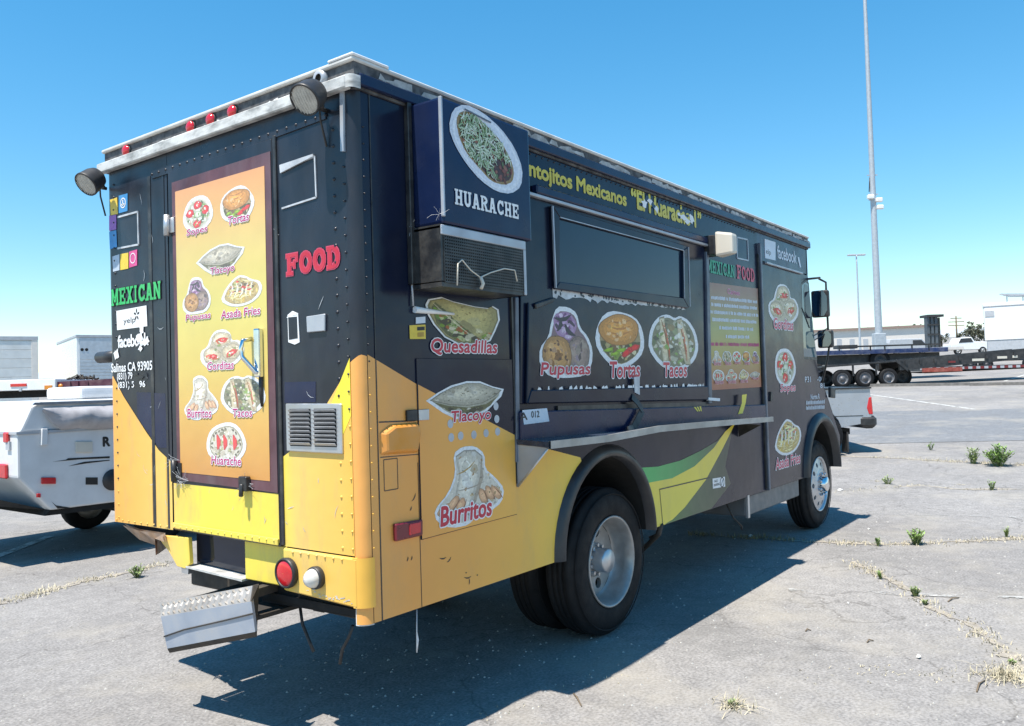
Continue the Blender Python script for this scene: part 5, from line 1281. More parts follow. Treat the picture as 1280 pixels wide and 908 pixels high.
# ================================================================== ground
def asphalt(name, c0, c1, speck=.35, crack=0.5, patch=True):
    m,nt,b=_nt(name); L=nt.links
    n1=_noise(nt,.35,6,rough=.6); n2=_noise(nt,60,3); n3=_noise(nt,9,6,rough=.7)
    c=_ramp(nt,n1.outputs[0],[(.3,c0),(.7,c1)]).outputs[0]
    v=_ramp(nt,n3.outputs[0],[(.3,.80),(.7,1.15)]); c=_mix(nt,1.0,c,v.outputs[0],'MULTIPLY')
    v2=_ramp(nt,n2.outputs[0],[(.35,.70),(.62,1.13)]); c=_mix(nt,1.0,c,v2.outputs[0],'MULTIPLY')
    tc=nt.nodes.new('ShaderNodeTexCoord')
    vo=nt.nodes.new('ShaderNodeTexVoronoi'); vo.inputs['Scale'].default_value=55; L.new(tc.outputs['Object'],vo.inputs['Vector'])
    s=_ramp(nt,vo.outputs['Distance'],[(.06,speck),(.13,0)]); 
    vr=nt.nodes.new('ShaderNodeSeparateXYZ'); L.new(vo.outputs['Color'],vr.inputs[0])
    pick=_ramp(nt,vr.outputs[0],[(.72,0),(.80,1)]); f=nt.nodes.new('ShaderNodeMath'); f.operation='MULTIPLY'; L.new(s.outputs[0],f.inputs[0]); L.new(pick.outputs[0],f.inputs[1])
    c=_mix(nt,f.outputs[0],c,(.55,.54,.52))
    # fine cracks
    v2_=nt.nodes.new('ShaderNodeTexVoronoi'); v2_.feature='DISTANCE_TO_EDGE'; v2_.inputs['Scale'].default_value=.55
    nz=_noise(nt,1.6,5); ad=nt.nodes.new('ShaderNodeVectorMath'); ad.operation='ADD'; sc_=nt.nodes.new('ShaderNodeVectorMath'); sc_.operation='SCALE'; sc_.inputs['Scale'].default_value=.9
    L.new(nz.outputs['Color'],sc_.inputs[0]); L.new(sc_.outputs[0],ad.inputs[0]); L.new(tc.outputs['Object'],ad.inputs[1]); L.new(ad.outputs[0],v2_.inputs['Vector'])
    ck=_ramp(nt,v2_.outputs['Distance'],[(.0,crack),(.006,0)])
    c=_mix(nt,ck.outputs[0],c,(.06,.055,.05))
    # dusty drifts
    d=_noise(nt,.9,7,rough=.65); dm=_ramp(nt,d.outputs[0],[(.50,0),(.72,.6)]); c=_mix(nt,dm.outputs[0],c,(.37,.34,.29))
    o_=_noise(nt,.55,6,rough=.6,stretch=(1,1.6,1)); om=_ramp(nt,o_.outputs[0],[(.56,0),(.70,.45)]); c=_mix(nt,om.outputs[0],c,(.15,.147,.143))
    st_=_noise(nt,3.5,5,rough=.7); sm_=_ramp(nt,st_.outputs[0],[(.66,0),(.74,.4)]); c=_mix(nt,sm_.outputs[0],c,(.13,.125,.12))
    L.new(c,b.inputs['Base Color']); b.inputs['Roughness'].default_value=.9; b.inputs['Specular IOR Level'].default_value=.3
    bp=nt.nodes.new('ShaderNodeBump'); bp.inputs['Strength'].default_value=.5; bp.inputs['Distance'].default_value=.006; L.new(n2.outputs[0],bp.inputs['Height']); L.new(bp.outputs[0],b.inputs['Normal'])
    return m
M['asphalt']=asphalt('worn_asphalt',(.218,.209,.203),(.300,.288,.278),crack=.5)
M['lane']=asphalt('smooth_lane',(.175,.184,.197),(.215,.22,.228),speck=.15,crack=.2)
def ground_sheet(name, ts, ss, mat, dz=0, mask=None):
    P=[];n=len(ss)
    for t in ts:
        for s in ss:
            x=CAM.x+D2.x*t+S2.x*s; y=CAM.y+D2.y*t+S2.y*s; P.append((x,y,gz(x,y)+dz))
    F=[[i*n+j,(i)*n+j+1,(i+1)*n+j+1,(i+1)*n+j] for i in range(len(ts)-1) for j in range(n-1)]
    return structure(MB()._add(P,F,True).build(name,mat,None,fixn=False))
ts=[-30,-10,-4,0,2,4,6,7,8,9,10,11,12,13,14,15,16,18,20,23,26,30,36,44,55,70,90,120,170,260,400,700,1200]
ss=[-900,-400,-200,-100,-60,-40,-30,-22,-16,-12,-9,-6,-3,0,3,6,9,12,16,22,30,40,60,100,200,400,900]
ground_sheet('ground',ts,ss,M['asphalt'])
def ribbon(pix, width, dz, n=6):                 # strip on the ground following picture points
    C=[G(*p) for p in pix]; Q=[]
    for a,b in zip(C,C[1:]):
        for k in range(n): Q.append(a.lerp(b,k/n))
    Q.append(C[-1]); P=[]
    for i,q in enumerate(Q):
        d=(Q[min(i+1,len(Q)-1)]-Q[max(i-1,0)]); d.z=0; d.normalize(); nn=Vector((-d.y,d.x,0))
        w=width if not callable(width) else width(i/len(Q))
        for s in (-1,1):
            x,y=q.x+nn.x*s*w/2,q.y+nn.y*s*w/2; P.append((x,y,gz(x,y)+dz))
    F=[[2*i,2*i+1,2*i+3,2*i+2] for i in range(len(Q)-1)]
    return P,F,Q
# smoother lane beyond the lot
P=[];F=[]
a0,a1=G(1000,557),G(1420,548); b0,b1=G(1000,517),G(1420,508)
dv=(a1-a0)
mb=MB()
near=[a0-dv*1.5,a0,a1,a1+dv*2]; far=[b0-(b1-b0)*1.0,b0,b1,b1+(b1-b0)*2]
N=30; P=[]
for i in range(N+1):
    t=i/N*3; k=min(2,int(t)); f_=t-k
    p=near[k].lerp(near[k+1],f_); q=far[k].lerp(far[k+1],f_)
    for j in range(7):
        c=p.lerp(q,j/6); P.append((c.x,c.y,gz(c.x,c.y)+.006))
mb._add(P,[[7*i+j,7*i+7+j,7*i+8+j,7*i+j+1] for i in range(N) for j in range(6)],True)
structure(mb.build('lane',M['lane'],None,fixn=False))
def worn_paint(name,col,thr):
    m=pmat(name,col,.85,var=.2,scale=12); nt=m.node_tree; b=[n for n in nt.nodes if n.type=='BSDF_PRINCIPLED'][0]; o=[n for n in nt.nodes if n.type=='OUTPUT_MATERIAL'][0]
    n=_noise(nt,5,9,rough=.75); f=_ramp(nt,n.outputs[0],[(thr-.06,0),(thr+.06,1)]); t=nt.nodes.new('ShaderNodeBsdfTransparent'); mx=nt.nodes.new('ShaderNodeMixShader')
    nt.links.new(f.outputs[0],mx.inputs[0]); nt.links.new(b.outputs[0],mx.inputs[1]); nt.links.new(t.outputs[0],mx.inputs[2]); nt.links.new(mx.outputs[0],o.inputs[0]); return m
M['line']=worn_paint('worn_white_line',(.52,.52,.50),.56)
M['line_faint']=worn_paint('faded_white_line',(.40,.395,.38),.44)
def line(pix,w,mat):
    P,F,Q=ribbon(pix,w,.006 if mat is not None else .006); o=MB()._add(P,F).build('painted_line',mat,None,fixn=False); structure(o)
line([(-60,718),(0,695),(62,671)],.11,M['line'])
line([(1100,643),(1290,648)],.10,M['line_faint']); line([(985,738),(1290,749)],.09,M['line_faint'])
line([(1083,493),(1218,512)],.12,M['line']); line([(1090,508),(1180,512)],.12,M['line_faint']); line([(1255,477),(1290,466)],.14,M['line'])
line([(1262,503),(1290,503)],.12,M['line_faint'])
# strips of dirt and dry grass along the joints
M['dirt']=pmat('dusty_joint',(.33,.295,.245),.95,var=.3,scale=20,dirt=.8,dirtcol=(.22,.205,.19),dscale=9,bump=.6,bscale=50)
M['straw']=pmat('dry_straw',(.48,.43,.31),.9,var=.35,scale=3)
M['straw_shaded']=pmat('shaded_dry_grass',(.22,.19,.10),.9,var=.4,scale=3)  # darker straw copy: the truck's shade put into the grass colour
JO=[([(1000,677),(1050,679),(1097,681),(1140,680),(1174,679),(1230,676),(1290,672)],.13,.035,520),
    ([(1065,702),(1090,714),(1104,722),(1142,743),(1170,763),(1215,783),(1251,811),(1285,842)],.10,.03,520),
    ([(1045,616),(1100,611),(1150,607),(1200,612),(1290,612)],.12,.03,260),
    ([(1138,574),(1180,577),(1219,578),(1250,582),(1290,581)],.25,.05,420),
    ([(870,668),(920,672),(960,673),(1000,677)],.12,.05,320),
    ([(1040,570),(1090,572),(1138,574)],.15,.035,120),
    ([(-20,760),(40,745),(100,728),(160,716),(205,705)],.16,.04,420),
    ([(1000,845),(1090,838),(1180,845),(1290,850)],.05,.016,90),
    ([(560,905),(700,868),(800,842)],.03,.01,30)]
rg=random.Random(77)
for pix,w,h,nb in JO[:7]:
    P,F,Q=ribbon(pix,lambda t,w=w:w*rg.uniform(.15,.85),.004); 
    P=[(p[0]+rg.uniform(-.03,.03),p[1]+rg.uniform(-.03,.03),p[2]) for p in P]
    structure(MB()._add(P,F).build('dirt_joint',M['dirt'],None,fixn=False))
def blades(mb, c, n, spread, h, rg, lean=.8, w=.004):
    for _ in range(n):
        a=rg.uniform(0,6.28); d=abs(rg.gauss(0,.5))*spread; x,y=c.x+d*cos(a),c.y+d*sin(a); z=gz(x,y)
        l=h*rg.uniform(.4,1.3); b=rg.uniform(0,6.28); k=rg.uniform(.2,lean)
        tip=Vector((x+l*k*cos(b),y+l*k*sin(b),z+l*max(.12,(1-k*.7)))); md=Vector((x+l*k*.35*cos(b),y+l*k*.35*sin(b),z+l*.55*max(.15,1-k*.5)))
        e=Vector((-sin(b),cos(b),0))*w
        mb._add([Vector((x,y,z))-e,Vector((x,y,z))+e,md+e*.7,md-e*.7,tip],[(0,1,2,3),(3,2,4)],False)
for i,(pix,w,h,nb) in enumerate(JO):
    P,F,Q=ribbon(pix,w,0,8); mb=MB()
    wt=[max(.05,rg.gauss(.5,.5)) for _ in Q]
    for _ in range(int(nb*.6)):
        q=rg.choices(Q,wt)[0]+Vector((rg.gauss(0,.05),rg.gauss(0,.05),0)); blades(mb,q,2,w*.7,h*rg.uniform(.6,1.6),rg,1.1,.0035)
    tag(mb.build('dry_grass',M['straw_shaded'] if i==4 else M['straw'],None,fixn=False),('dry grass growing along a pavement joint on the lot','dry grass coloured darker for the shade under the food truck')[i==4],'grass',kind='stuff')
for j,(px,py,sp,h,nb,lab) in enumerate(((1259,846,.20,.07,420,'flattened clump of straw beside the diagonal joint'),(919,884,.10,.08,120,'wispy clump of straw lying on bare asphalt'),(1095,602,.10,.03,60,None),(1200,606,.18,.02,70,None))):
    c=G(px,py); mb=MB(); blades(mb,c,nb,sp,h,rg,1.5,.0025)
    o=mb.build('straw_clump',M['straw'],None,fixn=False,origin=c)
    tag(o,lab or ('scattered straw beside the front wheel of the food truck','thin straw litter between two weeds')[j-2],'straw',kind='stuff')
# weeds
def leafm(n,c): return pmat(n,c,.6,var=.35,scale=18)
M['weed']=leafm('weed_leaf',(.19,.31,.07)); M['weed_pale']=leafm('pale_weed_leaf',(.27,.36,.13)); M['weed_stem']=pmat('weed_stem',(.16,.2,.07),.7)
def weed(px,py,w,h,n,label,mat,seed):
    c=G(px,py); r=random.Random(seed); sc=(c-CAM).dot(FW)/FPX*.86; w*=sc; h*=sc
    o=empty('weed',c); tag(o,label,'weed'); st=MB(); lf=MB()
    for k in range(n):
        a=r.uniform(0,6.28); d=w*.5*sqrt(r.uniform(0,1)); b=c+Vector((cos(a)*d*.3,sin(a)*d*.3,0)); b.z=gz(b.x,b.y)
        tp=c+Vector((cos(a)*d,sin(a)*d,h*r.uniform(.55,1)*(1-.35*(d/(w*.5+1e-6))**2)))
        m_=b.lerp(tp,.5)+Vector((0,0,h*.08)); st.tube([b,m_,tp],.0035,3,False)
        for q in range(7):
            t=.2+.8*q/6+r.uniform(-.06,.06); p=b.lerp(tp,t)+Vector((0,0,h*.16*t*(1-t)*2)); g=r.uniform(0,6.28); l=h*r.uniform(.10,.24)+.008; up=r.uniform(.1,.9)
            dv=Vector((cos(g),sin(g),up)).normalized(); e=dv.cross(Vector((0,0,1))).normalized()*l*.2
            lf._add([p,p+dv*l*.45+e,p+dv*l,p+dv*l*.45-e],[(0,1,2,3)])
    st.build('stem',M['weed_stem'],o,fixn=False,origin=c); lf.build('leaves',mat,o,fixn=False,origin=c)
for a in ((1248,583,40,33,60,'bushiest green weed growing on the lot, beside a paler weed',M['weed'],1),
          (1217,580,20,25,26,'pale feathery weed next to the bushiest green weed',M['weed_pale'],2),
          (1145,681,25,25,34,'leafy green weed in the long joint nearest the truck shadow',M['weed'],3),
          (1098,683,9,16,9,'thin upright weed in the long joint, left of the leafy one'.replace(', left of',' beside'),M['weed'],4),
          (1258,672,12,15,12,'small spiky weed at the far end of the long joint',M['weed_pale'],5),
          (1110,606,18,14,16,'low weed beside the front wheel in the second joint',M['weed_pale'],6),
          (1240,613,13,17,12,'single weed sprouting below the bushiest weed',M['weed'],7),
          (1164,563,10,14,10,'small weed in the dirt patch near the silver pickup',M['weed'],8),
          (1101,724,9,13,10,'small weed at the upper end of the diagonal joint',M['weed'],9),
          (1144,746,15,17,16,'green weed halfway down the diagonal joint',M['weed_pale'],10),
          (1157,756,10,9,9,'tiny weed just below another on the diagonal joint',M['weed_pale'],11),
          (1265,831,12,10,10,'green sprout in the flattened straw clump',M['weed'],12),
          (172,722,24,20,24,'weed growing beside the rear corner of the truck near the camper',M['weed_pale'],13),
          (915,884,16,12,10,'sparse green sprouts in the wispy straw clump',M['weed_pale'],14)):
    weed(*a)
# litter
def scrap(name,px,py,s,mat,label,seed,cat,hz=.012):
    c=G(px,py); r=random.Random(seed); P=[]; n=7
    for k in range(n): a=2*pi*k/n; q=r.uniform(.5,1)*s; P.append(Vector((q*cos(a),q*sin(a)*.7,r.uniform(.003,hz))))
    P.append(Vector((0,0,hz*1.2))); P=[c+p for p in P]
    mb=MB()._add(P+[p-Vector((0,0,.002)) for p in P],[(k,(k+1)%n,n) for k in range(n)]+[(n+1+(k+1)%n,n+1+k,2*n+1) for k in range(n)])
    tag(mb.build(name,mat,None,origin=c),label,cat)
M['paper']=pmat('dirty_paper',(.66,.65,.62),.8,var=.1)
scrap('paper_scrap',1148,823,.028,M['paper'],'white paper scrap lying on open asphalt','1','litter',.02)
scrap('paper_scrap',1050,614,.06,M['paper'],'white rag beside the front tyre of the food truck','2','litter',.03)
scrap('paper_scrap',938,671,.05,M['paper'],'small pale scrap in the truck shadow among darkened grass','3','litter',.02)
scrap('paper_scrap',1086,662,.02,M['paper'],'tiny white chip near the truck shadow tip','4','litter')
scrap('paper_scrap',1060,755,.014,M['paper'],'tiny white chip under the faded parking line','5','litter')
M['twig']=pmat('twig',(.16,.12,.08),.9)
for i,(a,b,lab) in enumerate((((1185,753),(1199,748),'grey twig lying beside the diagonal joint'),((1007,790),(1014,789),'short dark twig on open asphalt'),((1084,804),(1092,802),'short twig near the white paper scrap'),((717,868),(727,884),'bent twig at the edge of the truck shadow'),((1221,866),(1232,851),'dark stick against the flattened straw clump'))):
    p,q=G(*a),G(*b); m_=p.lerp(q,.5)+Vector((.01,.01,.012)); tag(MB().tube([p+Vector((0,0,.004)),m_,q+Vector((0,0,.004))],[.004,.005,.003],5).build('twig',M['twig'],None,origin=p),lab,'twig')
# pebbles: loose grit
gr=MB(); r=random.Random(4)
for k in range(2600):
    t=abs(r.gauss(0,1))*4+2.2; s=r.uniform(-.75,.75)*t; x=CAM.x+D2.x*t+S2.x*s; y=CAM.y+D2.y*t+S2.y*s; z=gz(x,y); q=r.uniform(.002,.006)*(1+t*.07)
    gr._add([(x-q,y-q*.6,z),(x+q,y-q,z),(x+q*.7,y+q,z),(x-q*.8,y+q*.8,z),(x,y,z+q*1.1)],[(0,1,4),(1,2,4),(2,3,4),(3,0,4)])
M['grit']=pmat('loose_grit',(.34,.33,.31),.9,var=.5,scale=40)
tag(gr.build('grit',M['grit'],None,fixn=False),'loose grit scattered over the asphalt','grit',kind='stuff')
# ================================================================== folded camper beside the truck (stands parallel to it)
M['camper']=pmat('off_white_fibreglass',(.66,.67,.68),.4,var=.06,dirt=.15,dirtcol=(.4,.38,.35),dscale=2)
M['camper_grey']=pmat('grey_plastic',(.40,.42,.45),.5,var=.1)
M['bag']=pmat('grey_canvas',(.36,.35,.37),.75,var=.2,scale=8,dirt=.35,dirtcol=(.6,.6,.6),dscale=6)
YC=5.8
cs=lambda px,py:S(px,py,YC)
XC=cs(22,570)[0]
camper=empty('camper',(XC+1.9,YC+1.05,0)); tag(camper,'folded white camper with a rolled grey awning bag, parked alongside the food truck','camper')
CF=Frame((0,YC,0),(1,0,0),(0,0,1),(0,-1,0)); WCm=2.1; LC=3.9
z1=cs(22,542)[1]; zd=cs(22,598)[1]; d1=cs(64,638)
bz=cs(137,632)[1]
MB().prism([(XC,z1),(XC,zd),(d1[0],d1[1]),(XC+LC,bz),(XC+LC,z1)],CF,-WCm,0).build('lower_body',M['camper'],camper,bevel=.02,seg=2)
rt=cs(43,502); rl_=cs(31,542)
lid=MB().prism([(XC+.01,z1+.005),(rl_[0]-.02,z1+.07),(rt[0]-.03,rt[1]-.05),(rt[0]+.06,rt[1]+.005),(XC+LC,rt[1]+.005),(XC+LC,z1+.005)],CF,-WCm+.01,-.01).build('roof_lid',M['camper'],camper,bevel=.03,seg=3)
MB().prism([(rt[0]-.02,rt[1]-.035),(XC+LC,rt[1]-.035),(XC+LC,rt[1]-.010),(rt[0]+.0,rt[1]-.010)],CF,-.012,.012).build('awning_rail',M['alu'],camper)
MB().prism([(XC-.012,z1-.012),(XC+LC,z1-.012),(XC+LC,z1+.012),(XC-.012,z1+.012)],CF,-WCm-.01,.012).build('belt_trim',M['camper_grey'],camper)
sk=cs(64,646)
MB().prism([(d1[0],d1[1]-.0),(XC+LC,bz+.0),(XC+LC,bz-.09),(d1[0]-.05,d1[1]-.05)],CF,-WCm+.05,-.02).build('skirt',M['void'],camper)
MB().prism([cs(0,640) if 0 else (d1[0]-.5,d1[1]+.18),(d1[0],d1[1]),(d1[0]+.1,d1[1]-.03),(d1[0]-.4,d1[1]+.08)],CF,-WCm+.1,-.15).build('underframe',M['chassis'],camper)
# awning bag: sagging crumpled tube
bt,bb=cs(58,511),cs(137,536); r=random.Random(8); P=[];nx_,nv=40,9
x0=cs(52,510)[0]; x1=XC+LC-.3; zt=cs(90,509)[1]; zb0=cs(100,537)[1]
for i in range(nx_+1):
    t=i/nx_; x=x0+(x1-x0)*t
    zb_=zb0+(.20*(1-min(1,t*26))) + .012*sin(t*23)
    for j in range(nv+1):
        s=j/nv; z=zt+(zb_-zt)*s; out=.02+.085*sin(pi*min(1,s*1.02))**.7*(min(1,t*8+.15))+.012*sin(t*61+s*5)+.008*sin(t*130-s*9)+r.uniform(-.003,.003)
        P.append(CF(x,z,out))
MB()._add(P,[[i*(nv+1)+j,(i+1)*(nv+1)+j,(i+1)*(nv+1)+j+1,i*(nv+1)+j+1] for i in range(nx_) for j in range(nv)],True).build('awning_bag',M['bag'],camper)
def cbox(px4,w,mat,name,bev=.004,w0=0): return MB().prism([cs(*p) for p in px4],CF,w0,w).build(name,mat,camper,bevel=bev)
cbox(((51,597),(69,597),(69,605),(51,605)),.02,M['red_lens'],'side_marker')
cbox(((94,552),(115,552),(115,566),(94,566)),.015,M['white_plastic'],'vent_cover')
cbox(((107,597),(122,597),(122,606),(107,606)),.004,M['ink_black'],'placard',0)
cbox(((51,536),(58,536),(58,556),(50,557)),.03,M['camper'],'cable_hatch')
cbox(((45,617),(50,617),(50,622),(45,622)),.02,M['red_lens'],'side_marker')
for q in (((65,577.5),(82,575),(85,573),(137,570.5),(137,573),(100,574.5)),((85,583),(105,577.5),(137,575),(137,576),(108,579.5)),((64,627),(70,632),(90,635),(72,636))): MB().sheet([cs(*p) for p in q],CF,.003).build('stripe',M['ink_black'],camper)
lettering('R',CF,(cs(129,558)[0],cs(129,558)[1],cs(137,558)[0],cs(129,547)[1]),.003,M['ink_black'],camper,bold=.05)
lettering('ROCKWOOD'[1:],CF,(cs(138,558)[0],cs(129,558)[1],cs(190,558)[0],cs(129,547)[1]),.003,M['ink_black'],camper,bold=.05) if 0 else None
f=Frame(CF(cs(141,600)[0],cs(141,600)[1],.002),CF.U,CF.V,CF.N); MB().lathe([(.11,0),(.1,.02),(.001,.02)],f,20).build('port_cover',M['black_plastic'],camper)
RFc=Frame((XC,0,0),(0,-1,0),(0,0,1),(-1,0,0))
for a,nm,h,w_ in ((on(10,547,0,XC),'tail_lamp',.10,.09),(on(6,589,0,XC),'tail_lamp',.14,.17)):
    MB().prism([(-a.y-w_/2,a.z-h/2),(-a.y+w_/2,a.z-h/2),(-a.y+w_/2,a.z+h/2),(-a.y-w_/2,a.z+h/2)],RFc,0,.03).build(nm,M['red_lens'],camper,bevel=.01)
a=on(12,556,0,XC); MB().prism([(-a.y-.04,a.z-.05),(-a.y+.04,a.z-.05),(-a.y+.04,a.z+.03),(-a.y-.04,a.z+.03)],RFc,0,.02).build('lamp_bracket',M['camper_grey'],camper)
# roof hump (air conditioner)
zr=rt[1]+.005; h0=on(78,490,1,YC+1.0)
MB().box((h0.x,YC+.6,zr),(h0.x+1.5,YC+1.4,zr+.14)).build('roof_unit',M['camper'],camper,bevel=.05,seg=3)
for y in (YC+.22,YC+WCm-.22):
    wf=Frame((XC+1.55,y,.30),(1,0,0),(0,0,1),(0,-1,0))
    w_=MB().lathe([(.17,-.09),(.24,-.09),(.29,-.07),(.30,-.03),(.30,.03),(.29,.07),(.24,.09),(.17,.09)],wf,28).build('wheel',M['rubber'],camper)
    MB().lathe([(.18,.07),(.16,.03),(.06,.02),(.05,.05),(.001,.055)],wf,20).build('rim',M['rim'],w_)
MB().tube([(XC+1.55,YC+.22,.3),(XC+1.55,YC+WCm-.22,.3)],.04,8).build('axle',M['chassis'],camper)
for x,y in ((XC+3.4,YC+.25),(XC+3.4,YC+WCm-.25)): MB().tube([(x,y,.0),(x+.12,y,.35)],.018,6).build('corner_jack',M['chassis'],camper)
MB().bar((XC+LC-.05,YC+WCm/2,.42),(XC+LC+1.1,YC+WCm/2,.40),.08,.1).build('drawbar',M['chassis'],camper)

# ================================================================== far things: local boxes in a placed frame
def PM(o, yaw): return Matrix.Translation(o) @ Matrix.Rotation(yaw,4,'Z')
YAWC=math.atan2(S2.y,S2.x)                        # direction of the camera's right hand
def ts(t,s): 
    x=CAM.x+D2.x*t+S2.x*s; y=CAM.y+D2.y*t+S2.y*s; return Vector((x,y,gz(x,y)))
def pxt(px,t): return ts(t,(at(px,454,1.0)-CAM).dot(S2)/(at(px,454,1.0)-CAM).dot(D2)*t)
def zat(px,py,t):                                   # height of a pixel at a forward distance
    d=ray(px,py); return CAM.z+d.z*t/d.dot(D2)
class Loc:
    def __init__(s,o,yaw,parent): s.M=PM(o,yaw); s.p=parent; s.o=o
    def box(s,name,lo,hi,mat,bev=0,parent=None):
        return MB().box(lo,hi,s.M).build(name,mat,parent or s.p,bevel=bev,origin=s.o)
    def fr(s,o,U,V,N):
        R=s.M.to_3x3(); return Frame(s.M@Vector(o),R@Vector(U),R@Vector(V),R@Vector(N))
    def mb(s,mb,name,mat,parent=None,**k):
        mb.v=[s.M@v for v in mb.v]; return mb.build(name,mat,parent or s.p,origin=s.o,**k)
    def wheel(s,x,y,R,w,rimmat,n=24,rr=.6):
        fr=s.fr((x,y,R),(1,0,0),(0,0,1),(0,-1,0))
        t=MB().lathe([(rr*R,0),(.7*R,.01),(.93*R,0),(R,-.03),(R,-w+.03),(.93*R,-w),(rr*R,-w)],fr,n).build('wheel',M['rubber'],s.p,origin=s.o)
        rm=MB().lathe([(rr*R,0),(rr*R*.93,.005),(rr*R*.9,-.04),(rr*R*.6,-.05),(rr*R*.5,-.02),(rr*R*.3,-.02),(rr*R*.28,.02),(.001,.02)],fr,n).build('rim',rimmat,t,origin=s.o)
        return t
M['silver']=pmat('silver_car_paint',(.34,.37,.41),.34,.25,var=.06,coat=.5)
M['white_car']=pmat('white_car_paint',(.75,.76,.77),.3,var=.05,coat=.4)
M['blue_steel']=pmat('blue_painted_steel',(.012,.03,.11),.45,var=.25,dirt=.3)
M['black_steel']=pmat('black_painted_steel',(.02,.021,.024),.5,var=.25,dirt=.3,dirtcol=(.14,.13,.12))
M['galv']=pmat('galvanised_pole',(.42,.46,.50),.5,.3,var=.1)
M['plum']=pmat('plum_painted_steel',(.09,.02,.04),.5,var=.2,dirt=.3)
M['truck_box']=pmat('grey_box_panel',(.66,.67,.67),.5,.2,var=.12,dirt=.35)
M['cream']=pmat('cream_wall',(.66,.62,.58),.7,var=.06)
M['brown_roof']=pmat('brown_roof_edge',(.28,.2,.17),.7)
M['amber']=pmat('amber_lens',(.6,.22,.03),.3)
# --- silver pickup in front of the truck
o=pxt(1091,15.0); pk=empty('pickup_truck',o); tag(pk,'silver pickup truck parked ahead of the food truck, red tail lamp showing','pickup')
L=Loc(o,YAWC+pi,pk)                                # local +x = pickup's front, y<0 side... seen side is y>0
ZBED,ZL=1.33,.52
prof=[(.12,.62),(.05,.80),(.08,ZBED),(1.95,ZBED),(1.95,1.35),(2.15,1.35),(2.45,1.86),(3.5,1.88),(4.15,1.42),(5.3,1.28),(5.5,1.0),(5.5,.55),(4.95,.50)]
prof+=[(4.55+.45*cos(radians(a)),.45+.45*sin(radians(a))) for a in range(10,171,20)]+[(4.05,.48),(1.7,.48)]+[(1.15+.47*cos(radians(a)),.45+.47*sin(radians(a))) for a in range(10,171,20)]+[(.62,.55)]
fr=L.fr((0,0,0),(1,0,0),(0,0,1),(0,-1,0))
MB().prism(prof,fr,0,1.9).build('body',M['silver'],pk,bevel=.07,seg=3,origin=o)
for z0,z1,x0_,x1_,nm,mt in ((ZBED-.02,ZBED+.012,.06,1.95,'bed_rail',M['black_plastic']),): L.box(nm,(x0_,-1.93,z0),(x1_,.025,z1),mt)
L.box('bumper',(-.02,-1.88,.50),(.20,-.02,.74),M['black_plastic'],.05); L.box('bumper',(-.04,-.2,.52),(.32,.035,.76),M['black_plastic'],.06)
MB().prism([(.24,.76),(1.9,.76),(1.9,.775),(.24,.775)],L.fr((0,0,0),(1,0,0),(0,0,1),(0,1,0)),-.002,.004).build('body_crease',M['dark_trim'],pk,origin=o)
for y0,y1 in ((-.12,.008),(-1.908,-1.78)):
    MB().prism([(.03,.78),(.13,.78),(.17,.92),(.12,1.14),(.05,1.15)],L.fr((0,0,0),(1,0,0),(0,0,1),(0,1,0)),y0,y1).build('tail_lamp',M['red_lens'],pk,bevel=.02,origin=o)
fr2=L.fr((0,.004,0),(1,0,0),(0,0,1),(0,1,0))
MB().prism([(2.35,1.42),(2.6,1.78),(3.45,1.80),(3.95,1.42)],fr2,0,.006).build('side_window',M['glass'],pk,origin=o)
MB().prism([(.10,1.02),(2.0,1.02),(2.0,1.03),(.10,1.03)],fr2,0,.004).build('body_crease',M['alu'],pk,origin=o) if 0 else None
L.box('tailgate_panel',(.035,-1.7,.82),(.055,-.2,ZBED-.03),M['silver'],.01)
for x in (1.15,4.55):
    L.wheel(x,.0,.40,.25,M['alu']); L.wheel(x,-1.62,.40,.25,M['rim_dark'])
L.box('mud_flap',(.55,-.30,.03),(.58,.0,.44),M['black_plastic']); L.box('mud_flap',(.55,-1.86,.03),(.58,-1.58,.44),M['black_plastic'])
L.box('underbody',(.4,-1.6,.38),(5.2,-.3,.5),M['void'])
pk.scale=(.89,.89,.89)
# --- tri-axle trailer
tq=36.0; o=pxt(1052.5,tq); tr=empty('utility_trailer',o); tag(tr,'black tri-axle trailer with its deck sloping up, parked across the lot','trailer')
L=Loc(o,YAWC,tr); pm=tq/FPX; U=lambda px:(px-1052.5)*pm*1.0
M['rim_grey']=pmat('dark_grey_rim',(.13,.13,.14),.5,.3,var=.3)
for k,px in enumerate((1052.5,1081,1110.4)): L.wheel(U(px),0,.40,.24,M['rim_grey'],rr=.62); L.wheel(U(px),1.9,.40,.24,M['rim_dark'])
L.wheel(U(1140),.9,.42,.3,M['rim_dark'])
def beam(name,a,b,h,y0,y1,mat,parent=tr,LL=None):
    LL=LL or L
    return MB().prism([(a[0],a[1]-h),(b[0],b[1]-h),(b[0],b[1]),(a[0],a[1])],LL.fr((0,0,0),(1,0,0),(0,0,1),(0,1,0)),y0,y1).build(name,mat,parent,origin=LL.o)
Z=lambda px,py:zat(px,py,tq)-o.z
beam('fender',(U(1030),Z(1036,457)),(U(1128),Z(1126,450)),.07,-.06,.3,M['black_steel'])
beam('deck_beam',(U(1124),Z(1126,450)),(U(1300),Z(1300,434)),.46,-.04,.12,M['black_steel'])
beam('deck_beam',(U(1124),Z(1126,450)),(U(1300),Z(1300,434)),.46,2.0,2.16,M['black_steel'])
beam('deck',(U(1030),Z(1036,458)),(U(1126),Z(1126,451)),.06,.3,1.9,M['black_steel'])
beam('deck',(U(1126),Z(1126,451.5)),(U(1300),Z(1300,435.5)),.06,.12,2.0,M['black_steel'])
for px in (1066,1095): L.box('fender_stay',(U(px)-.03,-.03,.5),(U(px)+.03,.05,Z(px,455)),M['black_steel'])
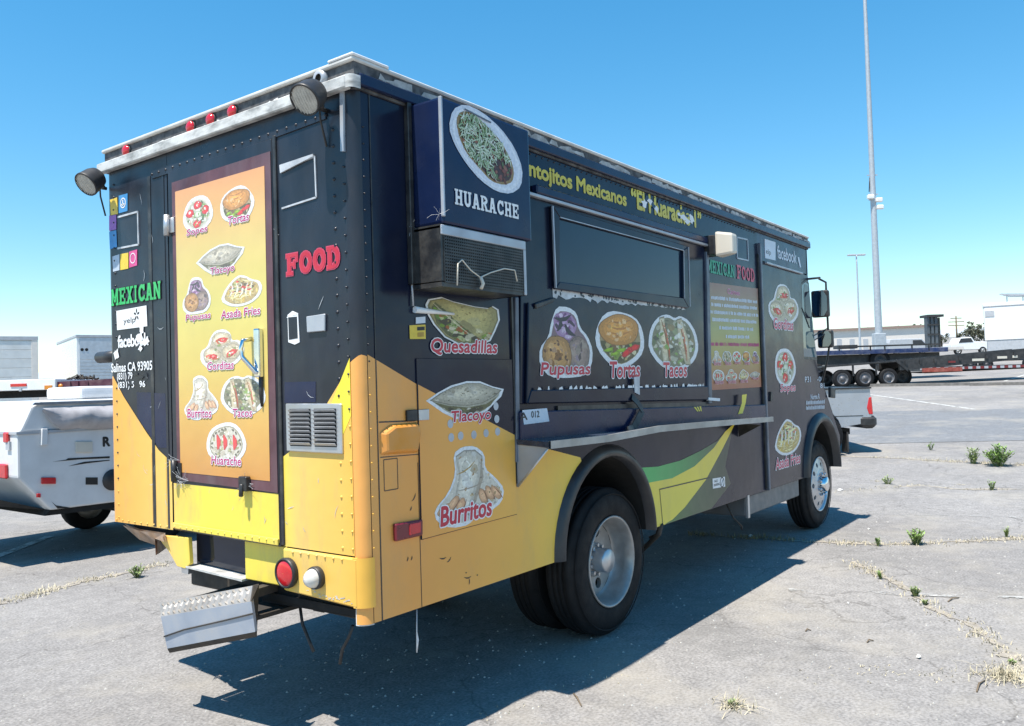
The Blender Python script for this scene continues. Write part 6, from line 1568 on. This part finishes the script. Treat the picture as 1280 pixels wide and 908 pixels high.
beam('ramp_stay',(U(1120),Z(1120,449)),(U(1134),Z(1134,461)),.14,-.07,.0,M['black_steel'])
for px,py,w,h,mt in ((1189,452.5,9,2.4,M['red_dark']),(1222,450,15,3,M['white_plastic']),(1252,447,12,3,M['white_plastic']),(1268,446,6,3,M['white_plastic'])):
    L.box('reflector',(U(px-w/2),-.06,Z(px,py+h/2)),(U(px+w/2),-.042,Z(px,py-h/2)),mt)
for px,py in ((1132,451),(1150,450),(1168,448.5),(1199,446),(1233,443.5),(1268,440)): L.box('stake_pocket',(U(px-1.3),-.08,Z(px,py+5)),(U(px+1.3),-.042,Z(px,py)),M['black_steel'])
# --- blue flatbed behind it
tq2=41.0; o=pxt(1040,tq2); bf=empty('flatbed_trailer',o); tag(bf,'blue flatbed trailer with low side rails and a spare wheel, behind the black trailer','trailer')
L2=Loc(o,YAWC,bf); pm2=tq2/FPX; U2=lambda px:(px-1040)*pm2; Z2=lambda px,py:zat(px,py,tq2)-o.z
L2.box('deck_edge',(U2(1000),0,Z2(1040,444)),(U2(1186),.08,Z2(1040,438.5)),M['blue_steel'],.01)
L2.box('deck',(U2(1000),.08,Z2(1040,441)),(U2(1186),2.4,Z2(1040,438.8)),M['blue_steel'])
L2.box('frame',(U2(1010),.4,Z2(1040,456)),(U2(1180),1.9,Z2(1040,444)),M['black_steel'])
L2.box('load_board',(U2(1163),.1,Z2(1163,438)),(U2(1207),2.2,Z2(1163,434.5)),M['cream'])
for k,px in enumerate((1050,1089,1107,1141,1162)): L2.box('rail_post',(U2(px-.8),0,Z2(px,439)),(U2(px+.8),.05,Z2(px,432)),M['black_steel'])
L2.box('side_rail',(U2(1050),.0,Z2(1050,435)),(U2(1165),.05,Z2(1050,433)),M['black_steel'])
L2.box('tool_box',(U2(1051),.3,Z2(1051,436)),(U2(1076),.9,Z2(1051,431.5)),M['black_steel'])
L2.wheel(U2(1103),.2,.5,.3,M['rim_dark']).location.z+=Z2(1103,450)-.5
for px in (1022,1012): L2.wheel(U2(px),.1,.48,.3,M['rim_dark'])
# rack of stacked posts standing on it
rk=empty('steel_rack',o); tag(rk,'tall dark steel rack with an overhanging top, standing on the blue flatbed','rack')
o3=pxt(1170,42.2); o3.z=zat(1170,438.8,42.2); L3=Loc(o3,YAWC,rk); rk.location=L3.o; pm3=42.5/FPX; U3=lambda px:(px-1170)*pm3; Z3=lambda px,py:zat(px,py,42.2)-L3.o.z
M['grey_steel']=pmat('grey_painted_steel',(.07,.085,.10),.5,var=.2)
for a,b in ((1161,1165),(1166,1170),(1171,1175)): L3.box('post',(U3(a),0,0),(U3(b)-.04,.3,Z3(1168,396)),M['grey_steel'])
L3.box('post',(U3(1177),.1,0),(U3(1178.5),.3,Z3(1178,397)),M['black_steel']); L3.box('top_plate',(U3(1160.5),-.1,Z3(1168,396.5)),(U3(1181),.7,Z3(1168,393.5)),M['black_steel'])
for z in (.3,.8,1.3): L3.box('crossbar',(U3(1161),-.03,z),(U3(1175),.0,z+.08),M['black_steel'])
# --- low trailer with red and white edge
tq4=47; o=pxt(1155,tq4); lt=empty('low_trailer',o); tag(lt,'low trailer edged in red and white reflective tape, beyond the black trailer','trailer')
L4=Loc(o,YAWC,lt); pm4=tq4/FPX; U4=lambda px:(px-1155)*pm4; Z4=lambda px,py:zat(px,py,tq4)-o.z
L4.box('deck',(U4(1150),.02,Z4(1155,464)),(U4(1320),2.4,Z4(1155,459)),M['black_steel'])
for k in range(34):
    a=1150+k*5; L4.box('reflective_tape',(U4(a),-.01,Z4(1155,463)),(U4(a+5),.02,Z4(1155,460)),M['red_dark'] if k%2 else M['camper_grey'])
L4.box('ramp',(U4(1152),-.3,.05),(U4(1199),-.02,Z4(1155,460.5)),pmat('red_painted_steel',(.30,.06,.04),.5,var=.3,dirt=.3))
for px in (1215,1235,1290): L4.wheel(U4(px),.1,.38,.25,M['rim_dark'])
M['timber']=pmat('grey_timber',(.17,.16,.15),.9,var=.3)
# --- timber laid on the lot
for i,(a,b,lab) in enumerate((((1052,484),(1212,482),'long weathered timber lying in front of the black trailer'),((1212,482.5),(1300,481),'second timber lying end to end with the long one'))):
    p,q=G(*a),G(*b); tag(MB().bar(p+Vector((0,0,.06)),q+Vector((0,0,.06)),.14,.12).build('timber',M['timber'],None,origin=p),lab,'timber')
# --- white pickup, far
tq5=88; o=pxt(1190,tq5); wp=empty('pickup_truck',o); tag(wp,'white pickup truck parked far off beside the white box trailer','pickup')
L5=Loc(o,YAWC,wp); pm5=tq5/FPX; Q=lambda px:(px-1190)*pm5; o5=L5.o
k5=(Q(1240)-0)/5.6
pr=[(0,.5),(0,1.12),(.25,1.2),(.9,1.22),(1.3,1.8),(2.9,1.85),(3.35,1.35),(5.4,1.3),(5.5,.6),(5.1,.5)]
MB().prism([(x*k5,z) for x,z in pr],L5.fr((0,0,0),(1,0,0),(0,0,1),(0,-1,0)),-1.8,0).build('body',M['white_car'],wp,bevel=.05,origin=o5)
MB().prism([(x*k5,z) for x,z in ((1.05,1.25),(1.4,1.7),(2.8,1.74),(3.1,1.3))],L5.fr((0,-.01,0),(1,0,0),(0,0,1),(0,-1,0)),0,.01).build('side_window',M['glass'],wp,origin=o5)
for x in (.95,4.4): L5.wheel(x*k5,-.01,.40,.25,M['rim'])
# --- white box trailer at the right
tq6=62; o=pxt(1235,tq6); wb_=empty('box_trailer',o); tag(wb_,'large white box trailer with a grey skirt and a solar panel on its roof','trailer')
L6=Loc(o,YAWC-radians(29),wb_); pm6=tq6/FPX; U6=lambda px:(px-1235)*pm6; Z6=lambda px,py:zat(px,py,tq6)-o.z
L6.box('body',(U6(1233),0,Z6(1235,426)),(U6(1420),2.6,Z6(1235,384)),M['white_car'],.04); L6.box('skirt',(U6(1235.5),.04,.35),(U6(1418),2.5,Z6(1235,426)-.01),M['camper_grey'])
L6.box('roof_cap',(U6(1232),-.05,Z6(1235,384)),(U6(1422),2.65,Z6(1235,379.5)),M['white_car'],.05)
L6.box('vent',(U6(1234),-.04,Z6(1235,396)),(U6(1244),0,Z6(1235,389)),M['camper_grey'])
pn=L6.fr((0,0,0),(1,0,0),(0,0,1),(0,-1,0))
MB().prism([(U6(1251),Z6(1251,367.5)),(U6(1300),Z6(1251,371)),(U6(1300),Z6(1251,370)-.2),(U6(1262),Z6(1251,371))],pn,-1.5,-.2).build('solar_panel',M['galv'],wb_,origin=o)
for px in (1258,1275): L6.box('panel_leg',(U6(px),.4,Z6(1235,381)),(U6(px)+.08,.5,Z6(1235,371)),M['galv'])
for px in (1330,1350): L6.wheel(U6(px),.05,.45,.3,M['rim_dark'])
# --- long low building
tq7=115; o=pxt(1035,tq7); bd=empty('warehouse',o); tag(bd,'long low cream warehouse with a brown roof edge','building')
L7=Loc(o,YAWC,bd); pm7=tq7/FPX; U7=lambda px:(px-1035)*pm7; Z7=lambda px,py:zat(px,py,tq7)-o.z
MB().prism([(U7(960),-.5),(U7(1162),-.5),(U7(1162),Z7(1160,408.5)),(U7(960),Z7(960,418))],L7.fr((0,0,0),(1,0,0),(0,0,1),(0,1,0)),0,20).build('wall',M['cream'],bd,origin=o)
MB().prism([(U7(958),Z7(960,418)),(U7(1163),Z7(1160,408.5)),(U7(1163),Z7(1160,406)),(U7(958),Z7(960,415.5))],L7.fr((0,0,0),(1,0,0),(0,0,1),(0,1,0)),-.3,20.3).build('roof',M['brown_roof'],bd,origin=o)
for px in (1047,1063,1080): L7.box('door',(U7(px),-.05,0),(U7(px+6),.0,Z7(px,424)),M['camper_grey'])
for px in (): L7.box('window',(U7(px),-.05,Z7(px,420)),(U7(px+7),.0,Z7(px,415)),M['glass'])
# parked vehicle in front of it
o=pxt(1112,100); gv=empty('parked_van',o); tag(gv,'grey van parked in front of the cream warehouse','van'); L8=Loc(o,YAWC,gv); s8=100/FPX
MB().prism([(0,.4),(0,1.5),(.2,1.95),(4.0,1.95),(4.7,1.2),(5.0,1.1),(5.0,.4)],L8.fr((0,0,0),(1,0,0),(0,0,1),(0,1,0)),0,1.9).build('body',M['camper_grey'],gv,bevel=.06,origin=o)
MB().prism([(2.9,1.2),(2.9,1.75),(3.95,1.75),(4.45,1.2)],L8.fr((0,-.01,0),(1,0,0),(0,0,1),(0,-1,0)),0,.01).build('side_window',M['glass'],gv,origin=o)
for x in (.9,4.0): L8.wheel(x,-.01,.36,.22,M['rim'])
# --- light masts
def mast(px,t,top_py,rb,rt_,label,heads=False):
    o=pxt(px,t); m_=empty('light_mast',o); tag(m_,label,'lamp post'); h=zat(px,top_py,t)-o.z
    n=14; MB().tube([o+Vector((0,0,h*k/n)) for k in range(n+1)],[rb+(rt_-rb)*k/n for k in range(n+1)],14).build('pole',M['galv'],m_,origin=o)
    return o,m_,h
t9=55; o,mm,h=mast(1100,t9,-95,.24,.09,'tall tapered steel light mast carrying cameras, rising beyond the trailers')
R_=Vector((S2.x,S2.y,0)); Zp=lambda py:zat(1096,py,t9)
for py in (219,243): MB().bar(Vector((o.x,o.y,Zp(py)))-R_*.35,Vector((o.x,o.y,Zp(py)))+R_*.35,.06,.06).build('crossarm',M['galv'],mm,origin=o)
for py,dx in ((247,-.25),(251,.3),(260,.35)):
    c=Vector((o.x,o.y,Zp(py)))+R_*dx-D2*.2; MB().box((-.22,-.14,-.14),(.22,.14,.14),PM(c,YAWC)).build('camera_housing',M['white_car'],mm,bevel=.05,origin=o)
MB().bar(Vector((o.x,o.y,Zp(250)))-R_*.3,Vector((o.x,o.y,Zp(250)))+R_*.5,.06,.06).build('crossarm',M['galv'],mm,origin=o)
MB().tube([Vector((o.x,o.y,Zp(222)))-R_*.18,Vector((o.x,o.y,Zp(240)))-R_*.25],.03,6).build('cable',M['black_plastic'],mm,origin=o)
MB().box((-.38,-.25,-.2),(.38,.25,zat(1100,417,t9)-o.z),PM(o,YAWC)).build('control_cabinet',M['galv'],mm,bevel=.03,origin=o)
hh=zat(1088,-90,t9)
for a in range(4): g=a*pi/2+.4; MB().box((-.3,-.2,-.1),(.3,.2,.1),PM(Vector((o.x+cos(g)*.7,o.y+sin(g)*.7,hh)),g)).build('lamp_head',M['galv'],mm,origin=o)
t10=92; o,m2,h=mast(1076,t10,319,.13,.07,'slim double-headed lamp post standing by the cream warehouse')
tp=o+Vector((0,0,h))
MB().bar(tp-R_*.75,tp+R_*.75,.08,.08).build('crossarm',M['galv'],m2,origin=o)
for dx in (-.75,-.3,.3,.75): MB().box((-.22,-.2,-.06),(.22,.2,.1),PM(tp+R_*dx,YAWC)).build('lamp_head',M['camper_grey'],m2,bevel=.03,origin=o)
# utility pole
t11=135; o=pxt(1197.5,t11); up_=empty('utility_pole',o); tag(up_,'wooden utility pole with three crossarms near the trees','utility pole'); zt_=zat(1197,395,t11)
MB().tube([o,Vector((o.x,o.y,zt_))],[.16,.1],8).build('pole',M['twig'],up_,origin=o)
for py,w_ in ((398,.9),(402.5,1.3),(407,1.3)): c=Vector((o.x,o.y,zat(1197,py,t11))); MB().bar(c-R_*w_/1,c+R_*w_/1,.12,.12).build('crossarm',M['twig'],up_,origin=o)
# --- trees
M['leaf']=pmat('tree_leaf',(.07,.085,.045),.7,var=.4,scale=2); M['leaf2']=pmat('dusty_tree_leaf',(.10,.105,.07),.7,var=.4,scale=2); M['bark']=pmat('bark',(.1,.08,.06),.9,var=.3)
def tree(px,t,l,tpy,r_px,label,mat,seed,n=900):
    o=pxt(px,t); T_=empty('tree',o); tag(T_,label,'tree'); r=random.Random(seed); k=t/FPX
    zt=zat(px,tpy,t)-o.z; rw=r_px*k
    tk=MB(); tk.tube([o,o+Vector((0,0,zt*.4)),o+Vector((.1,.1,zt*.75))],[.22,.16,.06],7)
    for q in range(6):
        a=r.uniform(0,6.28); b=o+Vector((0,0,zt*r.uniform(.3,.6))); tk.tube([b,b+Vector((cos(a)*rw*.4,sin(a)*rw*.4,zt*.15)),b+Vector((cos(a)*rw*.75,sin(a)*rw*.75,zt*.25))],[.08,.05,.02],5)
    tk.build('trunk',M['bark'],T_,origin=o)
    cl=[(r.gauss(0,.42)*rw,r.gauss(0,.42)*rw,zt*(.62+r.gauss(0,.15)),rw*r.uniform(.2,.38)) for _ in range(16)]
    mb=MB()
    for _ in range(n):
        c=r.choice(cl); v=Vector((r.gauss(0,1),r.gauss(0,1),r.gauss(0,1))).normalized()*c[3]*r.uniform(.5,1.05); p=o+Vector((c[0],c[1],min(c[2],zt-c[3]*.6)))+v
        s=.22*r.uniform(.5,1.3); e=Vector((r.gauss(0,1),r.gauss(0,1),r.gauss(0,1))).normalized(); f_=e.cross(Vector((r.gauss(0,1),r.gauss(0,1),r.gauss(0,1)))).normalized()
        mb._add([p-e*s,p+f_*s*.5,p+e*s,p-f_*s*.5],[(0,1,2,3)])
    mb.build('crown',mat,T_,fixn=False,origin=o)
tree(1216,128,0,403,17,'round grey-green tree between the white pickup and the box trailer',M['leaf2'],1)
tree(1232,150,0,406,12,'darker tree half hidden behind the white box trailer',M['leaf'],2)
tree(1094,150,0,402,9,'small tree top showing behind the tall mast',M['leaf'],3,500); tree(1121,150,0,404,8,'tree top peeking over the warehouse roof next to the mast',M['leaf'],4,500)
tree(1147,150,0,404,7,'sparse tree top above the far end of the warehouse roof',M['leaf'],5,240); tree(1178,160,0,414,9,'low shrubby tree behind the steel rack',M['leaf'],6,300)
# ================================================================== left background
# flatbed with plum frame, behind the camper
tqa=24; o=pxt(0,tqa); fb=empty('flatbed_trailer',o); tag(fb,'white edged flatbed trailer with a plum coloured neck, behind the folded camper','trailer')
La=Loc(o,YAWC,fb); ka=tqa/FPX; Ua=lambda px:px*ka; Za=lambda px,py:zat(px,py,tqa)-o.z
La.box('deck',(Ua(-160),0,Za(40,488)),(Ua(69),2.4,Za(40,474.5)),M['white_car'],.015); La.box('frame',(Ua(-160),.3,Za(40,497)),(Ua(80),2.0,Za(40,488)),M['void'])
La.box('tail_lamp',(Ua(13),-.02,Za(20,483.5)),(Ua(33),0,Za(20,480)),M['red_lens']); La.box('reflector',(Ua(55.5),-.02,Za(60,487)),(Ua(65),0,Za(60,482)),M['amber'])
for k in range(7): La.box('stake_pocket',(Ua(-150+k*29),-.03,Za(40,489)),(Ua(-147+k*29),0,Za(40,485)),M['camper_grey'])
MB().prism([(Ua(68),Za(68,492)),(Ua(150),Za(150,484)),(Ua(150),Za(150,473)),(Ua(68),Za(68,477.5))],La.fr((0,0,0),(1,0,0),(0,0,1),(0,1,0)),.1,2.2).build('neck',M['plum'],fb,origin=o)
f=La.fr((Ua(73),.1,Za(73,483)),(1,0,0),(0,0,1),(0,-1,0)); MB().lathe([(.07,0),(.06,.03),(.001,.035)],f,16).build('marker_lamp',M['amber'],fb,origin=o)
for px in (84,94,106): La.box('neck_rib',(Ua(px),.06,Za(px,490)),(Ua(px+2),.1,Za(px,477)),M['plum'])
ch=MB(); r=random.Random(2)
for k in range(26):
    a=r.uniform(78,108); p=La.M@Vector((Ua(a),.5,Za(a,475)+.02)); ch.tube([p,p+Vector((r.uniform(-.1,.1),r.uniform(-.1,.1),r.uniform(.02,.14))),p+Vector((r.uniform(-.2,.2),r.uniform(-.2,.2),0))],.02,4)
tag(ch.build('chain_pile',M['chassis'],None,kind=None),'heap of chains lying on the plum trailer neck','chain',kind='stuff')
for px in (-40,-80): La.wheel(Ua(px),.1,.42,.3,M['rim_dark'])
# box trucks
def boxtruck(px0,px1,t,top,label,kind):
    o=pxt(px0,t); b=empty('box_truck',o); tag(b,label,'truck'); Lb=Loc(o,YAWC+radians(31 if kind==1 else 36),b); k=t/FPX; w=(px1-px0)*k*(.87 if kind==1 else .92); z1=zat(px1,top,t)-o.z
    Lb.box('box',(0,.02,.95),(w,6,z1),M['truck_box'] if kind==1 else M['white_car'],.02)
    if kind==1:
        Lb.box('door_frame',(w-.22,-.03,.95),(w+.02,.02,z1+.03),M['cream'],.01); Lb.box('door_frame',(-.02,-.03,.95),(.2,.02,z1+.03),M['cream'],.01)
        Lb.box('roof_rail',(-.03,-.04,z1-.12),(w+.03,.05,z1+.05),M['camper_grey'],.01)
        n=7
        for j in range(n):
            za=1.0+(z1-1.15)*j/n; Lb.box('door_slat',(.2,-.015,za+.01),(w-.22,.02,za+(z1-1.15)/n-.01),M['truck_box'],.006)
    else:
        m=pmat('ribbed_grey_door',(.46,.50,.55),.45,.2,var=.1)
        Lb.box('roof_rail',(-.02,-.03,z1-.06),(w+.02,6.05,z1+.06),M['camper_grey'],.01)
        n=12
        for j in range(n):
            za=1.0+(z1*.72-1.0)*j/n; Lb.box('door_slat',(.12,-.02,za+.008),(w-.05,.02,za+(z1*.72-1.0)/n-.008),m,.004)
        Lb.box('upper_panel',(.12,-.015,z1*.725),(w-.05,.02,z1-.08),m)
        for x in (.22,.40): 
            f=Lb.fr((x,-.016,z1*.84),(1,0,0),(0,0,1),(0,-1,0)); MB().lathe([(.07,0),(.06,.01),(.001,.01)],f,14).build('round_vent',M['void'],b,origin=o)
        Lb.box('roof_vent',(w*.55,2,z1+.06),(w*.9,2.7,z1+.2),M['camper_grey'],.02)
    Lb.box('chassis',(.2,.3,.5),(w-.2,8.0,.95),M['void'])
    Lb.box('cab',(.1,6.2,.7),(w-.1,8.0,2.3),M['white_car'],.15)
    for x in (.0,w-.3):
        for y in (1.4,7.2):
            fr=Lb.fr((x,y,.45),(0,1,0),(0,0,1),(1,0,0)); MB().lathe([(.25,0),(.43,0),(.45,.04),(.45,.26),(.43,.3),(.25,.3)],fr,20).build('wheel',M['rubber'],b,origin=o)
    return b,Lb,w,z1
boxtruck(-28,47,34,419.5,'grey box truck with a plain roll-up rear door, behind the flatbed',1)
b2,Lb,w,z1=boxtruck(96,150,37,418.5,'white box truck with a ribbed grey rear and two round vents',2)
# hills far off
hp=[];n=60; r=random.Random(6)
for i in range(n+1):
    s=-1400+i*45; hgt=26+9*sin(i*.31)+6*sin(i*.77+1)+r.uniform(-1.5,1.5)
    for t_,h_ in ((1150,0),(1400,.7),(1800,1.0)):
        x=CAM.x+D2.x*t_+S2.x*s; y=CAM.y+D2.y*t_+S2.y*s; hp.append((x,y,gz(CAM.x+D2.x*1150+S2.x*s,CAM.y+D2.y*1150+S2.y*s)+h_*hgt-2))
M['hill']=pmat('hazy_hills',(.42,.46,.48),.95,var=.1,scale=.01)  # pale blue-grey: distance haze put into the hill colour
structure(MB()._add(hp,[[3*i+j,3*i+3+j,3*i+4+j,3*i+1+j] for i in range(n) for j in range(2)],True).build('hills',M['hill'],None,fixn=False))
